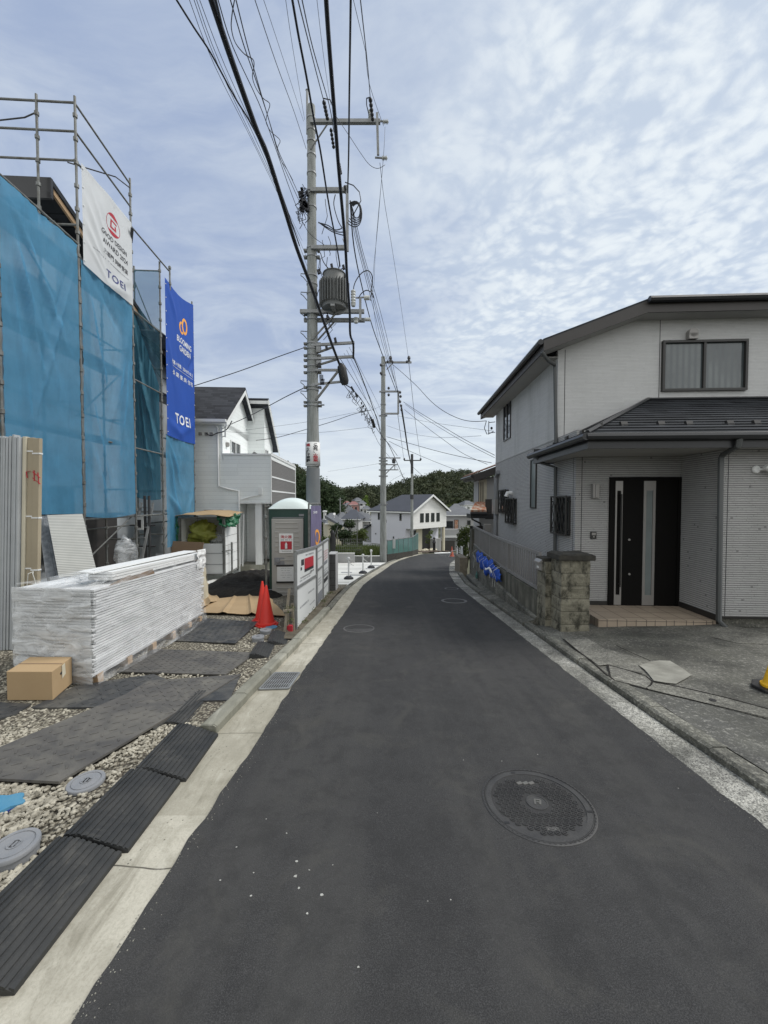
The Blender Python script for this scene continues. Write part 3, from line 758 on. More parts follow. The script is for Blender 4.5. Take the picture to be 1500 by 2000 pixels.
p = G(530, 1226, .05); m = MB(); m.lathe((p.x, p.y, lotz(p.x, p.y)), [(.09, 0), (.09, .02), (0, .02)], 20)
tobj('valve_cover', m, M['bluelid'], 'small light blue cover behind the riser caps beside the red cone', 'valve cover')

# stones
def stones(name, area, n, r0, r1, label, seed=1):
    rnd = random.Random(seed); m = MB()
    ico = [(0, 0, -1), (.72, -.53, -.45), (-.28, -.85, -.45), (-.89, 0, -.45), (-.28, .85, -.45), (.72, .53, -.45), (.28, -.85, .45), (-.72, -.53, .45), (-.72, .53, .45), (.28, .85, .45), (.89, 0, .45), (0, 0, 1)]
    icf = [(0, 1, 2), (1, 0, 5), (0, 2, 3), (0, 3, 4), (0, 4, 5), (1, 5, 10), (2, 1, 6), (3, 2, 7), (4, 3, 8), (5, 4, 9), (1, 10, 6), (2, 6, 7), (3, 7, 8), (4, 8, 9), (5, 9, 10), (6, 10, 11), (7, 6, 11), (8, 7, 11), (9, 8, 11), (10, 9, 11)]
    k = 0; tries = 0
    while k < n and tries < n * 4:
        tries += 1
        x, y = area(rnd)
        if any(inpoly(x, y, q) for q in PLATES) or x > ki(y) - .14: continue
        if noise.noise((x * 2.1, y * 2.1, 3)) < -.12 and rnd.random() < .75: continue
        r = rnd.uniform(r0, r1) * (1.5 if rnd.random() < .08 else 1); a = rnd.uniform(0, 6.3); c_, s_ = math.cos(a), math.sin(a)
        sx, sy, sz = r * rnd.uniform(.8, 1.35), r * rnd.uniform(.6, 1), r * rnd.uniform(.45, .8)
        z = lotz(x, y) + sz * rnd.uniform(.1, .9)
        vs = []
        for vx, vy, vz in ico:
            j = rnd.uniform(.78, 1.15)
            vx, vy, vz = vx * sx * j, vy * sy * j, vz * sz * j
            vs.append((x + vx * c_ - vy * s_, y + vx * s_ + vy * c_, z + vz))
        m.add(vs, icf); k += 1
    o = tobj(name, m, M['stone'], label, 'gravel', smooth=False, fixn=False); o['kind'] = 'stuff'
    return o
stones('gravel_stones', lambda r: (lambda y: (r.uniform(-1.15 * y - .3, -1.4), y))(1.1 + 2.4 * r.random() ** .8), 7000, .006, .0165, 'pale loose gravel between the mats and the kerb ramps', 3)
stones('gravel_stones', lambda r: (lambda y: (r.uniform(-1.05 * y - .3, -1.35), y))(3.4 + 3.4 * r.random()), 4200, .009, .018, 'loose gravel around the farther mats beside the board stack', 5)

M['patch'] = pbr('smooth_patch', (.30, .295, .255), .95, (.17, .165, .14), 4, .9, bump=.4)
def grit(edge, sgn, y0, y1, n, label, seed):
    rnd = random.Random(seed); m = MB()
    for _ in range(n):
        y = y0 + (y1 - y0) * rnd.random() ** 1.5; x = edge(y) + sgn * abs(rnd.gauss(0, .035)) - sgn * .01; r = rnd.uniform(.0012, .0036); z = gz(x, y) + .009
        a = rnd.uniform(0, 6); m.add([(x + r * math.cos(a + k * 1.57), y + r * math.sin(a + k * 1.57), z) for k in range(4)] + [(x, y, z + r)], [(0, 1, 4), (1, 2, 4), (2, 3, 4), (3, 0, 4)])
    o = tobj('grit', m, M['patch'], label, 'grit', fixn=False); o['kind'] = 'stuff'
grit(le, 1, 1.2, 6, 380, 'pale grit swept along the left edge of the asphalt', 1)
grit(re_, -1, 1.8, 6, 200, 'sparse grit along the right edge of the asphalt', 2)
# ---- drain grate in the left gutter strip
gr = thing('drain_grate', (-1.13, 3.95, gz(0, 3.95)), 'rusty steel drain grate set into the pale gutter strip', 'drain grate')
a, b, c, d = [Vector(q) for q in ((ki(3.75) + .03, 3.78, 0), (le(3.78) - .02, 3.80, 0), (le(4.2) - .02, 4.22, 0), (ki(4.2) + .03, 4.22, 0))]
for q in (a, b, c, d): q.z = gz(q.x, q.y)
m = MB(); m.prism([q + Vector((0, 0, .003)) for q in (a, b, c, d)], (0, 0, .002)); obj('pit', m, M['black'], gr)
m = MB()
for p0, p1 in ((a, b), (b, c), (c, d), (d, a)): m.bar(p0 + Vector((0, 0, .012)), p1 + Vector((0, 0, .012)), .018, .012)
for i in range(1, 12):
    t = i / 12; m.bar(a.lerp(b, t) + Vector((0, 0, .011)), d.lerp(c, t) + Vector((0, 0, .011)), .008, .01)
for i in (1, 2, 3): m.bar(a.lerp(d, i / 4) + Vector((0, 0, .0115)), b.lerp(c, i / 4) + Vector((0, 0, .0115)), .008, .01)
obj('bars', m, M['galv'], gr)

# ---- manhole covers in the road
def manhole(x, y, r, label, detail=True, group=None):
    z0 = gz(x, y) + .009; nrm = Vector((0, .077, 1)).normalized()
    root = thing('manhole_cover', (x, y, z0), label, 'manhole cover', group)
    if not detail:
        m = MB(); m.lathe((x, y, z0), [(r, -.01), (r, .003), (r * .94, .003), (r * .94, .0005), (r * .8, .0005), (r * .8, -.01)], 40, axis=nrm); m.smooth = 'auto'
        obj('ring', m, M['mhring'], root); 
        m = MB(); m.lathe((x, y, z0), [(r * .8, -.01), (r * .8, .001), (0, .001)], 40, axis=nrm); obj('lid', m, M['asphalt'], root)
        return root
    e1 = Vector((1, 0, 0)); e2 = nrm.cross(e1)
    def at(px, py, pz=0): return Vector((x, y, z0)) + e1 * px + e2 * py + nrm * pz
    m = MB(); m.smooth = 'auto'; m.lathe((x, y, z0), [(r, -.02), (r, .001), (r * .985, .004), (r * .955, .004), (r * .953, -.002), (r * .945, -.002), (r * .943, .003), (r * .93, .003), (r * .93, -.02)], 72, axis=nrm)
    for k in range(72):
        t = k * math.pi / 36; m.obox(at(r * .97 * math.cos(t), r * .97 * math.sin(t), .005), (e1 * math.cos(t) + e2 * math.sin(t)) * r * .008, (e2 * math.cos(t) - e1 * math.sin(t)) * r * .016, nrm * .0015)
    obj('frame_ring', m, M['iron'], root)
    m = MB(); m.smooth = 'auto'; m.lathe((x, y, z0), [(r * .925, -.02), (r * .925, .003), (r * .83, .003), (r * .825, -.001), (r * .2, -.001), (r * .195, .004), (r * .17, .005), (r * .165, .002), (0, .002)], 72, axis=nrm); obj('lid', m, M['iron'], root)
    m = MB()
    st = r * .118; rows = 8
    for i in range(-rows, rows + 1):
        for j in range(-rows, rows + 1):
            px_, py_ = (j + .5 * (i % 2)) * st, i * st * .87
            d_ = math.hypot(px_, py_)
            if d_ > r * .77 or d_ < r * .25: continue
            if (py_ > r * .42 and abs(px_) < r * .2): continue
            for k in range(6):
                t0, t1 = k * math.pi / 3, k * math.pi / 3 + .95
                a_, b_ = at(px_ + st * .40 * math.cos(t0), py_ + st * .40 * math.sin(t0), .001), at(px_ + st * .40 * math.cos(t1), py_ + st * .40 * math.sin(t1), .001)
                m.bar(a_, b_, st * .13, .005)
            m.obox(at(px_, py_, .001), e1 * st * .14, e2 * st * .14, nrm * .0025)
    obj('cast_pattern', m, M['iron'], root)
    m = MB()
    for px_ in (-.14, -.02, .10):
        m.bar(at((px_ - .05) * r, .52 * r, .002), at((px_ + .05) * r, .56 * r, .002), r * .07, .006)
    m.bar(at(-.055 * r, -.06 * r, .004), at(-.02 * r, .07 * r, .004), r * .03, .004); m.bar(at(-.02 * r, .07 * r, .004), at(.08 * r, .04 * r, .004), r * .03, .004); m.bar(at(.08 * r, .04 * r, .004), at(.03 * r, -.07 * r, .004), r * .03, .004)
    m.bar(at(-.01 * r, 0, .004), at(.045 * r, -.015 * r, .004), r * .025, .004)
    m.box(x - .09 * r, x + .12 * r, y - .68 * r, y - .60 * r, z0 + .045 * r, z0 + .05 * r + .002)
    obj('emblem', m, M['ironpale'], root)
    m = MB()
    for t in (1.75, 3.75, 6.0): m.obox(at(r * .885 * math.cos(t), r * .885 * math.sin(t), .0032), e1 * .014, e2 * .008, nrm * .001)
    obj('key_holes', m, M['black'], root)
    return root
M['iron'] = pbr('cast_iron', (.042, .042, .043), .6, (.07, .069, .067), 9, .8, bump=.4, bscale=90, metal=.3, spec=.5)
M['ironpale'] = pbr('worn_iron', (.11, .108, .10), .6, (.12, .12, .11), 14, .6)
M['mhring'] = pbr('pale_ring', (.15, .15, .15), .9, (.10, .10, .10), 9, .7)
c = G(1049, 1568, .008); manhole(c.x, c.y, .312, 'large round cast iron manhole cover in the near right of the road')
c = G(887, 1173.5, .008); manhole(c.x, c.y, .29, 'nearer of two faint manhole rings by the retaining wall', False, 'small far manhole rings')
c = G(882, 1149.5, .008); manhole(c.x, c.y, .19, 'farther of two faint manhole rings by the retaining wall', False, 'small far manhole rings')
c = G(701, 1227.5, .008); m = MB(); m.lathe((c.x, c.y, c.z), [(.25, 0), (.25, .003), (.238, .003), (.238, 0)], 48, axis=(0, .077, 1))
tobj('ring_mark', m, M['mhring'], 'thin pale circle mark on the asphalt left of the road centre', 'road mark')
m = MB()
rr = random.Random(4)
for (u, v, s) in [(580, 1683, .012), (577, 1712, .013), (584, 1735, .008), (628, 1748, .014), (600, 1785, .008), (560, 1628, .006), (650, 1690, .005), (880, 1758, .006), (1325, 1540, .005), (495, 1705, .006), (490, 1750, .007), (700, 1890, .006), (604, 1700, .006), (462, 1655, .006), (430, 1720, .007), (520, 1600, .005), (905, 1485, .005), (1050, 1474, .005), (980, 1487, .005)]:
    c = G(u, v, .008); n = 7
    pts = [(c.x + s * .7 * rr.uniform(.5, 1.2) * math.cos(k * 6.28 / n), c.y + s * .7 * rr.uniform(.4, 1.1) * math.sin(k * 6.28 / n), c.z + .001) for k in range(n)]
    m.prism(pts, (0, 0, .0015))
o = tobj('paint_drips', m, M['speck'], 'white paint drips scattered on the asphalt in the foreground', 'paint drips'); o['kind'] = 'stuff'

# ---- right driveway: old concrete rising slightly to the house, with strips and a patch
def dz_r(x, y): return gz(x, y) + .045 + max(0, (x - 2.5)) * .035
m = MB()
kx = lambda y: re_(y) + swid(y) + .16
m.grid(lambda a, b: (lambda x, y: (x, y, dz_r(x, y) + noise.noise((x, y, 0)) * .008))(kx(-8 + 14.2 * b) + a * (16 - kx(-8 + 14.2 * b)), -8 + 14.2 * b), 30, 60)
sobj('driveway', m, M['oldconc'], loc=(0, 0, 0))
def flat(name, pts, mat, dz, label, cat=None, th=.0035):
    vs = []
    for u, v in pts:
        q = G(u, v, .06); q = G(u, v, dz_r(q.x, q.y) - gz(q.x, q.y)); vs.append((q.x, q.y, dz_r(q.x, q.y) + dz))
    m = MB(); m.prism(vs, (0, 0, th)); o = sobj(name, m, mat); return o
flat('driveway_asphalt', [(1212, 1335), (1270, 1352), (1395, 1380), (1500, 1408), (1700, 1460), (1700, 1640), (1500, 1512), (1404, 1452), (1290, 1378)], M['oldasphalt'], .006, '')
flat('driveway_strip', [(1187, 1301), (1262, 1322), (1280, 1338), (1400, 1362), (1520, 1393), (1700, 1436), (1700, 1462), (1520, 1412), (1395, 1381), (1268, 1349), (1195, 1328)], M['oldstrip'], .012, '')
flat('driveway_patch', [(1248, 1302), (1257, 1299), (1268, 1295), (1288, 1292), (1309, 1293), (1322, 1301), (1334, 1308), (1350, 1321), (1337, 1329), (1320, 1338), (1300, 1336), (1277, 1332), (1266, 1318), (1259, 1310)], M['patch'], .012, '')
flat('driveway_paving', [(1385, 1243), (1405, 1236), (1520, 1234), (1660, 1240), (1660, 1262), (1440, 1256)], M['oldstrip'], .006, '')
flat('driveway_edge', [(1098, 1250), (1150, 1250), (1180, 1268), (1270, 1294), (1246, 1302), (1262, 1320), (1187, 1300), (1170, 1302)], M['oldstrip'], .010, '')
m = MB()
def crack(pts, r=.006):
    q = []
    for u, v in pts:
        g = G(u, v, .06); g = G(u, v, dz_r(g.x, g.y) - gz(g.x, g.y)); q.append((g.x, g.y, dz_r(g.x, g.y) + .0165))
    for a, b in zip(q, q[1:]): m.bar(a, b, r * 2, .004)
crack([(1187, 1301), (1189, 1310), (1191, 1324), (1200, 1332), (1262, 1349)], .008)
crack([(1187, 1301), (1230, 1313), (1262, 1324), (1275, 1335), (1330, 1345), (1420, 1366), (1500, 1388)], .007)
crack([(1262, 1349), (1272, 1340), (1274, 1334)], .008); crack([(1204, 1263), (1240, 1280), (1270, 1293)], .004)
crack([(1100, 1250), (1130, 1275), (1165, 1303), (1187, 1323)], .010); crack([(1262, 1349), (1400, 1382), (1520, 1411)], .003)
o = sobj('driveway_cracks', m, M['blacksoil'])
g = G(1392, 1371, .06); g = G(1392, 1371, dz_r(g.x, g.y) - gz(g.x, g.y)); m = MB(); m.lathe((g.x, g.y, dz_r(g.x, g.y) + .010), [(.028, 0), (.028, .01), (0, .01)], 14)
o = sobj('driveway_hole', m, M['black'])

# yellow cone with black base at the right picture edge
def cone(x, y, z, h, r, base, bm_, cm, label, lean=0, name='traffic_cone', stripes=None, group=None):
    root = thing(name, (x, y, z), label, 'traffic cone', group)
    m = MB(); m.smooth = 'auto'
    m.lathe((x, y, z), [(r * 1.25, .03), (r * 1.25, .05), (r * 1.06, .06), (r, .075), (r * .14, h), (r * .10, h + .01), (0, h + .01)], 28, axis=(lean, 0, 1)); obj('cone_body', m, cm, root)
    m = MB(); a = base
    m.prism([(x - a, y - a * .4, z), (x - a * .4, y - a, z), (x + a * .4, y - a, z), (x + a, y - a * .4, z), (x + a, y + a * .4, z), (x + a * .4, y + a, z), (x - a * .4, y + a, z), (x - a, y + a * .4, z)], (0, 0, .03)); obj('base', m, bm_, root, bevel=.006)
    return root
gq = G(1508, 1345, .1); zz_ = dz_r(gq.x, gq.y)
cone(gq.x + .03, gq.y, zz_, .42, .085, .165, M['black'], M['yellow'], 'yellow cone on black base cut by the right picture edge')
# red cones on the left
g1 = G(520.5, 1221, .05); cone(g1.x, g1.y, lotz(g1.x, g1.y), .65, .125, .18, M['orangep'], M['orangep'], 'red traffic cone in front, nearest the sign fence', group='pair of red cones')
g2 = G(513, 1213, .05); cone(g2.x, g2.y, lotz(g2.x, g2.y), .68, .12, .17, M['orangep'], M['orangep'], 'red traffic cone half hidden behind the nearer red cone', group='pair of red cones')
# ================================================================ left: scaffold, sheets, unfinished house
def lotzL(s, t): x, y, _ = LF(s, t, 0); return lotz(x, y)
TP = [6.38, 8.2, 10.08, 11.53, 13.6]; BW = .76
sc = thing('scaffold', LF(-.3, 9.5, gz(-6, 9.5)), 'grey tubular steel scaffold wrapped around the house under construction', 'scaffold')
def pole_part(s, t, z0, z1, label=None):
    m = MB(); m.smooth = 'auto'; b = Vector(LF(s, t, z0)); u = Vector(LF(s, t, z1))
    m.tube([b, u], .0243, 10)
    z = z0 + .2
    while z < z1:
        c = Vector(LF(s, t, z)); m.lathe(c, [(.027, -.045), (.042, -.035), (.042, .035), (.027, .045)], 8)
        z += .475
    obj('pole', m, M['pipe'], sc)
def rail(a, b, r=.0215):
    m = MB(); m.smooth = 'auto'; m.tube([LF(*a), LF(*b)], r, 8); obj('rail', m, M['pipe'], sc)
tops = {8.2: 9.95, 10.08: 10.0, 11.53: 8.35, 13.6: 8.55, 6.38: 6.9}
pole_part(0, 6.38, lotzL(0, 6.38), 6.95); pole_part(0, 4.5, lotzL(0, 4.5), 6.95)
pole_part(0, 8.2, lotzL(0, 8.2), 9.98); pole_part(-BW, 8.2, lotzL(-BW, 8.2), 9.98); pole_part(-BW, 6.38, lotzL(-BW, 6.38), 6.95)
pole_part(0, 10.08, lotzL(0, 10.08), 9.86); pole_part(-BW, 10.08, lotzL(-BW, 10.08), 9.3)
pole_part(-.03, 11.53, lotzL(0, 11.53), 8.65); pole_part(-BW, 11.53, lotzL(0, 11.53), 8.5); pole_part(.06, 11.95, 8.05, 8.78)
pole_part(0, 13.6, lotzL(0, 13.6), 8.55); pole_part(-BW, 13.6, lotzL(0, 13.6), 8.2)
for s_ in (-1.9, -3.7): pole_part(s_, 8.2, lotzL(-1, 8.2), 9.98)
for z in (9.85, 9.27, 8.68):
    rail((0, 8.2, z), (-5.5, 8.2, z))
rail((0, 8.2, 7.37), (-BW, 8.2, 7.37))
rail((0, 8.2, 9.84), (0, 10.08, 9.72)); rail((0, 8.2, 9.26), (0, 10.08, 9.15)); rail((0, 8.15, 8.66), (.03, 11.95, 8.64))
rail((0, 4.5, 6.95), (0, 8.25, 6.98)); rail((0, 10.08, 8.4), (-BW, 10.08, 8.4))
rail((-BW, 11.53, 8.38), (0, 11.53, 8.38))
for a, b in ((4.5, 6.38), (6.38, 8.2), (8.2, 10.08), (10.08, 11.53), (11.53, 13.6)):
    for z in (1.2, 3.0, 3.5, 4.8, 5.3, 6.6):
        if a == 10.08 and z in (3.5, 5.3): continue
        rail((-.05, a, z - (.4 if a > 8.2 else 0) * 0), (-.05, b, z))
    rail((-BW, a, .9), (-BW, b, .9))
for t0 in (6.38, 8.2, 10.08, 11.53, 13.6):
    for z in (.6, 1.9, 3.7, 5.5):
        rail((0, t0, z), (-BW, t0, z))
for a, b, z0, z1 in ((4.5, 6.38, 5.2, 6.8), (6.38, 8.2, 3.4, 5.0), (8.2, 10.08, 3.4, 5.1), (11.53, 13.6, .3, 1.9), (6.38, 8.2, 6.8, 5.2), (8.2, 10.08, .2, 1.2)):
    rail((-.10, a, z0), (-.10, b, z1), .017)
rail((-.2, 11.53, 6.6), (-BW, 11.53, 8.1), .017); rail((0, 11.53, 5.2), (-BW, 11.53, 6.3), .017)
# guy ties at the top
m = MB(); m.tube([LF(0, 10.08, 9.62), LF(-.06, 9.6, 9.5), LF(-.75, 9.0, 9.3)], .014, 6); obj('tie_clamp', m, M['darkmetal'], sc)
m = MB(); m.tube([LF(-BW, 8.2, 9.62), LF(-1.0, 8.2, 9.5), LF(-2.2, 8.2, 9.30)], .014, 6); obj('tie_clamp', m, M['darkmetal'], sc)
m = MB(); m.tube([LF(.0, 10.08, 8.25), LF(.14, 9.9, 8.5)], .035, 8); obj('tie_clamp', m, M['darkmetal'], sc)
# decks inside
for z in (1.3, 3.1, 4.9, 6.7):
    m = MB(LF)
    for a, b in ((4.5, 6.36), (6.4, 8.18), (8.22, 10.06), (11.58, 13.55)):
        m.box(-BW + .05, -.12, a, b, z - .05, z)
    obj('deck_boards', m, M['galv'], sc)
# access ladder in the open bay
m = MB()
for ds in (0, .32):
    m.bar(LF(-.50 + ds, 10.35, lotzL(0, 10)), LF(-.50 + ds, 11.25, 1.55), .06, .03)
for i in range(7):
    q = (i + .5) / 7.2; m.bar(LF(-.50, 10.35 + .9 * q, -.4 + 2 * q), LF(-.18, 10.35 + .9 * q, -.4 + 2 * q), .05, .02)
obj('access_ladder', m, M['galv'], sc)
m = MB(); 
for s_ in (-.28, -.16): m.tube([LF(s_, 11.0, lotzL(0, 11)), LF(s_, 11.0, 1.75)], .035, 8)
m.tube([LF(-.7, 11, .9), LF(0, 11, .9)], .022, 8); m.tube([LF(-.7, 11, .3), LF(0, 11, .3)], .022, 8)
obj('inner_frame', m, M['darkmetal'], sc)
# notice on the scaffold
nb = thing('notice_board', LF(.01, 10.05, .9), 'small white notice hung on the scaffold beside the access ladder', 'notice')
m = MB(LF); m.box(-.34, -.12, 10.62, 10.63, .80, 1.18); obj('card', m, M['white'], nb)
m = MB(LF); m.box(-.28, -.18, 10.612, 10.619, .86, 1.08); obj('print', m, M['ink'], nb)

def sheet(name, s, t0, t1, zb0, zb1, zt0, zt1, mat, label, cat='mesh sheet', group=None, amp=.03, sag=.06, folds=(), n=46, front=False, seed=0, top=None, bot=None, scal=True):
    """hanging sheet in the side plane (t0..t1) or, with front=True, across (s0..s1) at one t"""
    def f(a, b):
        zb = zb0 + (zb1 - zb0) * a; zt = zt0 + (zt1 - zt0) * a
        if top: zt += top(a)
        if bot: zb += bot(a)
        z = zb + (zt - zb) * b
        d = 0
        ee = math.sin(math.pi * a)
        for (a0, b0, a1, b1, w_, h) in folds:     # diagonal tension folds
            L = math.hypot(a1 - a0, b1 - b0); q = ((a - a0) * (a1 - a0) + (b - b0) * (b1 - b0)) / L / L
            dd = abs((a - a0) * (b1 - b0) - (b - b0) * (a1 - a0)) / L
            if 0 < q < 1: d += 1.7 * h * math.exp(-(dd / (w_ * .75)) ** 2) * math.sin(math.pi * min(1, q * 1.0)) 
        d += .045 * ee * noise.noise((a * 16 + .6 * math.sin(b * 5), b * 1.3, seed + 3))
        d += amp * ee * (noise.noise((a * 3 + seed, b * 4, seed)) + .5 * noise.noise((a * 9 + b * 6, b * 7, seed + 5)) + .35 * noise.noise((a * 20, b * 5, seed + 9)))
        ed = abs(noise.noise((b * 22, seed, 1))) * .03
        if front: return LF(s[0] + (s[1] - s[0]) * a, t0 - d, z)
        aa = a
        if a < .02: aa = a + ed
        if a > .98: aa = a - ed
        return LF(s + d + .015, t0 + (t1 - t0) * aa, z)
    m = MB(); m.smooth = True; m.grid(f, n, int(n * 1.6))
    return cprop(obj(name, m, mat, None, fixn=False), label, cat, group)
GRP = 'blue mesh sheets hung on the scaffold'
fA = [(0, 1, .55, .35, .03, .05), (0, 1, .9, .55, .03, .05), (0, 1, .35, .1, .03, .04), (1, .98, .2, .2, .03, .035), (.95, .95, .55, .6, .03, -.04), (0, .9, .8, .35, .05, .04)]
sheet('mesh_sheet', 0, 6.41, 8.16, 1.36, 1.33, 6.93, 6.93, M['mesh'], 'widest blue mesh sheet at the left behind the standing board packs', group=GRP, folds=fA, seed=1, amp=.05)
sheet('mesh_sheet', 0, 4.52, 6.34, 1.5, 1.4, 6.93, 6.93, M['mesh'], 'blue mesh sheet cut by the left picture edge', group=GRP, folds=fA, seed=8, amp=.05)
sheet('mesh_sheet', 0, 8.24, 10.04, 1.26, 1.27, 6.7, 6.62, M['mesh'], 'blue mesh sheet hanging directly below the white banner', group=GRP, folds=[(0, 1, .45, .45, .03, .06), (1, 1, .4, .3, .04, .06), (1, 1, .55, .12, .04, .06), (0, .6, .5, .05, .04, .05), (0, .35, .45, .0, .04, .05), (.1, 1, .9, .8, .03, -.03)], seed=2, amp=.06, bot=lambda a: -.06 * math.sin(math.pi * a))
sheet('mesh_sheet', (-BW + .02, -.04), 11.49, 0, 4.9, 4.9, 8.36, 8.36, M['meshthin'], 'thin see-through mesh sheet in the gap left of the blue banner', group=GRP, folds=[(0, .9, .9, .1, .05, .04)], front=True, seed=3, amp=.04, n=24)
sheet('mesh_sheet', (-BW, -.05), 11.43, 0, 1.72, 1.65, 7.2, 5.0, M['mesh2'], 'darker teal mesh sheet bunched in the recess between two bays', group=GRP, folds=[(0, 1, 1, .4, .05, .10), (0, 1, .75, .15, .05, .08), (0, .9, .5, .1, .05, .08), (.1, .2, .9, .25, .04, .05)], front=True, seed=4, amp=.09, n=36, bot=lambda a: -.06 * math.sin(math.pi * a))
sheet('mesh_sheet', 0, 11.62, 13.56, .18, .18, 3.62, 3.68, M['mesh'], 'blue mesh sheet below the royal blue banner reaching the ground', group=GRP, folds=[(0, 1, .5, .5, .04, .07), (0, 1, .35, .2, .04, .06), (0, .5, .6, .15, .04, .07), (1, .6, .5, .1, .04, .05)], seed=5, amp=.06)

# white banner: award lettering
bn = thing('banner', LF(.06, 8.8, 6.5), 'white banner with red oval emblem and award lettering near the scaffold top', 'banner')
def banf(folds, seed, amp):
    def d(a, b):
        v = amp * math.sin(math.pi * a) * (noise.noise((a * 3, b * 3, seed)) + .4 * noise.noise((a * 8 + b * 5, b * 6, seed)))
        for (a0, b0, a1, b1, w_, h) in folds:
            L = math.hypot(a1 - a0, b1 - b0); q = ((a - a0) * (a1 - a0) + (b - b0) * (b1 - b0)) / L / L
            dd = abs((a - a0) * (b1 - b0) - (b - b0) * (a1 - a0)) / L
            if 0 < q < 1: v += h * math.exp(-(dd / w_) ** 2) * math.sin(math.pi * q)
        return v
    return d
T0, T1, ZB, ZT = 8.27, 10.02, 6.62, 8.70
wd = banf([(0, .75, .5, .2, .04, .035), (0, .5, .45, .08, .04, .04), (.1, .9, .6, .3, .03, .02), (1, .1, .4, .02, .05, .04), (1, .3, .6, .1, .05, .03), (.0, .3, .5, .0, .03, .03)], 3, .025)
SB = .055
def curve_bot(a): return -.03 * math.sin(math.pi * a)
m = MB(); m.smooth = True
m.grid(lambda a, b: LF(SB + wd(a, b), T0 + (T1 - T0) * a, ZB + curve_bot(a) + (ZT - ZB - curve_bot(a)) * b), 44, 60); obj('cloth', m, M['bannerw'], bn, fixn=False)
EX = Vector((-.0547, 1, 0)).normalized(); EZ = Vector((0, 0, 1)); NRM = EX.cross(EZ)
def warper(dfun, t0, t1, zb, zt, s0):
    def w_(p):
        t = (p.y - .0547 * (s0)); a = min(max((t - t0) / (t1 - t0), 0), 1); b = min(max((p.z - zb) / (zt - zb), 0), 1)
        return NRM * (dfun(a, b) + .004)
    return w_
ww = warper(wd, T0, T1, ZB, ZT, SB)
def bpt(a, b): return LF(SB, T0 + (T1 - T0) * a, ZB + (ZT - ZB) * b)
def scribble(par, O, ex, w_, h, mat, warp=None, name='fine_print', seed=0):
    """a line of print too small to read: a row of tiny marks"""
    r = random.Random(seed + int(w_ * 1000)); O = Vector(O); x = -w_ / 2; mb = MB(); up = Vector((0, 0, 1))
    while x < w_ / 2:
        k = h * r.uniform(.5, 1.0); hh_ = h * r.uniform(.6, 1)
        if r.random() > .12:
            for zc_ in ((-.3, -.05), (.1, .4)):
                mb.v += [tuple((lambda p: p + (warp(p) if warp else Vector()))(O + ex * (x + a) + up * (hh_ * b))) for a, b in ((0, zc_[0]), (k * .8, zc_[0]), (k * .8, zc_[1]), (0, zc_[1]))]
                n_ = len(mb.v); mb.f.append((n_ - 4, n_ - 3, n_ - 2, n_ - 1))
        x += k
    return obj(name, mb, mat, par, fixn=False)
# red oval emblem with a square letter form
def curved(name, pts, mat, par, w_):
    m = MB(); c = sum((Vector(p) for p in pts), Vector()) / len(pts)
    vs = [Vector(p) for p in pts]; vs = [v + w_(v) for v in vs]
    return vs
def ring(par, mat, c, rx, rz, tx, tz, w_, name='emblem', n=40, a0=0, a1=6.2832, rot=0):
    m = MB(); c = Vector(c)
    cr, sr = math.cos(rot), math.sin(rot)
    for i in range(n + 1):
        t = a0 + (a1 - a0) * i / n
        for k in (0, 1):
            x, z = (rx - k * tx) * math.cos(t), (rz - k * tz) * math.sin(t)
            x, z = x * cr - z * sr, x * sr + z * cr
            p = c + EX * x + EZ * z; m.v.append(tuple(p + w_(p)))
    m.f = [(2 * i, 2 * i + 1, 2 * i + 3, 2 * i + 2) for i in range(n)]
    return obj(name, m, mat, par, fixn=False)
def patch(par, mat, c, pts, w_, name='emblem'):
    m = MB(); c = Vector(c)
    for x, z in pts: p = c + EX * x + EZ * z; m.v.append(tuple(p + w_(p)))
    m.f = [tuple(range(len(pts)))]
    return obj(name, m, mat, par, fixn=False)
ec = bpt(.58, .72); ro = .25
ring(bn, M['red'], ec, ro, ro, .014, .014, ww)
for sg in (1, -1):
    pts = [(ro * math.cos(t), sg * ro * math.sin(t)) for t in [math.asin(.62) + i * (math.pi - 2 * math.asin(.62)) / 12 for i in range(13)]]
    patch(bn, M['red'], ec, pts, ww)
for (x0, x1, z0, z1) in ((-.10, -.055, -.10, .10), (-.10, .13, .06, .10), (-.10, .10, -.10, -.055), (.055, .10, -.10, .02)):
    patch(bn, M['red'], ec, [(x0, z0), (x1, z0), (x1, z1), (x0, z1)], ww)
text_mesh('lettering', 'GOOD DESIGN', bpt(.60, .545), EX, EZ, .115, M['ink'], bn, warp=ww, maxw=.92, bold=.01)
text_mesh('lettering', 'AWARD 2024', bpt(.62, .45), EX, EZ, .115, M['ink'], bn, warp=ww, maxw=.92, bold=.01)
text_mesh('lettering', '三部門 同時受賞', bpt(.62, .335), EX, EZ, .12, M['ink'], bn, warp=ww, maxw=.92, bold=.012)
scribble(bn, bpt(.52, .255), EX, 1.25, .035, M['greyink'], ww)
text_mesh('lettering', 'TOEI', bpt(.60, .12), EX, EZ, .17, M['navy'], bn, warp=ww, maxw=.66, bold=.008, spacing=1.15)
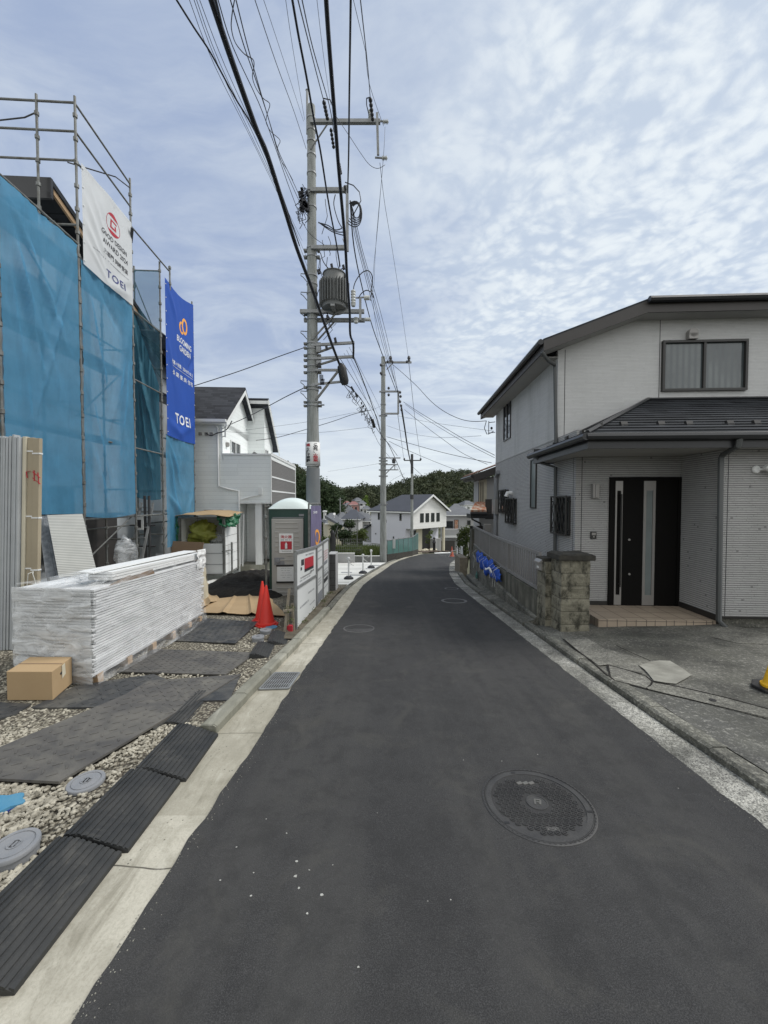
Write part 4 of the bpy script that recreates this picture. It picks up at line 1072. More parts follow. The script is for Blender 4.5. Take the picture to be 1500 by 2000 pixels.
# royal blue banner
bb = thing('banner', LF(.06, 12.4, 3.55), 'tall royal blue banner with orange loop emblem and white lettering', 'banner')
T0, T1, ZB, ZT = 11.65, 13.58, 3.60, 8.27
bd = banf([(0, 1, .4, .8, .03, .04), (0, .1, .6, .02, .03, .05), (1, .15, .3, .03, .03, .04), (0, .7, .3, .3, .04, .03), (1, .62, .75, .5, .03, -.05)], 6, .03)
def topb(a): return -.10 * math.sin(math.pi * a) + .16 * a
m = MB(); m.smooth = True
m.grid(lambda a, b: LF(SB + bd(a, b), T0 + (T1 - T0) * a, ZB - .04 * math.sin(3.14 * a) + (ZT + topb(a) - ZB) * b), 40, 90); obj('cloth', m, M['bannerb'], bb, fixn=False)
wb = warper(bd, T0, T1, ZB, ZT, SB)
ring(bb, M['orangeink'], bpt(.64, .805), .20, .27, .085, .085, wb, rot=R(-8), name='emblem'); ring(bb, M['orangeink'], bpt(.52, .775), .16, .20, .07, .07, wb, a0=1.4, a1=5.6, name='emblem')
text_mesh('lettering', 'BLOOMING', bpt(.62, .685), EX, EZ, .19, M['whiteink'], bb, warp=wb, maxw=1.02, bold=.02)
text_mesh('lettering', 'GARDEN', bpt(.64, .63), EX, EZ, .19, M['whiteink'], bb, warp=wb, maxw=.80, bold=.02)
text_mesh('lettering', '耐震＋制震｜ZEH水準以上', bpt(.55, .50), EX, EZ, .14, M['whiteink'], bb, warp=wb, maxw=1.5, bold=.01)
c0 = bpt(.55, .472); patch(bb, M['whiteink'], c0, [(-.72 + i * .06, -.006) for i in range(25)] + [(.72 - i * .06, .006) for i in range(25)], wb, 'rule')
text_mesh('lettering', '長 期 優 良 住宅', bpt(.55, .43), EX, EZ, .15, M['whiteink'], bb, warp=wb, maxw=1.45, bold=.01)
text_mesh('lettering', 'TOEI', bpt(.52, .135), EX, EZ, .33, M['whiteink'], bb, warp=wb, maxw=.95, bold=.02, spacing=1.15)
# lacing eyelets of banners
for par, tt, z0, z1, n in ((bn, 8.3, 6.7, 8.6, 6), (bb, 11.68, 3.7, 8.1, 12), (bb, 13.56, 3.7, 8.3, 12)):
    m = MB()
    for i in range(n): m.lathe(LF(SB + .012, tt, z0 + (z1 - z0) * i / (n - 1)), [(.012, -.006), (.018, 0), (.012, .006)], 8, axis=(1, 0, 0))
    obj('eyelets', m, M['white'], par)

# unfinished house
uh = thing('house_under_construction', LF(-4, 9.5, gz(-9, 9.5)), 'unfinished house with dark roof and bare eaves behind the blue sheets', 'house')
m = MB(LF)
m.box(-8, -1.05, 3.0, 9.0, lotzL(-1, 8) - 1, 6.4); m.box(-8, -1.051, 9.0, 14.0, lotzL(-1, 8) - 1, 7.5); obj('wall', m, M['metalsheet'], uh)
m = MB(); r0, r1 = -.62, -8.4     # ridge runs across, at t = 8.0
zr, ze = 8.42, 6.05
for (ta, za, tb, zb) in ((8.4, zr, 15, ze),):
    m.prism([LF(r0, ta, za), LF(r1, ta, za), LF(r1, tb, zb), LF(r0, tb, zb)], (0, 0, -.12))
obj('roof', m, M['slate2'], uh)
m = MB(); m.prism([LF(-1.06, 9.0, 7.5), LF(-1.06, 9.0, 8.0), LF(-1.06, 14, 6.2), LF(-1.06, 14, 6)], (-6, 0, 0)); obj('gable', m, M['metalsheet'], uh)
m = MB()
for (ta, za, tb, zb) in ((8.45, zr - .26, 15, ze - .26),):
    m.prism([LF(r0 - .03, ta, za), LF(r0 - .03, tb, zb), LF(r0 - .03, tb, zb + .12), LF(r0 - .03, ta, za + .12)], (-.05, 0, 0))
obj('bargeboard', m, M['wood'], uh)
m = MB(LF); m.box(-8.4, r0, 8.34, 8.4, zr - .42, zr + .01); obj('front_fascia', m, M['gutterblk'], uh)
m = MB(LF); m.box(-1.04, -.98, 8.2, 9.3, .1, 1.9); obj('window', m, M['glass'], uh)
m = MB(LF); m.box(-1.05, -.99, 9.6, 10.9, -.7, 1.2); obj('underlay', m, M['trimdark'], uh)

# ---------------------------------------------------------------- neighbouring white house
nh = thing('white_house', LF(-1.5, 17, gz(-5, 17)), 'new white two storey house with balcony and dark roof behind the portable toilet', 'house')
tF = 14.37
zg = lotz(-5, 14.5) - .5
bs = solve(LF, 529, 930, t=tF)[0]          # right end of the balcony
ws = solve(LF, 467, 1050, t=tF)[0]         # right end of lower wall
gs = solve(LF, 434, 830, t=tF)[0]          # gable plane
zb_ = solve(LF, 500, 982, t=tF)[2]; zt_ = solve(LF, 480, 889, t=tF)[2]
ze = solve(LF, 400, 826, t=tF)[2]
step = solve(LF, 480, 1104, t=tF)[2]
m = MB(LF)
m.box(-7, gs, tF, 21, zt_ - .2, ze + .1)
m.box(-7, ws, tF + .001, 16, zg, zt_ - .2)
m.box(-7, bs - .35, 16.0, 22, zg, zb_)
obj('wall', m, M['wh'], nh)
m = MB(LF); m.box(ws, bs - .3, tF + .12, 16, zg, step); obj('plinth', m, M['kerb'], nh)
m = MB(LF); m.box(ws + .02, bs - .7, tF + .9, tF + .95, step, zb_ - .02); obj('porch_wall', m, M['wh'], nh)
m = MB(LF); m.box(bs - .62, bs - .38, tF + .1, tF + .34, step, zb_); obj('porch_pillar', m, M['trimwhite'], nh)
m = MB(LF); m.box(ws + .12, bs - .72, tF + .86, tF + .89, step, zb_ - .25); obj('porch_door', m, M['trimwhite'], nh)
# balcony
m = MB(LF); m.box(gs + .02, bs, tF - .012, tF + 5.2, zb_, zt_); obj('balcony_box', m, M['wh'], nh)
m = MB(LF); m.box(gs - .02, bs + .03, tF - .05, tF + .1, zt_, zt_ + .06); m.box(bs - .08, bs + .03, tF + .1, tF + 5.2, zt_, zt_ + .06)
m.box(bs - .03, bs + .02, tF - .03, tF + .03, zb_ - .02, zt_); m.box(bs - .03, bs + .03, tF + 5.1, tF + 5.2, zg + .8, zt_); m.box(gs + .5, bs + .02, tF - .03, tF, zb_ - .03, zb_ + .03)
obj('balcony_trim', m, M['trimwhite'], nh)
m = MB(LF); m.box(bs + .001, bs + .014, tF + .06, tF + 5.08, zg + .8, zt_ - .12); obj('brick_cladding', m, M['greybrick'], nh)
for zz2 in (zt_ - .12, zt_ - .78, zt_ - 1.32):
    m = MB(LF); m.box(bs + .014, bs + .03, tF + .06, tF + 5.08, zz2 - .05, zz2 + .01); obj('white_band', m, M['trimwhite'], nh)
m = MB(); m.tube([LF(bs, tF + .1, zt_ + .10), LF(bs, tF + 5.1, zt_ + .10)], .02, 6)
for i in range(9): m.bar(LF(bs, tF + .2 + i * .6, zt_), LF(bs, tF + .2 + i * .6, zt_ + .1), .02)
obj('handrail', m, M['trimwhite'], nh)
# main roof, ridge running left-right, front slope towards the camera, gable to the road
rt = solve(LF, 478, 759, s=gs + .25); rz = rt[2]; rtt = rt[1]
sl = (rz - ze) / (rtt - tF + .35)
go = gs + .28
def slab(pts, th=.12): m = MB(); m.prism([LF(*p) for p in pts], (0, 0, -th)); return m
obj('roof', slab([(go, tF - .35, ze + .08), (-7.5, tF - .35, ze + .08), (-7.5, rtt, rz + .05), (go, rtt, rz + .05)]), M['slate'], nh)
obj('roof', slab([(go, rtt, rz + .05), (-7.5, rtt, rz + .05), (-7.5, rtt + 3, rz - 3 * sl), (go, rtt + 3, rz - 3 * sl)]), M['slate'], nh)
m = MB(); m.prism([LF(gs, tF, ze - .1), LF(gs, tF + .02, ze + .12), LF(gs, rtt, rz - .1), LF(gs, rtt + 2.6, rz - 2.6 * sl - .1), LF(gs, rtt + 2.6, ze - .1)], (-.15, 0, 0)); obj('gable', m, M['wh'], nh)
m = MB()
for (ta, za, tb, zb2) in ((tF - .36, ze - .02, rtt, rz - .06), (rtt, rz - .06, rtt + 3, rz - 3 * sl - .06)):
    m.prism([LF(go + .01, ta, za), LF(go + .01, tb, zb2), LF(go + .01, tb, zb2 - .17), LF(go + .01, ta, za - .17)], (-.04, 0, 0))
obj('bargeboard', m, M['trimwhite'], nh)
m = MB(LF); m.box(-7.5, go, tF - .46, tF - .35, ze - .04, ze + .06); obj('gutter', m, M['trimwhite'], nh)
m = MB(LF); m.box(-7.5, go - .02, tF - .34, tF, ze - .07, ze - .03); obj('soffit', m, M['trimwhite'], nh)
# second, taller mass nearer the road
t2 = 17.6; sr = solve(LF, 516, 800, t=t2)[0]; z2 = solve(LF, 500, 788, t=t2)[2]
sl_ = solve(LF, 479, 830, t=t2)[0]
e2 = solve(LF, 545, 884, s=sr + .25)
m = MB(); 
sl2 = (z2 - e2[2]) / (e2[1] - t2)
m.prism([LF(sr, t2, zt_ - 1), LF(sr, t2, z2 - .05), LF(sr, e2[1] - .3, z2 - .05 - (e2[1] - .3 - t2) * sl2), LF(sr, e2[1] - .3, zt_ - 1)], Vector(LF(sl_ - 1.5, t2, 0)) - Vector(LF(sr, t2, 0))); obj('upper_wall', m, M['wh'], nh)
sv = sr + .28
obj('roof', slab([(sv, t2 - .3, z2 + .16), (sl_ - 2, t2 - .3, z2 + .16), (sl_ - 2, e2[1], e2[2] + .1), (sv, e2[1], e2[2] + .1)], .1), M['slate'], nh)
m = MB(); m.prism([LF(sv + .01, t2 - .32, z2 + .10), LF(sv + .01, e2[1], e2[2] + .04), LF(sv + .01, e2[1], e2[2] - .16), LF(sv + .01, t2 - .32, z2 - .10)], (-.04, 0, 0))
m.prism([LF(sv, t2 - .33, z2 - .10), LF(sl_ - 2, t2 - .33, z2 - .10), LF(sl_ - 2, t2 - .33, z2 + .04), LF(sv, t2 - .33, z2 + .04)], (0, -.03, 0)); obj('bargeboard', m, M['trimwhite'], nh)
# windows
def win(frame, s=None, t=None, u0=0, v0=0, u1=0, v1=0, par=None, fm='bronze', gm='glass', fw=.04, mull=True, dep=.03, name='window'):
    """window with frame and glass whose corners are read off the wall plane"""
    if t is not None:
        a = solve(frame, u0, v0, t=t); b = solve(frame, u1, v1, t=t); s0, s1 = sorted((a[0], b[0])); z0, z1 = sorted((a[2], b[2]))
        m = MB(frame)
        for q in ((s0, s1, z1 - fw, z1), (s0, s1, z0, z0 + fw), (s0, s0 + fw, z0 + fw, z1 - fw), (s1 - fw, s1, z0 + fw, z1 - fw)): m.box(q[0], q[1], t - dep, t + .01, q[2], q[3])
        if mull: m.box((s0 + s1) / 2 - fw / 2, (s0 + s1) / 2 + fw / 2, t - dep * .8, t + .01, z0 + fw, z1 - fw)
        f = obj(name, m, M[fm], par); m = MB(frame); m.box(s0 + fw, s1 - fw, t - .008, t + .005, z0 + fw, z1 - fw); obj('pane', m, M[gm], f)
        return f, (s0, s1, z0, z1)
    a = solve(frame, u0, v0, s=s); b = solve(frame, u1, v1, s=s); t0, t1 = sorted((a[1], b[1])); z0, z1 = sorted(((a[2]), b[2]))
    sg = -1 if frame is RF else 1; m = MB(frame); e0, e1 = sorted((s, s + sg * dep)); 
    for q in ((t0, t1, z1 - fw, z1), (t0, t1, z0, z0 + fw), (t0, t0 + fw, z0 + fw, z1 - fw), (t1 - fw, t1, z0 + fw, z1 - fw)): m.box(e0, e1, q[0], q[1], q[2], q[3])
    if mull: m.box(e0, e1, (t0 + t1) / 2 - fw / 2, (t0 + t1) / 2 + fw / 2, z0 + fw, z1 - fw)
    f = obj(name, m, M[fm], par); m = MB(frame); g0, g1 = sorted((s, s + sg * .008)); m.box(g0, g1, t0 + fw, t1 - fw, z0 + fw, z1 - fw); obj('pane', m, M[gm], f)
    return f, (t0, t1, z0, z1)
win(LF, s=gs, u0=449, v0=859, u1=468, v1=892, par=nh, fm='trimwhite', dep=.05)
win(LF, s=sr, u0=516.5, v0=876, u1=523, v1=890, par=nh, fm='trimwhite', dep=.04)
win(LF, t=tF, u0=397, v0=994, u1=438, v1=1006, par=nh, fm='trimwhite')
m = MB(); c = solve(LF, 442, 868, s=gs); m.lathe(LF(c[0] + .03, c[1], c[2]), [(.05, -.1), (.09, -.05), (.09, .05), (.05, .08)], 10); obj('wall_light', m, M['silver'], nh)
# drainpipes
def pipe(frame, pts, r, mat, par, name='downpipe'):
    m = MB(); m.smooth = 'auto'; m.tube([frame(*p) for p in pts], r, 8); return obj(name, m, M[mat], par)
def sv_(u, v, t=None, s=None, fr=LF): return solve(fr, u, v, s=s, t=t)
tq = tF - .06
pipe(LF, [sv_(414, 826, tq), sv_(425, 836, tq), sv_(427, 949, tq), sv_(445, 955, tq), sv_(466, 959, tq), sv_(467, 1000, tq), sv_(468, 1106, tq)], .035, 'trimwhite', nh)
pipe(LF, [sv_(510, 966, tq), sv_(490, 970, tq), sv_(470, 976, tq)], .025, 'trimwhite', nh)
pipe(LF, [sv_(476, 1004, tF + .1), sv_(474, 1106, tF + .1)], .03, 'trimwhite', nh)
m = MB(LF); c = sv_(509, 959, tF); m.box(c[0] - .07, c[0] + .07, tF - .09, tF - .012, c[2] - .12, c[2] + .12); obj('junction_box', m, M['trimwhite'], nh)
m = MB(LF); c = sv_(392, 848, tF)
for k in (0, .22, .4): m.box(c[0] + k - .05, c[0] + k + .05, tF - .08, tF, c[2] - .05, c[2] + .06)
m.lathe(LF(c[0] + .02, tF - .03, c[2] - .22), [(.10, 0), (.12, .02), (.10, .04), (.08, .02)], 16, axis=(0, 1, 0)); obj('vent_covers', m, M['silver'], nh)
m = MB(); c = Vector(LF(*sv_(433, 838, tF - .1))); m.bar(c, c + Vector((.25, -.3, 0)), .02); m.bar(c - Vector((0, 0, .3)), c + Vector((.25, -.3, -.3)), .02); m.bar(c + Vector((.25, -.3, .05)), c + Vector((.25, -.3, -.35)), .03); obj('cable_bracket', m, M['galv'], nh)
# something black with a handle on the balcony
c = LF(*sv_(497, 886, 15.4)); hg = thing('grill_bag', (c[0], c[1], c[2] - .3), 'black domed bag standing on the balcony of the white house', 'bag')
m = MB(); m.smooth = True; m.grid(lambda a, b: (c[0] - .26 + .52 * a, c[1] + (b - .5) * .3, c[2] - .30 + (.35 + .05 * noise.noise((a * 5, b * 3, 0))) * (math.sin(math.pi * a) ** .45) * (math.sin(math.pi * b) ** .4)), 18, 8); obj('cloth', m, M['black'], hg)
m = MB(); m.tube([(c[0] - .05, c[1], c[2] + .02), (c[0], c[1], c[2] + .12), (c[0] + .05, c[1], c[2] + .02)], .01, 6); obj('handle', m, M['silver'], hg)

# ---------------------------------------------------------------- material on the lot
# long wrapped stack of boards
A = Vector((-2.88, 3.78, 0)); B = Vector((-3.08, 6.48, 0)); ln = (B - A); L = ln.length; ln.normalize(); wd_ = Vector((-.995, .10, 0))
WID = .86
bsk = thing('board_stack', (-3.7, 5.6, lotz(-3.7, 5.6)), 'long pile of plasterboards wrapped in clear film on wooden battens', 'board stack')
zt0 = .66
m = MB(); rr = random.Random(2); nb_ = 32
zlow = lambda y: lotz(-3, y) + .10
for i in range(nb_):
    a0 = rr.uniform(-.008, .008); a1 = rr.uniform(-.025, .025); sag = .0
    h0 = (i / nb_); h1 = (i + .70) / nb_
    def pt(al, w_, h):
        p = A + ln * al * L + wd_ * w_
        zb = lerp_tab([(0, lotz(-3, 4.0) + .09), (1, lotz(-3, 7.1) + .17)], al); zt = lerp_tab([(0, .73), (1, .60)], al)
        return (p.x, p.y, zb + (zt - zb) * h)
    o_ = a0 - .03 * (h0 - .5)
    v0 = [pt(0 + a1 * .5, o_, h0), pt(1 + a1, o_, h0), pt(1 + a1, WID + o_, h0), pt(a1 * .5, WID + o_, h0)]
    v1 = [pt(0 + a1 * .5, o_, h1), pt(1 + a1, o_, h1), pt(1 + a1, WID + o_, h1), pt(a1 * .5, WID + o_, h1)]
    m.hexa(v0, v1)
obj('boards', m, M['board'], bsk)
m = MB()
for al in (.03, .22, .42, .62, .82, .97):
    p = A + ln * al * L; z0 = lotz(p.x, p.y); m.obox(tuple(p + wd_ * WID / 2 + Vector((0, 0, z0 + .05))), wd_ * WID / 2, ln * .045, (0, 0, .05))
obj('battens', m, M['wood'], bsk)
# loose top bundle
def tp(al, w_, z): p = A + ln * al * L + wd_ * w_; return (p.x, p.y, z)
m = MB()
for k in range(3):
    z0 = .745 + k * .032
    m.hexa([tp(.0 + .12, .02, z0), tp(1.02, .02, z0 - .12), tp(1.02, .30, z0 - .12), tp(.12, .30, z0)], [tp(.12, .02, z0 + .026), tp(1.02, .02, z0 - .09), tp(1.02, .30, z0 - .09), tp(.12, .30, z0 + .026)])
m.hexa([tp(.05, .10, .85), tp(1.0, .10, .745), tp(1.0, .32, .745), tp(.07, .32, .85)], [tp(.05, .10, .862), tp(1.0, .10, .757), tp(1.0, .32, .757), tp(.07, .32, .862)])
obj('top_boards', m, M['white'], bsk)
m = MB(); m.prism([tp(.06, -.012, .69), tp(.42, -.012, .67), tp(.40, -.012, .735), tp(.26, -.012, .725), tp(.22, -.012, .75), tp(.10, -.012, .725)], (.006, 0, 0)); obj('cardboard_strip', m, M['cardd'], bsk)
# film: side, end and top skins with wrinkles
def filmskin(f, nu, nv, seed, amp=.02, fm='film'):
    m = MB(); m.smooth = True
    def g(a, b):
        p, n = f(a, b); n = Vector(n)
        e = noise.noise((a * 4 + seed, b * 6, seed)) + .45 * noise.noise((a * 8 + b * 9, b * 14, seed + 2)) + .7 * abs(noise.noise((a * 5 - b * 8, a * 3, seed + 7)))
        return Vector(p) + n * (.018 + amp * e)
    m.grid(g, nu, nv); o = obj('film', m, M[fm], bsk, fixn=False); return o
def side_f(a, b):
    p = A + ln * (-.01 + 1.02 * a) * L; z0 = lotz(p.x, p.y) + .03; z1 = lerp_tab([(0, .76), (1, .72)], a)
    flare = .16 * max(0, .25 - b) * 4 * (.4 + .6 * math.sin(a * 3))
    p = p - wd_ * (flare * .6); return (p.x, p.y, z0 + (z1 - z0) * b), (-wd_.x, -wd_.y, 0)
filmskin(side_f, 60, 26, 1, .016, 'film2')
def end_f(a, b):
    p = A - ln * .02 + wd_ * (WID * a); return (p.x, p.y, lotz(p.x, p.y) + .03 + (.76 - lotz(p.x, p.y) - .05) * b), (-ln.x, -ln.y, 0)
filmskin(end_f, 30, 36, 4, .04); filmskin(end_f, 24, 26, 14, .02, 'film3')
def end_g(a, b):
    p = B + ln * .02 + wd_ * (WID * a); return (p.x, p.y, lotz(p.x, p.y) + .03 + (.66 - lotz(p.x, p.y)) * b), (ln.x, ln.y, 0)
filmskin(end_g, 20, 24, 4, .02)
def top_f(a, b):
    p = A + ln * L * a + wd_ * (.30 + (WID - .30) * b); return (p.x, p.y, lerp_tab([(0, .745), (1, .62)], a)), (0, 0, 1)
filmskin(top_f, 50, 18, 9)
# crumpled film end on the top bundle
m = MB(); m.smooth = True
m.grid(lambda a, b: (lambda q: (q[0] + .05 * noise.noise((a * 4, b * 9, 1)), q[1] + .06 * noise.noise((a * 9, b * 5, 3)), q[2] + .03 * noise.noise((a * 7, b * 7, 8))))(tp(.02 + .12 * a, .0 + .36 * (.5 + .5 * math.cos(b * 6.28)), .79 + .06 * math.sin(b * 6.28))), 16, 26)
obj('film', m, M['film'], bsk, fixn=False)
m = MB(); m.smooth = True
m.grid(lambda a, b: (lambda q: (q[0] + .04 * noise.noise((a * 4, b * 6, 1)), q[1] + .05 * noise.noise((a * 6, b * 5, 3)), q[2]))(tp(.9 + .16 * a, -.03 + .04 * a, .80 - .03 * a - .32 * b)), 14, 14)
obj('wrapping_end', m, M['white'], bsk, fixn=False, thick=.004)
# cardboard box in front
bx = G(11, 1371, .05); by = G(103, 1371, .05); bz = G(147, 1330, .05)
z = lotz(by.x, by.y) + .02
p0 = Vector((by.x, by.y, z)); e1 = (Vector((bx.x, bx.y, z)) - p0); e1.length = .44; e2 = Vector((-e1.y, e1.x, 0)).normalized() * -1
e1 = Vector((-.41, .0, 0)); e2 = Vector((-.09, .33, 0))
cb = thing('cardboard_box', tuple(p0 + (e1 + e2) / 2), 'plain closed cardboard box standing in front of the wrapped board stack', 'box')
m = MB(); m.hexa([tuple(p0), tuple(p0 + e1), tuple(p0 + e1 + e2), tuple(p0 + e2)], [tuple(q + Vector((0, 0, .262))) for q in (p0, p0 + e1, p0 + e1 + e2, p0 + e2)]); obj('body', m, M['card'], cb, bevel=.004)
m = MB(); q = p0 + e2 * .5; dn = Vector((e2.y, -e2.x, 0)).normalized(); eu = e2.normalized()
m.prism([tuple(q + dn * .001 + eu * (.045 * math.cos(k)) + Vector((0, 0, .185 + .014 * math.sin(k)))) for k in [i * .42 for i in range(15)]], dn * .003); obj('hand_hole', m, M['ink'], cb)
m = MB(); m.hexa([tuple(p0 + e1 * .0 + e2 * .48 + Vector((0, 0, .263))), tuple(p0 + e1 + e2 * .48 + Vector((0, 0, .263))), tuple(p0 + e1 + e2 * .52 + Vector((0, 0, .263))), tuple(p0 + e2 * .52 + Vector((0, 0, .263)))], [tuple(p0 + e2 * .48 + Vector((0, 0, .265))), tuple(p0 + e1 + e2 * .48 + Vector((0, 0, .265))), tuple(p0 + e1 + e2 * .52 + Vector((0, 0, .265))), tuple(p0 + e2 * .52 + Vector((0, 0, .265)))]); obj('flap_seam', m, M['cardd'], cb)
m = MB(); q = p0 + e2 * .45 + dn * .003; m.prism([tuple(q + Vector((0, 0, .25))), tuple(q + eu * .05 + Vector((0, 0, .255))), tuple(q + eu * .06 + Vector((0, 0, .15))), tuple(q + eu * .0 + Vector((0, 0, .13)))], dn * .003); obj('torn_flap', m, M['cream'], cb)

# standing board packs at the left
zz3 = lotz(-4.6, 4.8)
def standing(name, x0, x1, y0, y1, zt, mat, label, ribs=0, bands=(), lean=.0, cat='board pack', par=None):
    r_ = thing(name, ((x0 + x1) / 2, (y0 + y1) / 2, zz3), label, cat)
    m = MB()
    if ribs:
        w_ = (x1 - x0) / ribs
        for i in range(ribs):
            j = random.uniform(-.03, .02)
            m.hexa([(x0 + i * w_, y0 + j * .4, zz3), (x0 + (i + .8) * w_, y0 + j * .4, zz3), (x0 + (i + .8) * w_, y1, zz3), (x0 + i * w_, y1, zz3)], [(x0 + i * w_ + lean, y0 + j * .4 + .1, zt + j), (x0 + (i + .8) * w_ + lean, y0 + j * .4 + .1, zt + j), (x0 + (i + .8) * w_ + lean, y1 + .1, zt + j), (x0 + i * w_ + lean, y1 + .1, zt + j)])
    else:
        m.hexa([(x0, y0, zz3), (x1, y0, zz3), (x1, y1, zz3), (x0, y1, zz3)], [(x0 + lean, y0 + .1, zt), (x1 + lean, y0 + .1, zt), (x1 + lean, y1 + .1, zt), (x0 + lean, y1 + .1, zt)])
    obj('boards', m, M[mat], r_, bevel=.004)
    if bands:
        m = MB()
        for z in bands:
            q = (z - zz3) / (zt - zz3); dy = .1 * q; dx = lean * q
            m.box(x0 + dx - .004, x1 + dx + .004, y0 + dy - .006, y0 + dy - .001, z - .009, z + .009); m.box(x1 + dx + .001, x1 + dx + .006, y0 + dy - .006, y1 + dy, z - .009, z + .009)
        obj('strap', m, M['white'], r_)
    return r_
sx = lambda u, Y: (u - 750) / 750 * Y
sq = lambda u: (u - 750) / 750 * 5.0
standing('corrugated_board_pack', sq(-45), sq(40), 4.90, 4.99, 2.45, 'metalsheet', 'upright pack of thin grey boards at the far left edge', ribs=16, lean=.02)
standing('cream_board_pack', sq(40.5), sq(47), 4.93, 4.99, 2.44, 'cream', 'narrow cream wrapped pack standing beside the grey boards', lean=.02)
pk = standing('beige_board_pack', sq(47.5), sq(59), 4.95, 4.99, 2.43, 'beigepack', 'left one of two tall beige packs with white straps', bands=(2.25, 1.4, .72, -.0), lean=.02)
pk2 = standing('beige_board_pack', sq(59.5), sq(72), 4.94, 4.99, 2.42, 'beigepack', 'right one of two tall beige packs with red tape marks', bands=(2.22, 1.38, .70, .0), lean=.02)
m = MB(); q = sq(60) + .018
for (a, b, c_, d) in ((.0, 1.98, .10, 1.90), (.0, 1.90, .10, 1.82), (.02, 2.0, .02, 1.86), (.07, 1.97, .08, 1.82), (-.08, 1.98, -.03, 1.99), (-.08, 1.98, -.07, 1.90)): m.bar((q + a, 4.94 + .078, b), (q + c_, 4.94 + .078, d), .012, .004)
obj('red_mark', m, M['red'], pk2)
m = MB()
for k in (-1, 1): m.tube([(q + .02, 4.97, .68), (q + .02 + k * .03, 4.93, .66), (q + .02 + k * .05, 4.94, .56), (q + .02 + k * .06, 4.94, .48)], .005, 5)
obj('knot', m, M['rope'], pk2)

# leaning ribbed panels
lp = thing('ribbed_sheet', (sx(140, 6.6), 6.7, lotz(-5, 6.7)), 'white ribbed panel in film leaning against the scaffold foot', 'panel')
a, b, c_, d = P(92, 1006, 6.9), P(161, 1004, 7.1), P(190, 1120, 6.5), P(115, 1128, 6.3)
m = MB(); m.prism([a, b, c_, d], (-.03, .03, 0)); obj('panel', m, M['wiremesh'], lp)
lp2 = thing('foil_pack', (sx(95, 6.6), 6.7, lotz(-5, 6.7)), 'foil wrapped dark panels leaning behind the ribbed panel', 'panel')
for k in range(3):
    a, b, c_, d = P(74 + k * 5, 1010, 7.0 + k * .03), P(84 + k * 5, 1008, 7.05 + k * .03), P(108 + k * 5, 1128, 6.4 + k * .03), P(90 + k * 5, 1128, 6.35 + k * .03)
    m = MB(); m.prism([a, b, c_, d], (-.05, .25, 0)); obj('sheet', m, M['foil'], lp2)

# rubbish cage
Yc = 12.0; zc = lotz(-5.5, 12) ; 
tC = solve(LF, 438, 1135, t=12.3)
def cs(u): return solve(LF, u, 1050, t=12.3)[0]
s0, s1 = cs(352), cs(438); zt3 = solve(LF, 400, 1012, t=12.3)[2]; s2 = s1; t3 = 12.3 + 1.25
wc = thing('rubbish_cage', LF((s0 + s1) / 2, 12.9, zc), 'steel rubbish cage with white board sides under a cardboard lid', 'rubbish cage')
m = MB(LF); m.box(s0, s1, t3 - .02, t3, zc + .1, zt3); m.box(s0 - .0, s0 + .02, 12.3, t3, zc + .1, zt3); m.box(s0 + .5, s1, 12.3, 12.32, zc + .12, zc + 1.1); 
for k in range(6):
    z = zc + .1 + k * (zt3 - zc - .1) / 6; m.box(s1 - .01, s1 + .012, 12.32, t3, z + .012, z + (zt3 - zc - .1) / 6 - .004)
obj('side_boards', m, M['white'], wc)
m = MB(LF)
for z in (zc + .42, zc + .78): m.box(s0 + .5, s1, 12.285, 12.3, z, z + .012)
obj('board_seams', m, M['greyink'], wc)
m = MB()
for s_, t_ in ((s0, 12.27), (s1, 12.27), (s0, t3), (s1 + .02, t3)): m.bar(LF(s_, t_, zc), LF(s_, t_, zt3 + .02), .07)
for z in (zc + .1, zt3): m.bar(LF(s0, 12.27, z), LF(s1, 12.27, z), .04); m.bar(LF(s1 + .02, 12.27, z), LF(s1 + .02, t3, z), .04)
m.bar(LF(s1 + .1, 12.7, zc - .1), LF(s1 + .1, 12.7, zc + 1.1), .05); m.bar(LF(s1 - .05, 12.24, zc + .85), LF(s1 + .13, 12.7, zc + .85), .03)
obj('frame', m, M['pipe'], wc)
m = MB(); m.smooth = True; m.grid(lambda a, b: LF(s0 - .15 + (s1 - s0 + .35) * a, 12.1 + 1.6 * b, zt3 + .05 + .16 * math.sin(math.pi * a) * .5 + .05 * noise.noise((a * 3, b * 3, 0)) + .10 * b), 16, 8)
cprop(obj('cardboard_cover', m, M['card'], None, thick=.012, fixn=False), 'bowed cardboard sheet laid as a lid on the rubbish cage', 'cardboard')
def tarp(pts, label, seed):
    m = MB(); m.smooth = True; a, b, c_, d = map(Vector, pts)
    m.grid(lambda i, j: a.lerp(b, i).lerp(d.lerp(c_, i), j) + Vector((.10 * noise.noise((i * 5, j * 5, seed)), .14 * noise.noise((i * 6, j * 4, seed + 4)), .08 * noise.noise((i * 6, j * 6, seed + 2)))), 20, 20)
    return tobj('green_tarp', m, M['greentarp'], label, 'tarpaulin', 'green tarpaulins on the rubbish cage', thick=.006, fixn=False)
tarp([LF(s1 - .25, 12.2, zt3 + .10), LF(s1 + .35, 12.9, zt3 + .12), LF(s1 + .30, 12.6, zt3 - .30), LF(s1 - .0, 12.15, zt3 - .28)], 'crumpled green tarpaulin hanging off the right corner of the rubbish cage', 3)
tarp([LF(s0 - .22, 12.2, zt3 + .05), LF(s0 - .02, 12.2, zt3 + .05), LF(s0 - .03, 12.2, zt3 - .95), LF(s0 - .20, 12.2, zt3 - .90)], 'green tarpaulin strip hanging beside the blue sheet, left of the rubbish cage', 8)
m = MB(); m.smooth = True
yb = Vector(LF(s0 + .52, 12.75, zt3 - .52))
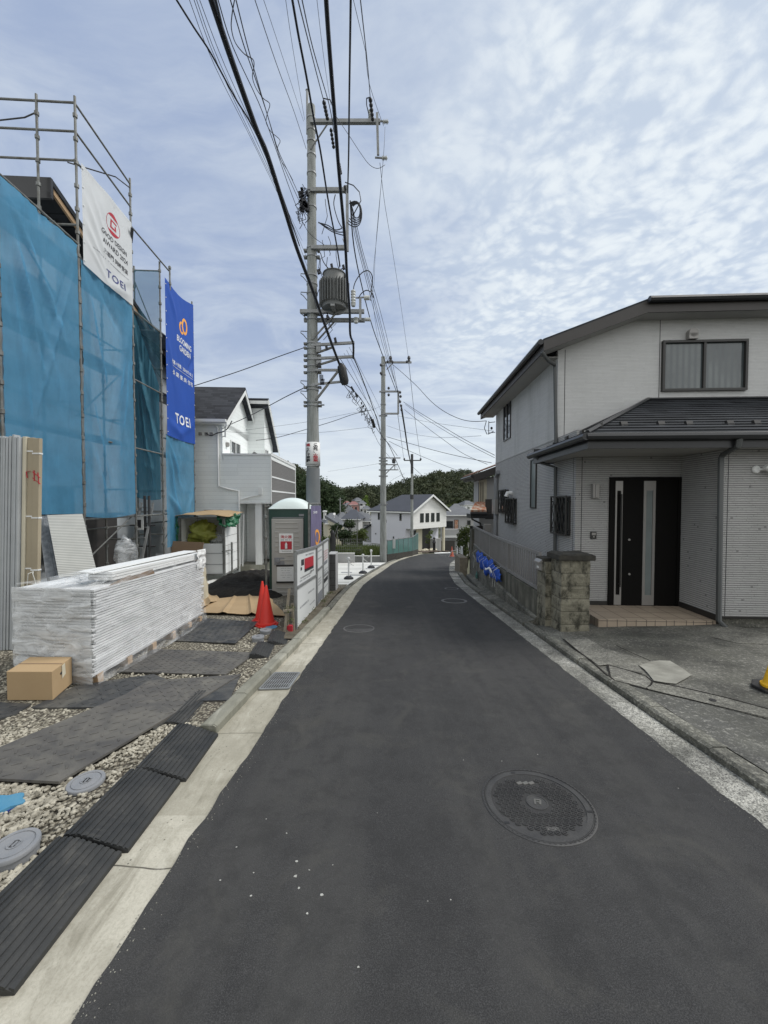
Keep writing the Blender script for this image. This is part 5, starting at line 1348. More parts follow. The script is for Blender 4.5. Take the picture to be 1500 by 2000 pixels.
def blob(c, rx, ry, rz, seed, n=22, amp=.3):
    m = MB(); m.smooth = True; c = Vector(c)
    def f(a, b):
        th, ph = a * 2 * math.pi, (b - .5) * math.pi * .998; d = Vector((math.cos(th) * math.cos(ph), math.sin(th) * math.cos(ph), math.sin(ph)))
        k = 1 + amp * noise.noise(d * 2.2 + Vector((seed, 0, 0))) + amp * .5 * abs(noise.noise(d * 6 + Vector((seed, 3, 0)))) - amp * .25 * abs(noise.noise(d * 11 + Vector((seed, 7, 0)))); return c + Vector((d.x * rx * k, d.y * ry * k, d.z * rz * k))
    m.grid(f, n, n); return m
tobj('rubbish_bag', blob(yb, .40, .30, .33, 2, 46, .62), M['yellowbag'], 'full yellow plastic rubbish bag inside the cage', 'rubbish bag')
tobj('rubbish_bag', blob(LF(s0 + 1.0, 12.8, zt3 - .72), .26, .22, .2, 6), M['film'], 'clear plastic bag lying beside the yellow bag in the cage', 'rubbish bag')
m = MB(); m.prism([LF(s0 - .1, 12.0, zc + 1.22), LF(s0 + .9, 11.9, zc + 1.18), LF(s0 + .72, 11.7, zc + .02), LF(s0 - .1, 11.7, zc + .02)], (0, .02, 0))
tobj('cardboard_sheet', m, M['cardd'], 'tall brown cardboard sheet leaning against the front of the rubbish cage', 'cardboard')
# bundle of wrapped trim standing at the end of the stack
tr = MB(); tr.smooth = True
c0 = P(398, 1150, 8.4); 
tr.grid(lambda a, b: Vector((c0.x + .11 * math.cos(a * 6.28) * (1 - .25 * b) + .02 * noise.noise((a * 8, b * 4, 1)) - .05 * b, 8.4 + .10 * math.sin(a * 6.28), lotz(-4, 8.4) + .80 * b + .02)), 16, 20)
tobj('film_bundle', tr, M['cream'], 'upright pale wrapped bundle just behind the board stack end', 'bundle')
m = MB(); c = P(245, 1080, 8.6); tobj('clear_sack', blob(c, .22, .2, .34, 9), M['film'], 'clear plastic sack of fittings under the scaffold', 'sack')
# black soil heap
hp = MB(); hp.smooth = True
def heap(a, b):
    x = -4.75 + 2.35 * a; y = 8.7 + 4.1 * b; e = (math.sin(math.pi * min(max(a, 0), 1)) * math.sin(math.pi * b)) ** .5
    if y > 12: x += .2
    return (x, y, lotz(x, y) - .03 + e * (.40 + .18 * noise.noise((x * 1.2, y * 1.2, 1)) + .07 * noise.noise((x * 5, y * 5, 3)) + .03 * noise.noise((x * 14, y * 14, 3))))
hp.grid(heap, 70, 70); o = tobj('soil_heap', hp, M['blacksoil'], 'low heap of black soil beside the portable toilet', 'soil heap', fixn=False); o['kind'] = 'stuff'
# flattened cardboard on the ground
def flatcard(corners, label, seed, lift=.05, amp=.07, creases=()):
    m = MB(); a, b, c_, d = [Vector((p.x, p.y, 0)) for p in corners]
    def f(i, j):
        p = a.lerp(b, i).lerp(d.lerp(c_, i), j); e = amp * noise.noise((i * 2.5, j * 2.5, seed)) + amp * .4 * noise.noise((i * 4, j * 4, seed))
        for (ci, w_, h) in creases: e += h * max(0, 1 - abs(i - ci) / w_)
        p += Vector((.06 * noise.noise((j * 5, 0, seed)) * (1 if i < .03 or i > .97 else 0), .06 * noise.noise((i * 5, 0, seed)) * (1 if j < .03 or j > .97 else 0), 0))
        return (p.x, p.y, lotz(p.x, p.y) + lift + max(e, -lift + .01))
    m.grid(f, 34, 24); return tobj('flattened_cardboard', m, M['card'], label, 'cardboard', 'flattened cardboard on the lot', thick=.006, fixn=False)
flatcard([G(385, 1205), G(560, 1212), G(520, 1168), G(430, 1176)], 'creased flattened cardboard in front of the soil heap', 2, .045, .015, [(.3, .05, .03), (.62, .04, .04)])
flatcard([G(392, 1200), G(430, 1180), G(405, 1148), G(380, 1150)], 'folded pale cardboard at the end of the board stack', 5, .06, .06, [(.5, .2, .05)])
m = MB(); m.bar(G(490, 1113, .35), G(522, 1122, .35), .10, .06); tobj('timber_offcut', m, M['oldwood'], 'squared timber offcut lying on the soil heap beside the toilet', 'timber')

# ---------------------------------------------------------------- portable toilet
tT = 8.95; s0 = solve(LF, 526, 1100, t=tT)[0]; s1 = solve(LF, 605, 1100, t=tT)[0]; zb = lotz(-2.2, 8.9); ztp = solve(LF, 560, 994, t=tT)[2]; t1 = tT + 1.0
pt_ = thing('portable_toilet', LF((s0 + s1) / 2, tT + .5, zb), 'dark green portable toilet with grey door and white domed roof', 'portable toilet')
m = MB(LF); m.box(s0, s1, tT, t1, zb + .12, ztp); obj('cabin', m, M['green'], pt_, bevel=.02)
m = MB(LF); m.box(s0 - .03, s1 + .03, tT - .03, t1 + .03, zb - .03, zb + .12); obj('skid_base', m, M['lid'], pt_, bevel=.01)
m = MB(); m.smooth = True
def dome(a, b):
    z = ztp + .27 * (max(0, 1 - (2 * a - 1) ** 2)) ** .8 * (max(0, 1 - (2 * b - 1) ** 4)) ** .5
    return LF(s0 - .02 + (s1 - s0 + .04) * a, tT - .03 + 1.06 * b, z)
m.grid(dome, 24, 20); m.quad(*[LF(*q) for q in ((s0 - .02, tT - .03, ztp - .001), (s1 + .02, tT - .03, ztp - .001), (s1 + .02, t1 + .03, ztp - .001), (s0 - .02, t1 + .03, ztp - .001))]); obj('roof', m, M['toiletroof'], pt_, fixn=False)
d0 = solve(LF, 531, 1030, t=tT)[0]; d1 = solve(LF, 593, 1030, t=tT)[0]; dt = solve(LF, 560, 1013, t=tT)[2]; db = solve(LF, 560, 1173, t=tT)[2]
m = MB(LF); m.box(d0, d1, tT - .05, tT - .001, db, dt); dr = obj('door', m, M['greytoilet'], pt_, bevel=.012)
m = MB(LF); H_ = dt - db
for k in range(17):
    z = db + .1 + k * (H_ - .2) / 16
    if .50 < (z - db) / H_ < .60 : rng = (d0 + .36, d1 - .1)
    elif .25 < (z - db) / H_ < .5: continue
    elif .60 < (z - db) / H_ < .86: rng = None
    else: rng = (d0 + .1, d1 - .13)
    if rng: m.box(rng[0], rng[1], tT - .062, tT - .05, z - .018, z + .018)
    else: m.box(d0 + .08, d0 + .17, tT - .062, tT - .05, z - .018, z + .018); m.box(d1 - .22, d1 - .1, tT - .062, tT - .05, z - .018, z + .018)
obj('door_ribs', m, M['greytoilet'], pt_, bevel=.006)
m = MB(LF); m.box(d0 + .06, d0 + .3, tT - .058, tT - .05, db + H_ * .44, db + H_ * .53); 
m.T = None; m.lathe(LF(d0 + .15, tT - .06, db + H_ * .49), [(.055, 0), (.055, -.02), (.03, -.03), (0, -.03)], 16, axis=(0, 1, 0)); obj('latch', m, M['lid'], pt_)
m = MB(LF); m.box(d0 + .02, d1 - .0, tT - .02, tT + .001, dt + .02, dt + .035); m.box(s1 - .25, s1 - .13, tT - .015, tT, dt + .06, dt + .11); obj('vent_slot', m, M['lid'], pt_)
sg = thing('fire_extinguisher_sign', LF(d0 + .4, tT - .08, db + H_ * .62), 'white and red fire extinguisher notice on the toilet door', 'sign')
q0, q1 = solve(LF, 545, 1042, t=tT - .07), solve(LF, 573, 1080, t=tT - .07)
m = MB(LF); m.box(q0[0], q1[0], tT - .072, tT - .067, q1[2], q0[2]); obj('board', m, M['white'], sg)
hh = q0[2] - q1[2]; ww_ = q1[0] - q0[0]; xm = (q0[0] + q1[0]) / 2
m = MB(LF); m.box(q0[0] + ww_ * .1, q1[0] - ww_ * .1, tT - .075, tT - .0722, q1[2] + hh * .18, q1[2] + hh * .60); obj('red_field', m, M['red'], sg)
m = MB(); m.lathe(LF(xm, tT - .0765, q1[2] + hh * .22), [(.028, 0), (.03, .01), (.03, .11), (.012, .135), (.018, .15), (.0, .15)], 10); obj('pictogram', m, M['white'], sg)
fx, fz = Vector((1, .0547, 0)).normalized(), Vector((0, 0, 1))
text_mesh('lettering', '消火器', LF(xm, tT - .0735, q0[2] - hh * .17), fx, fz, hh * .17, M['red'], sg, maxw=ww_ * .8, bold=.02)
scribble(sg, LF(xm, tT - .0735, q0[2] - hh * .33), fx, ww_ * .78, hh * .06, M['ink'])
scribble(sg, LF(xm, tT - .0735, q1[2] + hh * .09), fx, ww_ * .6, hh * .06, M['ink'])
nt = thing('notice_sheet', LF(d0 + .5, tT - .08, db + H_ * .3), 'laminated notice taped with black bars low on the toilet door', 'notice')
q0, q1 = solve(LF, 541, 1106, t=tT - .07), solve(LF, 576, 1136, t=tT - .07)
m = MB(LF); m.box(q0[0], q1[0], tT - .070, tT - .067, q1[2], q0[2]); obj('paper', m, M['panel'], nt)
m = MB(LF); m.box(q0[0] - .02, q1[0] + .03, tT - .075, tT - .0705, q0[2] - .01, q0[2] + .035); m.box(q0[0] - .02, q1[0] + .03, tT - .075, tT - .0705, q1[2] - .035, q1[2] + .01); obj('tape', m, M['black'], nt)
for k, w_ in enumerate((.6, .5, .45, .6, .4)): scribble(nt, LF((q0[0] + q1[0]) / 2, tT - .0705, q0[2] - .05 - k * .055), fx, (q1[0] - q0[0]) * w_, .02, M['greyink'])
# frame posts around the toilet
m = MB(); m.tube([LF(*solve(LF, 521, 1180, t=8.6)), LF(*solve(LF, 517.5, 984, t=8.6))], .024, 8); m.tube([LF(*solve(LF, 518, 990, t=8.6)), LF(*solve(LF, 526, 988, t=8.6))], .02, 8)
for v in (1010, 1050, 1100, 1150): m.lathe(LF(*solve(LF, 519, v, t=8.6)), [(.025, -.04), (.04, -.03), (.04, .03), (.025, .04)], 8)
tobj('tube_post', m, M['pipe'], 'steel tube post standing at the left side of the toilet', 'post')
QA, QB = P(603, 984, 8.75), P(625, 984, 9.55); QD = Vector((QB.x - QA.x, QB.y - QA.y, 0)); zq = QA.z
QN = Vector((QD.y, -QD.x, 0)).normalized()
m = MB(); m.tube([(QA.x, QA.y, -.9), QA], .02, 8); m.tube([(QB.x, QB.y, -.95), (QB.x, QB.y, zq)], .02, 8); m.tube([QA, (QB.x, QB.y, zq)], .02, 8)
tobj('banner_stand', m, M['pipe'], 'tube frame holding the faded purple banner beside the toilet', 'frame')
pb_ = thing('banner', (QA.x + QD.x / 2, QA.y + QD.y / 2, -.8), 'faded purple banner with a yellow loop beside the toilet', 'banner')
pd = banf([(0, 1, .3, .3, .05, .05), (1, 1, .7, .2, .06, .04)], 9, .05); ZB = -.75; ZT = zq - .05
def qpt(a, b, o=0): p = QA + QD * (.04 + .92 * a) + QN * (.03 + pd(a, b) + o); return Vector((p.x, p.y, ZB + (ZT - ZB) * b))
m = MB(); m.smooth = True; m.grid(qpt, 20, 30); obj('cloth', m, M['bannerp'], pb_, fixn=False)
m = MB()
for i in range(33):
    t = i * math.pi / 16
    for k in (1, .66): m.v.append(tuple(qpt(.62 + .19 * k * math.cos(t), .66 + .085 * k * math.sin(t), .006)))
m.f = [(2 * i, 2 * i + 1, 2 * i + 3, 2 * i + 2) for i in range(32)]; obj('emblem', m, M['orangeink'], pb_, fixn=False)
m = MB(); m.v = [tuple(qpt(a, b, .006)) for a, b in ((.50, .48), (.56, .48), (.62, .59), (.55, .59))]; m.f = [(0, 1, 2, 3)]; obj('emblem', m, M['orangeink'], pb_, fixn=False)
scribble(pb_, qpt(.3, .93, .006), QD.normalized(), .3, .08, M['whiteink'])

# ---------------------------------------------------------------- sign panels along the kerb
XS = -1.385
def signpanel(y0, y1, zt0, zt1, h0, h1, label, parts, split=.55):
    r_ = thing('sign_panel', (XS, (y0 + y1) / 2, lotz(XS, (y0 + y1) / 2)), label, 'sign panel', 'framed sign panels fencing the lot')
    zb0, zb1 = h0, h1
    def q(a, b, x=0): y = y0 + (y1 - y0) * a; return Vector((XS + x, y, (zb0 + (zb1 - zb0) * a) + ((zt0 - zb0) + ((zt1 - zb1) - (zt0 - zb0)) * a) * b))
    m = MB(); m.prism([q(0.03, .02), q(.97, .02), q(.97, .98), q(.03, .98)], (.01, 0, 0)); obj('board', m, M['panel'], r_)
    m = MB()
    for a, b in (((0, 0), (1, 0)), ((0, 1), (1, 1)), ((0, 0), (0, 1)), ((1, 0), (1, 1)), ((0, split), (1, split))):
        m.bar(q(*a, x=.008), q(*b, x=.008), .045 if a[0] != b[0] or True else .03, .045)
    obj('frame', m, M['galv'], r_)
    ex = (q(1, .5) - q(0, .5)).normalized(); ez = Vector((0, 0, 1))
    for (kind, a, b, w_, h, s_, mt) in parts:
        p = q(a, b, .0115)
        if kind == 't': [scribble(r_, p + Vector((.0, 0, -k * .06)), ex, w_, min(h, .05), M[mt]) for k in range(max(1, round(h / .06)))]
        else:
            m = MB(); o_ = Vector((.0135 if s_ == '' else .015, 0, 0)); m.prism([p + ex * -w_ / 2 + ez * -h / 2, p + ex * w_ / 2 + ez * -h / 2, p + ex * w_ / 2 + ez * h / 2, p + ex * -w_ / 2 + ez * h / 2], (.0015, 0, 0)); obj('print_block', m, M[mt], r_)
    m = MB(); m.tube([q(0, -.14), q(0, 1.02)], .024, 8); m.tube([q(1, -.14), q(1, 1.02)], .024, 8); obj('posts', m, M['pipe'], r_)
    return r_
signpanel(5.95, 7.75, .80, .67, -.44, -.60, 'nearest white sign panel with red block and black arrow figure', [
    ('b', .60, .80, .85, .20, '', 'red'), ('b', .60, .71, .85, .05, '', 'ink'), ('b', .28, .84, .22, .10, '', 'ink'), ('b', .22, .76, .10, .05, '', 'ink'),
    ('t', .62, .92, .8, .05, '', 'greyink'), ('t', .45, .635, .95, .04, '', 'ink'), ('t', .75, .655, .4, .06, '', 'ink'), ('t', .40, .60, .9, .035, '', 'greyink'),
    ('t', .70, .36, .6, .08, '', 'greyink'), ('t', .35, .25, .7, .05, '', 'greyink'), ('t', .75, .17, .5, .04, '', 'greyink')])
signpanel(7.80, 8.55, .665, .665, -.62, -.66, 'narrow middle sign panel between the two larger ones', [
    ('t', .5, .90, .5, .06, '', 'greyink'), ('t', .5, .78, .5, .05, '', 'greyink'), ('b', .5, .15, .62, .22, '', 'greyink'), ('t', .5, .45, .4, .2, '', 'greyink')], .62)
signpanel(8.60, 9.45, .665, .665, -.66, -.70, 'farthest sign panel with red figures at its top', [
    ('t', .5, .82, .55, .22, '', 'red'), ('b', .5, .62, .5, .08, '', 'greyink'), ('t', .5, .50, .6, .1, '', 'greyink'), ('b', .5, .32, .62, .10, '', 'ink'), ('t', .5, .2, .6, .08, '', 'greyink')], .42)
# stakes, red box and twigs at the front of the sign fence
for i, (u0, v0, u1, v1, lb) in enumerate(((556, 1236, 565, 1150, 'leaning weathered stake left of the sign fence end'), (561, 1242, 562, 1180, 'short weathered stake in front of the sign fence'), (574, 1243, 571, 1178, 'upright stake against the end of the sign fence'))):
    a, b = P(u0, v0, 5.75 + i * .05), P(u1, v1, 5.85 + i * .03); m = MB(); m.bar(a, b, .035, .03); tobj('wooden_stake', m, M['oldwood'], lb, 'stake', 'weathered wooden stakes')
m = MB(); a, b = P(553, 1193, 5.75), P(573, 1191, 5.8); m.bar(a, b, .035, .03); tobj('wooden_stake', m, M['oldwood'], 'horizontal crossbar tied over the stakes', 'stake', 'weathered wooden stakes')
m = MB(); c = P(567, 1233, 5.85); m.box(c.x - .04, c.x + .04, 5.8, 5.88, c.z - .1, c.z + .1); tobj('red_tin', m, M['red'], 'small dark red tin standing between the wooden stakes', 'tin')
def leaves(m, c, r, n, size, rnd, shape=1.0, surf=.5, flat=0.0):
    c = Vector(c)
    for _ in range(n):
        d = Vector((rnd.gauss(0, 1), rnd.gauss(0, 1), rnd.gauss(0, 1))).normalized()
        k = (surf + (1 - surf) * rnd.random()) * (1 + .28 * noise.noise(d * 1.9 + c * .37) + .18 * noise.noise(d * 5 + c))
        p = c + Vector((d.x * r, d.y * r, d.z * r * shape)) * k
        nrm = (d + Vector((rnd.gauss(0, .5), rnd.gauss(0, .5), rnd.gauss(0, .5) + .3))).normalized()
        u_ = nrm.cross(Vector((rnd.gauss(0, 1), rnd.gauss(0, 1), rnd.gauss(0, 1)))).normalized(); v_ = nrm.cross(u_); s_ = size * rnd.uniform(.6, 1.3)
        o = len(m.v); m.v += [tuple(p - u_ * s_), tuple(p - v_ * s_ * .55), tuple(p + u_ * s_), tuple(p + v_ * s_ * .55)]; m.f.append((o, o + 1, o + 2, o + 3))
rnd = random.Random(5); m = MB()
for i in range(26): y = 5.7 + 3.9 * rnd.random(); x = ki(y) - .28 + rnd.uniform(-.1, .1); leaves(m, (x, y, lotz(x, y) + .02), .07, 26, .014, rnd)
for i in range(5): c = P(rnd.uniform(552, 578), rnd.uniform(1182, 1215), 5.8); leaves(m, c, .06, 24, .014, rnd)
o = tobj('weeds', m, M['leafmid'], 'scrappy weeds and dead leaves growing under the sign fence', 'weeds', fixn=False); o['kind'] = 'stuff'
# ================================================================ right-hand house
def SR(u, v, s=None, t=None): return solve(RF, u, v, s=s, t=t)
tU, tD = 7.72, 6.86                      # upper front wall, door wall
tE = SR(1408, 1150, t=5.95)              # front corner of the projecting wing
tW = 5.95; sW = tE[0]
tB = 12.84
rh = thing('house', RF(3.5, 9, gz(3, 9)), 'two tone white house with dark porch roof on the right of the road', 'house')
zsplit = 2.86; zeave = 4.57; zsof = 2.38
def zgr(s, t): x, y, _ = RF(s, t, 0); return gz(x, y)
m = MB(RF)
m.box(0, 8.2, tU, tB, zsplit, zeave)
m.box(0, 8.2, tU + .01, tB - .01, zeave + .05, 4.9) if False else None
obj('upper_wall', m, M['rh_up'], rh)
# the long side wall above the split is slightly proud of the front texture: own skin
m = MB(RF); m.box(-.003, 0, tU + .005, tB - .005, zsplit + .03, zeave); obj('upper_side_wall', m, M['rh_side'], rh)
m = MB(RF)
m.box(0, 8.19, tD, tB - .002, -2.2, zsplit)
m.box(sW, 8.18, tW, tD, -.19, zsof + .1)
obj('lower_wall', m, M['rh_low'], rh)
m = MB(RF); m.box(-.012, 8.2, tB - .01, tB, zsplit - .02, zsplit + .02); m.box(-.012, 0, tU, tB, zsplit - .015, zsplit + .015); obj('band', m, M['rh_side'], rh)
m = MB(RF); m.box(sW + .02, 8.2, tW + .02, tD, -.8, -.19); obj('foundation', m, M['oldkerb'], rh)
m = MB(RF); m.box(sW - .012, 8.2, tW - .015, tW, -.205, -.175); m.box(sW - .02, sW, tW, tD, -.27, -.17); m.box(0, SR(1190, 1100, t=tD)[0], tD - .02, tD, -.27, -.19); obj('base_flashing', m, M['bronze'], rh)
# wall joints
m = MB(RF)
for u, t_, z0, z1 in ((1101, tU, 2.9, 4.6), (1284, tU, 3.4, 5.3), (1137, tD, -.2, zsof), (1388, 0, 0, 0)):
    if t_: c = SR(u, 900, t=t_)[0]; m.box(c - .005, c + .005, t_ - .004, t_, z0, z1)
for u in (1117, 1130):
    pass
m.box(sW + .06, sW + .068, tW - .003, tW, -.17, zsof); m.box(-.003, 0, tD + .10, tD + .107, -.2, zsof)
obj('wall_joints', m, M['ink'], rh)
m = MB(RF); m.box(-.008, .05, tD - .008, tD + .05, -.3, zsof + .05); obj('corner_post', m, M['rh_low'], rh)
m = MB(RF); m.box(-.012, .055, tU - .012, tU + .04, zsplit, zeave + .02)
obj('corner_trim', m, M['rh_up'], rh)
# gable part of upper front wall
ov = .36; s_e = -.42; zE = 4.58; ksl = .43; tF_ = tU - ov
pC = SR(1265, 594, t=tF_); sC = pC[0]; zC = pC[2]; ksl = (zC - zE) / (sC - s_e)
Wd = 8.2; sR = 4.1; zR = zE + ksl * (sR - s_e)
m = MB(); m.prism([RF(0, tU, zeave), RF(0, tU, zE + ksl * .4 - .14), RF(sC - .05, tU, zC - .02), RF(Wd - sC, tU, zC - .02), RF(Wd, tU, zE + ksl * .4 - .14), RF(Wd, tU, zeave)], (0, .12, 0)); obj('gable', m, M['rh_up'], rh)
tr_ = tF_ + (sR - sC)        # clipped front slope meets the ridge here
th = .10
def slabR(pts, mat, name='roof', th=.10, par=rh): m = MB(); m.prism([RF(*p) for p in pts], (0, 0, -th)); return obj(name, m, M[mat], par)
slabR([(s_e, tF_, zE + .1), (s_e, tB + .45, zE + .1), (sR, tB + .45, zR + .1), (sR, tr_, zR + .1), (sC, tF_, zC + .1)], 'slate2')
slabR([(Wd - s_e, tF_, zE + .1), (Wd - s_e, tB + .45, zE + .1), (sR, tB + .45, zR + .1), (sR, tr_, zR + .1), (Wd - sC, tF_, zC + .1)], 'slate2')
slabR([(sC, tF_ - .02, zC + .105), (Wd - sC, tF_ - .02, zC + .105), (sR, tr_, zR + .105)], 'slate2')
m = MB()
m.prism([RF(s_e, tF_ - .02, zE + .06), RF(sC, tF_ - .02, zC + .06), RF(sC, tF_ - .02, zC - .16), RF(s_e, tF_ - .02, zE - .14)], (0, .03, 0))
m.prism([RF(sC, tF_ - .02, zC + .03), RF(Wd - sC, tF_ - .02, zC + .03), RF(Wd - sC, tF_ - .02, zC - .16), RF(sC, tF_ - .02, zC - .16)], (0, .03, 0))
m.prism([RF(s_e - .0, tF_, zE + .02), RF(s_e, tB + .45, zE + .02), RF(s_e, tB + .45, zE - .14), RF(s_e, tF_, zE - .14)], (.03, 0, 0))
m.prism([RF(s_e, tB + .42, zE + .02), RF(2, tB + .42, zE + .02 + 2.4 * ksl), RF(2, tB + .42, zE - .2 + 2.4 * ksl), RF(s_e, tB + .42, zE - .18)], (0, .03, 0))
obj('fascia', m, M['trimdark'], rh)
m = MB()
m.prism([RF(s_e + .03, tF_ + .01, zE - .12), RF(sC, tF_ + .01, zC - .14), RF(sC, tU + .02, zC - .14), RF(s_e + .03, tU + .02, zE - .12)], (0, 0, .02))
m.prism([RF(sC, tF_ + .01, zC - .14), RF(Wd - sC, tF_ + .01, zC - .14), RF(Wd - sC, tU + .02, zC - .14), RF(sC, tU + .02, zC - .14)], (0, 0, .02))
m.T = RF; m.box(s_e + .03, 0, tU, tB + .4, zE - .13, zE - .11)
obj('soffit', m, M['soffit'], rh)
m = MB(); m.smooth = 'auto'
m.tube([RF(s_e - .06, tF_ - .03, zE + .03), RF(s_e - .06, tB + .47, zE + .03)], .055, 8)
m.tube([RF(sC - .02, tF_ - .08, zC + .05), RF(Wd - sC, tF_ - .08, zC + .05)], .06, 8)
obj('rain_gutter', m, M['gutterblk'], rh)
m = MB(RF)
for u in (1306, 1350, 1413, 1456, 1540):
    c = SR(u, 590, t=tF_ + .25)[0]; m.box(c - .045, c + .045, tF_ + .14, tF_ + .22, zC + .14, zC + .22)
obj('snow_guards', m, M['bronze'], rh)
# lower porch roof
tP0 = 5.55; sP0 = SR(1147, 853, t=tP0)[0]; zP = 2.56; kP = .47
run = tU - tP0; zT = zP + kP * run; tPb = SR(1040, 880, s=sP0)[1]
sl0 = sP0 + run
PR = [(sP0, tP0, zP), (sl0, tU, zT), (8.7, tU, zT), (8.7, tP0, zP)]
slabR([(sP0, tP0, zP), (Wd + .4, tP0, zP), (Wd + .4, tU, zT), (sl0, tU, zT)], 'slate2', th=.07)
slabR([(sP0, tP0 + .001, zP + .002), (sl0, tU, zT + .002), (0.01 if False else sl0, tU, zT), (0, tU, zP + kP * (0 - sP0)), (0, tPb, zP + kP * (0 - sP0)), (sP0, tPb, zP)], 'slate2', th=.07)
m = MB(); m.smooth = 'auto'; m.tube([RF(sP0, tP0, zP + .03), RF(sl0, tU, zT + .03)], .035, 6); m.tube([RF(sl0, tU - .02, zT + .02), RF(Wd, tU - .02, zT + .02)], .03, 6)
m.tube([RF(0, tPb, zP + kP * (-sP0) + .02), RF(0.02, tU, zP + kP * (-sP0) + .02), RF(sl0, tU - .02, zT + .02)], .025, 6); obj('hip_cap', m, M['gutterblk'], rh)
m = MB()
for k in range(1, 15):
    q = k / 15; a_, b_ = sP0 + run * q, tP0 + run * q; z = zP + kP * run * q
    m.prism([RF(a_, b_, z + .001), RF(Wd + .4, b_, z + .001), RF(Wd + .4, b_ - .012, z + .006), RF(a_, b_ - .012, z + .006)], (0, 0, .008))
    m.prism([RF(a_, b_, z + .001), RF(a_, tPb, z + .001), RF(a_ - .012, tPb, z + .006), RF(a_ - .012, b_, z + .006)], (0, 0, .008)) if b_ < tPb and a_ < 0 else None
obj('shingle_courses', m, M['slate'], rh)
m = MB(RF); m.box(sP0 + .02, Wd + .4, tP0 + .02, tP0 + .05, zP - .20, zP - .05); m.box(sP0 + .02, sP0 + .05, tP0 + .05, tPb, zP - .20, zP - .05); m.box(sP0 + .02, 0, tPb - .03, tPb, zP - .2, zP + .1); obj('porch_fascia', m, M['gutterblk'], rh)
m = MB(RF); m.box(sP0 + .05, Wd + .4, tP0 + .05, tU, zsof - .0, zsof + .03) ; m.box(sP0 + .05, -.0, tU, tPb - .03, zsof, zsof + .03); obj('porch_soffit', m, M['soffit'], rh)
m = MB(); m.smooth = 'auto'
def gut(a, b, r=.055):
    m.tube([RF(*a), RF(*b)], r, 8)
gut((sP0 - .04, tP0 - .05, zP - .04), (Wd + .4, tP0 - .05, zP - .04)); gut((sP0 - .05, tP0 - .08, zP - .04), (sP0 - .05, tPb + .05, zP - .04))
obj('rain_gutter', m, M['gutterblk'], rh)
m = MB()
for u, v in ((1221, 833), (1294, 837), (1349, 833), (1429, 835), (1482, 831), (1540, 833)):
    c = SR(u, v, t=tP0 + .42)[0]; z = zP + kP * .42; b = Vector(RF(c, tP0 + .42, z)); m.prism([b + Vector((-.05, 0, 0)), b + Vector((.05, 0, 0)), b + Vector((.05, .03, .075)), b + Vector((-.05, .03, .075))], (0, .05, 0))
for t_ in (5.9, 6.5, 7.1): b = Vector(RF(sP0 + .35, t_, zP + kP * .35)); m.obox(tuple(b + Vector((0, 0, .03))), (.02, 0, .01), (0, .04, 0), (0, 0, .035))
obj('snow_guards', m, M['bronze'], rh)
# windows
win(RF, t=tU, u0=1292, v0=667, u1=1455, v1=763, par=rh, gm='curtain', fw=.045, dep=.06)
o = SR(1348, 656, t=tU); m = MB(); m.smooth = 'auto'; m.tube([RF(o[0], o[1], o[2] + .03), RF(o[0], o[1] - .10, o[2] + .03)], .085, 14); m.T = RF; m.box(o[0] - .085, o[0] + .085, o[1] - .10, o[1] - .0, o[2] - .09, o[2] + .02); obj('vent_hood', m, M['silver'], rh)
win(RF, s=-.003, u0=985, v0=790, u1=998, v1=855, par=rh, fw=.035)
win(RF, s=0, u0=1038, v0=898, u1=1048, v1=993, par=rh, gm='frost', mull=False, fw=.03)
def lattice(box, name='window_lattice'):
    t0, t1, z0, z1 = box; m = MB(); d = .085; n = 9
    import itertools
    step = (t1 - t0) / 5; h = z1 - z0
    k = -int(h / step) - 6
    for i in range(-20, 30):
        for sg in (1, -1):
            a = t0 + i * step; pts = []
            # line t = a + sg*(z-z0)*.55
            za, zb2 = z0, z1; f = lambda z: a + sg * (z - z0) * .42
            zz_ = [z0 + (z1 - z0) * q / 24 for q in range(25)]; ins = [z for z in zz_ if t0 <= f(z) <= t1]
            if len(ins) > 1: m.bar(RF(-d - (.008 if sg > 0 else 0), f(ins[0]), ins[0]), RF(-d - (.008 if sg > 0 else 0), f(ins[-1]), ins[-1]), .012, .01)
    for q in ((t0, z0, t1, z0), (t0, z1, t1, z1), (t0, z0, t0, z1), (t1, z0, t1, z1)): m.bar(RF(-d, q[0], q[1]), RF(-d, q[2], q[3]), .03, .03)
    for t_ in (t0, t1):
        for z in (z0 + .1, z1 - .1): m.bar(RF(0, t_, z), RF(-d, t_, z), .02)
    return obj(name, m, M['bronze'], rh)
f, bx_ = win(RF, s=0, u0=1085, v0=970, u1=1114, v1=1046, par=rh, fw=.035); lattice(bx_)
f, bx_ = win(RF, s=0, u0=993, v0=974, u1=1009, v1=1024, par=rh, fw=.035); lattice(bx_)
f, bx_ = win(RF, s=0, u0=979, v0=958, u1=993, v1=1003, par=rh, fw=.035); lattice(bx_)
o = SR(1000, 963, s=0); m = MB(); m.smooth = 'auto'; m.tube([RF(0, o[1], o[2]), RF(-.12, o[1], o[2]), RF(-.16, o[1], o[2] - .10)], .06, 10); obj('vent_hood', m, M['trimwhite'], rh)
o = SR(971, 987, s=0); m = MB(RF); m.box(-.12, 0, o[1] - .22, o[1] + .22, o[2] - .28, o[2] + .2); obj('meter_box', m, M['silver'], rh)
o = SR(960, 1040, s=0); 
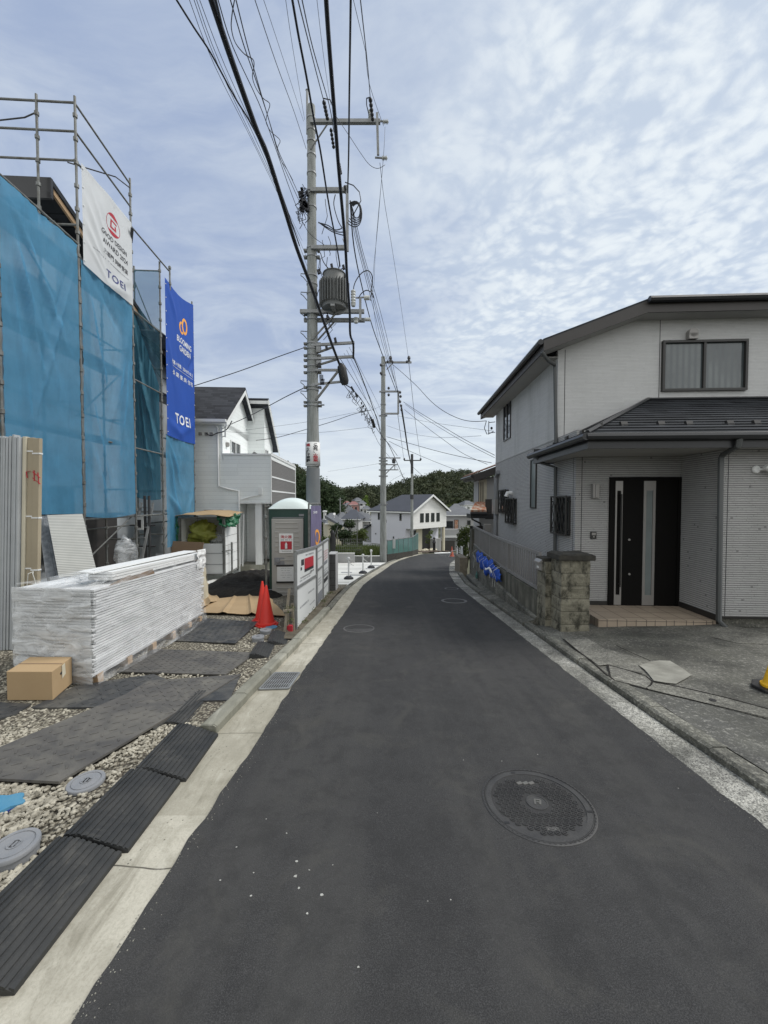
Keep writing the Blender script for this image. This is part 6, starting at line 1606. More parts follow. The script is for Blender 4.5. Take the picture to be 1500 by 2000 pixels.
# door set
q0, q1 = SR(1190, 932, t=tD), SR(1323, 1186, t=tD)
ds0, ds1, dz0, dz1 = q0[0], q1[0], -.27, q0[2]
m = MB(RF)
for q in ((ds0, ds0 + .05, dz0, dz1), (ds1 - .05, ds1, dz0, dz1), (ds0 + .05, ds1 - .05, dz1 - .05, dz1)): m.box(q[0], q[1], tD - .04, tD + .01, q[2], q[3])
fr_ = obj('door_frame', m, M['doorblk'], rh)
du = lambda u: SR(u, 1060, t=tD - .02)[0]
m = MB(RF); m.box(ds0 + .05, ds1 - .05, tD - .022, tD, dz0, dz1 - .05); dd = obj('door', m, M['doorblk'], rh)
m = MB(RF)
for a, b in ((1200, 1214), (1255, 1278)):
    a, b = du(a), du(b); w_ = (b - a) * .22
    m.box(a, b, tD - .034, tD - .0225, dz0 + .02, dz0 + .2); m.box(a, b, tD - .034, tD - .0225, dz1 - .24, dz1 - .07)
    m.box(a, a + w_, tD - .034, tD - .0225, dz0 + .2, dz1 - .24); m.box(b - w_, b, tD - .034, tD - .0225, dz0 + .2, dz1 - .24)
obj('silver_trim', m, M['silver'], dd)
m = MB(RF); a, b = du(1255), du(1278); m.box(a + .05, b - .05, tD - .028, tD - .0225, dz0 + .2, dz1 - .24); obj('pane', m, M['frost'], dd)
m = MB(RF); a = du(1209); m.tube
mm = MB(); mm.tube([RF(a, tD - .075, dz0 + .35), RF(a, tD - .075, dz1 - .3)], .014, 8)
for z in (dz0 + .4, dz1 - .35): mm.tube([RF(a, tD - .075, z), RF(a, tD - .03, z)], .01, 6)
obj('door_handle', mm, M['bronze'], dd)
m = MB()
for v in (1054, 1121): c = SR(1228, v, t=tD - .02); m.lathe(RF(c[0], tD - .03, c[2]), [(.02, 0), (.02, -.012), (0, -.014)], 12, axis=(0, 1, 0))
obj('keyholes', m, M['silver'], dd)
o = SR(1160, 959, t=tD); m = MB(RF); m.box(o[0] - .055, o[0] + .055, tD - .09, tD, o[2] - .13, o[2] + .13); m.box(o[0] - .02, o[0] + .02, tD - .105, tD - .09, o[2] - .12, o[2] + .12); obj('wall_light', m, M['silver'], rh, bevel=.008)
o = SR(1158, 1045, t=tD); m = MB(RF); m.box(o[0] - .05, o[0] + .05, tD - .03, tD, o[2] - .065, o[2] + .065); ic = obj('intercom', m, M['bronze'], rh, bevel=.005)
m = MB(RF); m.box(o[0] - .035, o[0] + .035, tD - .036, tD - .03, o[2] + .0, o[2] + .045); m.box(o[0] - .012, o[0] + .012, tD - .038, tD - .03, o[2] - .04, o[2] - .015); obj('lens', m, M['silver'], ic)
o = SR(1475, 917, t=tW); m = MB(); m.smooth = 'auto'; c = Vector(RF(*o))
m.lathe(c, [(.055, 0), (.06, -.02), (.05, -.035), (0, -.035)], 16, axis=(0, 1, 0)); m.tube([c + Vector((.02, -.03, 0)), c + Vector((.10, -.08, 0))], .018, 8); m.tube([c + Vector((.06, -.10, .045)), c + Vector((.17, -.13, -.05))], .045, 12); m.tube([c + Vector((.15, -.12, .02)), c + Vector((.24, -.15, -.03))], .04, 12); obj('spotlight', m, M['trimwhite'], rh)
# downpipes
pipe(RF, [SR(1058, 688, t=tF_ - .05), SR(1070, 704, t=tF_ + .02), (-.10, tU - .06, SR(1087, 712, t=tU - .06)[2]), (-.02 + SR(1086, 712, t=tU - .06)[0], tU - .06, SR(1087, 712, t=tU - .06)[2] - .05), (SR(1086, 860, t=tU - .06)[0], tU - .06, 2.75)], .035, 'downpipe', rh)
pipe(RF, [(sP0 + .0, tPb - .25, zP - .08), (sP0 + .1, tPb - .25, zP - .2), (-.07, tPb - .30, zP - .30), (-.06, tPb - .30, -.4)], .035, 'downpipe', rh)
o = SR(1440, 868, t=tP0); o2 = SR(1408, 888, t=tW - .06)
pipe(RF, [(o[0], tP0 - .04, zP - .06), (o[0], tP0 - .02, zP - .18), (o2[0] + .02, tW - .07, o2[2] + .0), (o2[0], tW - .06, o2[2] - .06), (SR(1404, 1200, t=tW - .06)[0], tW - .06, -.22), (SR(1404, 1200, t=tW - .06)[0] + .06, tW - .1, -.30), (SR(1404, 1200, t=tW - .06)[0] + .08, tW - .1, -.42)], .038, 'downpipe', rh)
m = MB(); m.lathe(RF(SR(1412, 1225, t=tW - .12)[0], tW - .12, -.42), [(.07, 0), (.07, .12), (.055, .12), (.055, 0)], 14); obj('drain_collar', m, M['oldkerb'], rh)
pipe(RF, [SR(973, 922, s=-.06), SR(969, 932, s=-.06), SR(968, 1048, s=-.06)], .07, 'lid', rh, 'duct_cover')
m = MB(); c = Vector(RF(*SR(967, 824, s=0))); m.bar(c, c + Vector((-.18, .12, 0)), .02); m.bar(c - Vector((0, 0, .35)), c + Vector((-.18, .12, -.35)), .02); m.bar(c + Vector((-.18, .12, .05)), c + Vector((-.18, .12, -.4)), .02); m.lathe(c + Vector((-.1, .06, -.2)), [(.03, -.04), (.04, 0), (.03, .04)], 8)
m.tube([P(950, 822, 12.9), P(946, 836, 12.9), P(951, 848, 12.9), P(958, 846, 12.9), P(964, 842, 12.9)], .012, 6); obj('cable_bracket', m, M['wire'], rh)
# tiled porch step
pc = MB(RF); s0_ = SR(1158, 1212, t=6.0)[0]; s1_ = SR(1391, 1212, t=6.0)[0]
pc.box(s0_ + .08, sW - .02, 6.0, tD - .025, -.46, -.262); pc.box(sW - .04 if False else s0_ + .081, s1_, 5.99, 6.0, -.46, -.262)
st_ = tobj('porch_step', pc, M['tile'], 'beige tiled entrance step in front of the black door', 'step')
m = MB(RF); 
for i in range(1, 7): x_ = s0_ + .08 + i * (s1_ - s0_ - .08) / 6; m.box(x_ - .003, x_ + .003, 5.986, 5.99, -.46, -.262)
m.box(s0_ + .08, s1_, 5.986, 5.99, -.285, -.28); cprop(obj('tile_joints', m, M['trimdark'], st_), None)
# pebbles at the wall foot
m = MB(); rr = random.Random(3)
for i in range(60):
    s_, t_ = sW + .2 + rr.random() * .9, tW - .10 - rr.random() * .12; p = Vector(RF(s_, t_, 0)); m.lathe((p.x, p.y, dz_r(p.x, p.y)), [(.001, 0), (.02 * rr.uniform(.6, 1.2), .01), (.001, .025)], 6)
o = tobj('pebbles', m, M['oldkerb'], 'small pebbles along the wall foot beside the downpipe', 'pebbles'); o['kind'] = 'stuff'

# ---------------------------------------------------------------- retaining wall, pillar, railing
WP = [(6.35, 2.60), (7.5, 2.615), (9, 2.68), (10.5, 2.80), (12, 2.95), (13.4, 3.10)]
wx = lambda y: lerp_tab(WP, y)
rw = thing('retaining_wall', (2.7, 9.5, gz(0, 9.5)), 'stained concrete retaining wall stepping down beside the road', 'wall')
m = MB(); yy = arange(6.45, 13.4, .25)
for y in yy:
    x = wx(y); g = gz(x, y)
    m.v += [(x, y, g - .2), (x, y, .04 if False else .055), (x + .16, y, .055), (x + .16, y, g - .2)]
n = 4; m.f = [(k * n + i, k * n + (i + 1) % n, (k + 1) * n + (i + 1) % n, (k + 1) * n + i) for k in range(len(yy) - 1) for i in range(n)] + [(0, 1, 2, 3), tuple((len(yy) - 1) * 4 + i for i in (3, 2, 1, 0))]
obj('upper_course', m, M['stainwall'], rw)
m = MB()
for y in yy:
    x = wx(y) - .05; g = gz(x, y); tz = lerp_tab([(6.4, -.36), (13.4, -.22)], y)
    m.v += [(x, y, g - .2), (x, y, tz - .03), (x + .045, y, tz), (x + .046, y, g - .2)]
m.f = [(k * n + i, k * n + (i + 1) % n, (k + 1) * n + (i + 1) % n, (k + 1) * n + i) for k in range(len(yy) - 1) for i in range(n)] + [(0, 1, 2, 3), tuple((len(yy) - 1) * 4 + i for i in (3, 2, 1, 0))]
obj('lower_course', m, M['oldkerb'], rw)
m = MB()
for y in yy:
    x = wx(y) - .17; g = gz(x, y) + .05
    m.v += [(x - .06, y, g - .2), (x - .05, y, g + .0), (x + .12, y, g + .03), (x + .119, y, g - .2)]
m.f = [(k * n + i, k * n + (i + 1) % n, (k + 1) * n + (i + 1) % n, (k + 1) * n + i) for k in range(len(yy) - 1) for i in range(n)] + [(0, 1, 2, 3)]
obj('footing', m, M['oldkerb'], rw)
m = MB(); m.box(wx(13.4) - .06, wx(13.4) + .2, 13.3, 13.5, gz(3, 13.4) - .1, .62); obj('end_post', m, M['stainwall'], rw)
# railing
rl = thing('railing', (2.7, 9.8, .06), 'bronze grey slatted aluminium railing on the retaining wall', 'railing')
m = MB(); zl, zh = .10, .71
for z in (zl, zh): 
    pts = [(wx(y) + .05, y, z) for y in arange(6.5, 13.5, .5)]
    for a, b in zip(pts, pts[1:]): m.bar(a, b, .045, .05)
obj('rail', m, M['alu'], rl)
m = MB(); y = 6.55
while y < 13.45: x = wx(y) + .05; m.box(x - .009, x + .009, y - .012, y + .012, zl, zh); y += .115
cprop(obj('slats', m, M['alu'], rl), None)
m = MB()
for y in (6.52, 8.3, 10.1, 11.8, 13.45): x = wx(y) + .05; m.box(x - .025, x + .025, y - .025, y + .025, .0, zh - .01)
obj('posts', m, M['alu'], rl)
# block wall and pillar
gp = thing('gate_pillar', (2.9, 6.0, gz(2.9, 6.0)), 'rock faced block pillar with dark cap at the driveway corner', 'pillar')
def rocky(x0, x1, y0, y1, z0, z1, rows, seed, name='blocks', amp=.02):
    m = MB(); h = (z1 - z0) / rows; rnd_ = random.Random(seed)
    for i in range(rows):
        za, zb2 = z0 + i * h + .004, z0 + (i + 1) * h - .004
        def face(p, q, fn, cuts):
            pass
        # bumpy ring around the course
        per = [(x0, y0), (x1, y0), (x1, y1), (x0, y1)]
        pts = []; N = 10
        for k in range(4):
            a, b = per[k], per[(k + 1) % 4]
            for j in range(N): pts.append((a[0] + (b[0] - a[0]) * j / N, a[1] + (b[1] - a[1]) * j / N, j, k))
        rows_ = 5; vs = []
        cx_, cy_ = (x0 + x1) / 2, (y0 + y1) / 2; split = 3 if i % 2 else 6
        for r_ in range(rows_ + 1):
            z = za + (zb2 - za) * r_ / rows_; e = math.sin(math.pi * r_ / rows_)
            for (px_, py_, j, k) in pts:
                dx, dy = px_ - cx_, py_ - cy_; L = math.hypot(dx, dy)
                jm = 0 if j in (0,) else abs(math.sin(math.pi * (j if j < split else j - split) / (split if j < split else N - split)))
                o_ = (amp * (.5 + .9 * noise.noise((px_ * 9 + seed, py_ * 9, z * 9))) * min(1, e * 2.2) * min(1, jm * 1.6 + (.4 if j == 0 else 0)))
                vs.append((px_ + dx / L * o_, py_ + dy / L * o_, z))
        n_ = len(pts); fs = [(r_ * n_ + j, r_ * n_ + (j + 1) % n_, (r_ + 1) * n_ + (j + 1) % n_, (r_ + 1) * n_ + j) for r_ in range(rows_) for j in range(n_)]
        fs += [tuple(range(n_))[::-1], tuple(rows_ * n_ + j for j in range(n_))]
        m.add(vs, fs)
    return obj(name, m, M['block'], gp)
px0, px1, py0, py1 = 2.68, 3.13, 5.78, 6.14
rocky(px0 + .01, px1 - .01, py0 + .01, py1, gz(0, 5.9) - .02, .70, 6, 3)
m = MB(); m.box(px0 + .012, px1 - .012, py0 + .012, py1 - .01, gz(0, 6) - .2, .69); obj('core', m, M['cap'], gp)
rocky(2.60, 2.76, 6.145, 6.48, gz(0, 6.3) - .02, .62, 6, 7, 'block_wall', .008)
m = MB(); m.box(2.61, 2.75, 6.15, 6.5, gz(0, 6.3) - .2, .61); obj('core', m, M['cap'], gp)
m = MB(); m.smooth = False
m.grid(lambda a, b: (px0 - .05 + (px1 - px0 + .10) * a, py0 - .05 + (py1 - py0 + .1) * b, .80 + .012 * noise.noise((a * 4, b * 4, 0)) - .02 * (max(abs(a - .5), abs(b - .5)) > .49)), 10, 10)
m.box(px0 - .05, px1 + .05, py0 - .05, py1 + .05, .70, .782); m.box(2.58, 2.77, 6.19, 6.5, .62, .67)
obj('cap', m, M['cap'], gp, bevel=.012)
mbx = thing('mailbox', (2.58, 6.36, .5), 'small silver letter slot on the low block wall beside the pillar', 'mailbox')
m = MB(); m.prism([(2.60, 6.24, .66), (2.53, 6.24, .60), (2.53, 6.24, .58), (2.60, 6.24, .60)], (0, .22, 0)); m.box(2.565, 2.60, 6.26, 6.46, .46, .59); obj('hood', m, M['silver'], mbx)
m = MB(); m.box(2.558, 2.565, 6.33, 6.40, .49, .52); obj('name_plate', m, M['white'], mbx)
# blue net tied on the railing
bn_ = thing('blue_net', (wx(9.6), 9.6, -.2), 'bunched royal blue net tied along the foot of the railing', 'net')
m = MB(); m.smooth = True
def net(a, b):
    y = 8.5 + 3.3 * a; x = wx(y) - .03; th = b * 2 * math.pi; n_ = .5 + .5 * noise.noise((a * 7, b * 3, 2)); r = (.085 + .05 * noise.noise((a * 9, 0, 6))) * (math.sin(math.pi * min(max(a, .02), .98)) ** .3)
    zc_ = -.03 + .07 * noise.noise((a * 5, 2, 2))
    return (x - abs(r * .8 * math.cos(th)) * (.6 + n_ * .6) - .01 - .05 * abs(noise.noise((a * 30, b * 4, 8))), y + .06 * noise.noise((a * 12, b * 6, 5)), zc_ - .07 + r * 1.9 * math.sin(th) * (.7 + n_) + .05 * noise.noise((a * 26, b * 5, 1)))
m.grid(net, 110, 22); obj('netting', m, M['bluenet'], bn_, fixn=False)
m = MB()
for y, l in ((8.6, .20), (8.8, .24), (9.1, .1), (9.9, .12), (10.6, .22), (11.7, .3)):
    x = wx(y) - .14; m.tube([(x + .05, y, .12), (x - .06, y + .03, .02), (x - .02, y - .02, -.12), (x - .04, y, -.14 - l)], .0035, 5)
for y in (8.6, 10.2): x = wx(y) - .13; m.tube([(x + .1, y, .13), (x - .06, y + .1, .0), (x - .03, y + .25, -.14)], .0035, 5)
obj('ropes', m, M['rope'], bn_)
m = MB(); m.smooth = True; m.grid(lambda a, b: (wx(8.9 + .8 * a) - .16 - .02 * b, 8.9 + .8 * a, -.04 + .05 * math.sin(a * 5) - .05 * b), 12, 2); obj('white_tape', m, M['white'], bn_, thick=.004)
# glass float hanging from the rope
c = P(931, 1124, 11.6); m = MB(); m.smooth = 'auto'; m.lathe(c, [(.0, -.10), (.04, -.08), (.045, .04), (.02, .07), (.015, .12), (0, .12)], 12); tobj('hanging_bottle', m, M['greensheet'], 'clear green bottle hung on a rope below the blue net', 'bottle')

# ---------------------------------------------------------------- second house behind, plants, trough
h2 = thing('tiled_house', (4.2, 15, gz(4, 15)), 'grey house with orange tiled roof just beyond the right hand house', 'house')
Y2 = 14.6
m = MB(); m.box(3.62, 9, Y2, 15.5, gz(4, 14) - .5, 2.5); obj('wall', m, M['fargrey'], h2)
m = MB(); m.box(3.60, 3.9, Y2 - .02, Y2, 1.2, 2.55); obj('cream_panel', m, M['cream'], h2)
m = MB(); a, b, c_, d = (3.28, Y2 - .45, 2.62), (8, Y2 - .45, 4.4), (8, 16.0, 4.4), (3.28, 16.0, 2.62); m.prism([a, b, c_, d], (0, 0, -.04)); obj('roof', m, M['dulltile'], h2)
m = MB(); m.prism([(3.26, Y2 - .46, 2.55), (8, Y2 - .46, 4.33), (8, Y2 - .46, 4.1), (3.34, Y2 - .46, 2.30)], (0, .04, 0)); m.prism([(3.26, Y2 - .45, 2.55), (3.26, 15.95, 2.55), (3.30, 15.95, 2.36), (3.30, Y2 - .45, 2.36)], (.04, 0, 0)); m.prism([(3.3, Y2 - .42, 2.34), (8, Y2 - .42, 3.3), (8, Y2, 3.3), (3.3, Y2, 2.34)], (0, 0, -.03)); obj('eaves', m, M['trimdark'], h2)
m = MB(); m.tube([(3.22, Y2 - .5, 2.5), (3.22, 15.95, 2.5)], .05, 8); obj('rain_gutter', m, M['gutterblk'], h2)
m = MB(); 
for k in range(3): m.box(3.58 + k * .08, 3.60 + k * .08, Y2 - .04, Y2 - .02, 1.25, 2.3)
obj('window_bars', m, M['ink'], h2)
m = MB(); m.prism([P(920, 999, 13.6), P(950, 999, 13.6), P(950, 984, 14.4), P(930, 984, 14.4)], (0, 0, -.05))
for k in range(9): m.tube([P(921 + k * 3.2, 998, 13.6), P(930 + k * 2.2, 982, 14.4)], .05, 6)
obj('porch_roof', m, M['orangetile'], h2)
m = MB(); q = P(919, 1003, 13.6); m.tube([q, P(950, 1003, 13.6)], .06, 8); m.box(q.x + .03, q.x + .75, 13.62, 14.4, q.z - .17, q.z - .02); m.tube([P(920, 1003, 13.6), P(922, 1014, 13.65), P(938, 1022, 13.9), P(940, 1030, 13.9), P(940, 1070, 13.9)], .03, 6); obj('porch_gutter', m, M['gutterblk'], h2)
m = MB(); a, b = P(948, 975, 13.9), P(965, 1014, 13.9); m.box(a.x, b.x, 13.88, 13.92, b.z, a.z); obj('shutter', m, M['trimdark'], h2)
m = MB(); a, b = P(918, 1027, 13.8), P(949, 1040, 13.8); 
fz_ = MB(); fz_.box(a.x, b.x, 13.78, 13.82, gz(3, 13.8), a.z); tobj('dark_fence', fz_, M['bronze'], 'dark board fence under the tiled porch roof', 'fence')
m = MB(); c = P(953, 1031, 13.3); m.box(c.x - .12, c.x + .12, 13.3, 13.5, c.z - .15, c.z + .12); m.tube([c + Vector((-.05, 0, -.15)), c + Vector((-.05, 0, -.6))], .02, 6); tobj('gas_meter', m, M['silver'], 'grey gas meter behind the railing at the house corner', 'meter')
# shrub over the wall end, trough, sign, cone
rnd = random.Random(11)
sh = thing('shrub', (3.3, 16.3, gz(3.3, 16.3)), 'leafy green shrub standing where the railing ends', 'shrub')
m = MB(); 
for (u, v, r, n) in ((905, 1040, .26, 240), (912, 1052, .28, 260), (901, 1060, .26, 240), (908, 1072, .25, 200), (914, 1035, .2, 160), (898, 1048, .16, 120), (907, 1083, .22, 150)): leaves(m, P(u, v, 16.3), r, n, .05, rnd, 1.1, .3)
obj('foliage', m, M['leafmid'], sh, fixn=False)
m = MB(); c = P(906, 1085, 16.3)
for k in range(4): m.tube([(c.x + (k - 1.5) * .1, 16.3, gz(3.3, 16.3)), (c.x + (k - 1.5) * .18, 16.3, c.z + .7)], .02, 5)
obj('trunk', m, M['bark'], sh)
c = G(908, 1122, 0); m = MB(); m.box(c.x - .12, c.x + .16, 14.2, 15.2, gz(3, 14.6) - .1, gz(3, 14.6) + .62); tobj('planter', m, M['oldwood'], 'weathered upright timber planter by the end of the wall', 'planter')
m = MB(); 
for k in range(7): a, b = P(893, 1070 + k * 4.2, 17), P(902, 1071 + k * 4.2, 16.6); m.bar(a, b, .05, .03)
m.bar(P(893, 1066, 17), P(893, 1100, 17), .04); m.bar(P(902, 1066, 16.6), P(902, 1100, 16.6), .04); tobj('slat_screen', m, M['trimwhite'], 'small white slatted screen beside the shrub', 'screen')
m = MB(); a, b = P(899, 1068, 16.2), P(903, 1094, 15.8); m.prism([P(899, 1066, 16.2), P(903, 1068, 15.7), P(904, 1096, 15.7), P(900, 1088, 16.2)], (.02, 0, 0)); tobj('leaning_board', m, M['white'], 'narrow white board leaning on the planter', 'board')
M['fadedcone'] = pbr('faded_cone', (.45, .11, .07), .8); c = G(882.5, 1087, 0); cone(c.x, c.y, gz(c.x, c.y), .62, .11, .15, M['fadedcone'], M['fadedcone'], 'faded distant traffic cone at the bend of the road')
m = MB(); m.tube([(c.x - .3, c.y - .6, gz(0, c.y) + .05), (c.x - .1, c.y - .5, gz(0, c.y) + .4), (c.x + .35, c.y - .4, gz(0, c.y) + .45), (c.x + .45, c.y - .4, gz(0, c.y))], .03, 6); tobj('hose_reel', m, M['galv'], 'bent grey tube frame beside the distant cone', 'frame')
# ================================================================ middle distance: pale parking pad, low walls, garden
def padz(x, y): return gz(x, y) + .02
m = MB()
m.grid(lambda a, b: (lambda y: (lambda x: (x, y, padz(x, y)))(-5.5 + a * (ki(y) - .13 + 5.5)))(10.6 + b * 8.2), 10, 20)
sobj('parking_pad', m, M['whiteconc'], loc=(0, 0, 0))
m = MB()
for y in (11.6, 13.6, 15.6, 17.4): m.box(-3, ki(y) - .2, y, y + .03, gz(0, y) + .0195, gz(0, y) + .023)
sobj('pad_joints', m, M['kerb'])
m = MB()
for (x0, x1, y) in ((-1.2, -.75, 13.3), (-.75, -.3, 15.6), (-.5, -.1, 17.0), (-1.6, -1.2, 14.2)): m.box(x0, x1, y, y + .16, gz(0, y) + .01, gz(0, y) + .024)
sobj('pad_slots', m, M['lid'])
def bollard(x, y, h, label):
    z = padz(x, y); r_ = thing('chain_post', (x, y, z), label, 'chain post', 'white chain posts on the parking pad')
    m = MB(); m.smooth = 'auto'; m.lathe((x, y, z), [(.16, 0), (.15, .05), (.08, .10), (.05, .10)], 14); obj('base', m, M['black'], r_)
    m = MB(); m.smooth = 'auto'; m.tube([(x, y, z + .08), (x, y, z + h - .1)], .028, 10); m.lathe((x, y, z + h - .12), [(.02, 0), (.05, .03), (.055, .06), (.04, .11), (0, .12)], 12); obj('post', m, M['trimwhite'], r_)
    return r_
for (u, v, h, lb, ch) in ((681, 1131, .72, 'nearest white chain post with a black base', (682, 1)), (709, 1120, .72, 'middle white chain post on the pale pad', 0), (725, 1109, .78, 'farthest white chain post beside the second utility pole', 0)):
    c = G(u, v, .02); b_ = bollard(c.x, c.y, h, lb)
m = MB(); c0, c1, c2 = G(681, 1131, .02), G(709, 1120, .02), G(725, 1109, .02)
for a, sg in ((c0, 1), (c1, 1), (c2, -1)): m.tube([(a.x, a.y, a.z + .55), (a.x + sg * .06, a.y, a.z + .50), (a.x + sg * .15, a.y + .1, a.z + .42)], .012, 5)
tobj('chain_ends', m, M['trimwhite'], 'short white chain ends hanging from the chain posts', 'chain')
# grooved grey wall end and far low walls
m = MB(); a = G(641, 1158, .0); x0, x1 = a.x, P(655.5, 1100, a.y).x; zt = P(645, 1082, a.y).z
m.box(x0, x1, a.y, a.y + .5, gz(0, a.y) - .1, zt)
gw = thing('grooved_wall', (x0, a.y, gz(0, a.y)), 'dark grey grooved block wall end beyond the sign panels', 'wall'); obj('core', m, M['fargrey'], gw)
m = MB()
for k in range(7): xx = x0 + (k + .5) * (x1 - x0) / 7; m.box(xx - .008, xx + .008, a.y - .012, a.y, gz(0, a.y), zt - .02)
for k in range(5): z = gz(0, a.y) + (k + 1) * .19; m.box(x0, x1, a.y - .006, a.y - .001, z, z + .008)
obj('ribs', m, M['bronze'], gw)
m = MB(); y = 18.6; m.box(P(640, 1, y).x, P(690, 1, y).x, y, y + .15, gz(0, y) - .2, P(660, 1081.5, y).z); w1 = tobj('low_wall', m, M['fargrey'], 'taller grey low wall at the back left of the parking pad', 'wall')
m = MB(); m.box(P(640, 1, y).x, P(690, 1, y).x, y - .02, y + .16, P(660, 1081.5, y).z, P(660, 1080.2, y).z); obj('coping', m, M['whiteconc'], w1)
m = MB(); y = 19.9; m.box(P(684, 1, y).x, P(744, 1, y).x, y, y + .15, gz(0, y) - .2, P(660, 1087, y).z); w1 = tobj('low_wall', m, M['fargrey'], 'lower grey wall running up to the second utility pole', 'wall')
m = MB(); m.box(P(684, 1, y).x, P(744, 1, y).x, y - .02, y + .16, P(660, 1087, y).z, P(660, 1085.8, y).z); obj('coping', m, M['whiteconc'], w1)
# chainlink behind the low wall, thin
m = MB(); y = 19.0
for k in range(14): u = 655 + k * 4; m.bar(P(u, 1081, y), P(u, 1052, y), .012)
for v in (1053, 1060, 1067, 1074): m.bar(P(655, v, y), P(707, v, y), .012)
tobj('wire_fence', m, M['pipe'], 'thin wire fence above the low wall in front of the garden', 'fence')
m = MB(); m.smooth = 'auto'; c = P(650, 1079, 18.4); m.lathe((c.x, 18.4, gz(0, 18.4)), [(.06, 0), (.07, .3), (.13, .6), (.15, 1.2), (.10, 1.35), (.12, 1.45), (.04, 1.6), (0, 1.62)], 12)
tobj('dark_post', m, M['black'], 'dark wrapped post with a pale top behind the grooved wall', 'post')
# garden field
m = MB(); m.grid(lambda a, b: (lambda x, y: (x, y, gz(x, y) + .10 + .12 * noise.noise((x, y, 0))))(-9 + (9 + min(ki(20.2 + 24 * b) - 1.2, P(744, 1, 20).x + (20.2 + 24 * b - 20) * .35)) * a, 20.2 + 24 * b), 30, 50); sobj('garden_soil', m, M['fieldsoil'], loc=(0, 0, 0), fixn=False)
rnd = random.Random(21)
def grass(name, fn, n, hgt, mat, label, w_=.02):
    m = MB()
    for _ in range(n):
        x, y = fn(rnd); z = gz(x, y) + .1; h = hgt * rnd.uniform(.4, 1.3); a = rnd.uniform(0, 6.3); dx, dy = math.cos(a) * w_, math.sin(a) * w_; lx, ly = rnd.gauss(0, h * .35), rnd.gauss(0, h * .35)
        o = len(m.v); m.v += [(x - dx, y - dy, z), (x + dx, y + dy, z), (x + lx, y + ly, z + h)]; m.f.append((o, o + 1, o + 2))
    o = tobj(name, m, mat, label, 'plants', fixn=False); o['kind'] = 'stuff'; return o
grass('garden_plants', lambda r: (lambda y: (r.uniform(-7, -.4 + (y - 20) * .2), y))(r.choice([21, 23.5, 26, 29, 33, 37]) + r.gauss(0, .5)), 9000, .55, M['leafmid'], 'rows of green plants and weeds in the garden field', .03)
grass('garden_grass', lambda r: (r.uniform(-8, 1.5), r.uniform(30, 44)), 6000, .4, M['leafbright'], 'light grass at the back of the garden field', .04)
m = MB(); rnd = random.Random(3)
for i in range(9): c = (-4.2 + rnd.random() * 3.2, 20.8 + rnd.random() * 1.5, 0); leaves(m, (c[0], c[1], gz(*c[:2]) + .4), .35, 120, .06, rnd, 1.2, .2)
o = tobj('garden_weeds', m, M['leafmid'], 'taller bushy weeds just behind the low wall', 'weeds', fixn=False); o['kind'] = 'stuff'
# bean poles
bp = None
for i, (u0, v0, u1, v1, Y) in enumerate(((648, 1060, 660, 1027, 22), (659, 1062, 659, 1035, 23), (697, 1085, 698, 1010, 24))):
    m = MB(); m.tube([P(u0, v0, Y), P(u1, v1, Y)], .025, 6); tobj('garden_stake', m, M['pipe'], ('slanting garden stake among the plants', 'short upright garden stake beside the dark post', 'tall thin garden pole in front of the round trees')[i], 'stake')
# clipped round trees
def tree(name, label, cat, Y, blobs, mat, leaf, trunk_base, group=None, shape=.9, seed=0, dens=1.0):
    rnd = random.Random(seed + 100)
    c0 = P(blobs[0][0], blobs[0][1], Y); bx, bz = P(trunk_base[0], trunk_base[1], Y).x, None
    zb = min(P(trunk_base[0], trunk_base[1], Y).z, c0.z)
    r_ = thing(name, (bx, Y, zb), label, cat, group)
    m = MB()
    for (u, v, rp) in blobs:
        r = rp * Y / F; c = P(u, v, Y) + Vector((0, rnd.uniform(-.3, .3) * r, 0)); leaves(m, c, r, int(dens * 9 * (r / leaf) ** 2), leaf, rnd, shape, .55)
    obj('crown', m, M[mat], r_, fixn=False)
    m = MB(); m.smooth = True; tr0 = max(.05, blobs[0][2] * Y / F * .12)
    m.tube([(bx, Y, zb), ((bx + c0.x) / 2, Y, (zb + c0.z) / 2), (c0.x, Y, c0.z)], [tr0, tr0 * .8, tr0 * .5], 7)
    for (u, v, rp) in blobs[:4]: q = P(u, v, Y); m.tube([((bx + c0.x) / 2, Y, (zb + c0.z) / 2), q], [tr0 * .6, tr0 * .2], 5)
    obj('trunk', m, M['bark'], r_); return r_
tg = 'clipped round trees in the garden'
tree('round_tree', 'left clipped round tree, browner, beside the white wall', 'tree', 30, [(655, 1032, 12), (650, 1037, 8), (661, 1029, 8)], 'leafdark', .10, (655, 1065), tg, seed=1)
tree('round_tree', 'right clipped round tree in front of the purple grey roof', 'tree', 31, [(683, 1022, 11), (678, 1026, 8), (688, 1025, 7)], 'leafdark', .10, (684, 1060), tg, seed=2)
tree('round_tree', 'lower middle dark tree between the two round trees', 'tree', 28, [(671, 1042, 12), (664, 1046, 9), (680, 1044, 9), (668, 1050, 8)], 'leafdark', .10, (668, 1068), tg, seed=3)
tree('garden_shrub', 'mid green bush beside the left wall of the far white house', 'shrub', 33, [(700, 1045, 12), (709, 1040, 10), (695, 1052, 9), (712, 1050, 8)], 'leafmid', .10, (703, 1066), seed=4)
tree('garden_shrub', 'low green bush at the back of the garden', 'shrub', 27, [(640, 1062, 12), (634, 1055, 10), (645, 1052, 8), (632, 1070, 10)], 'leafmid', .09, (640, 1080), seed=5)

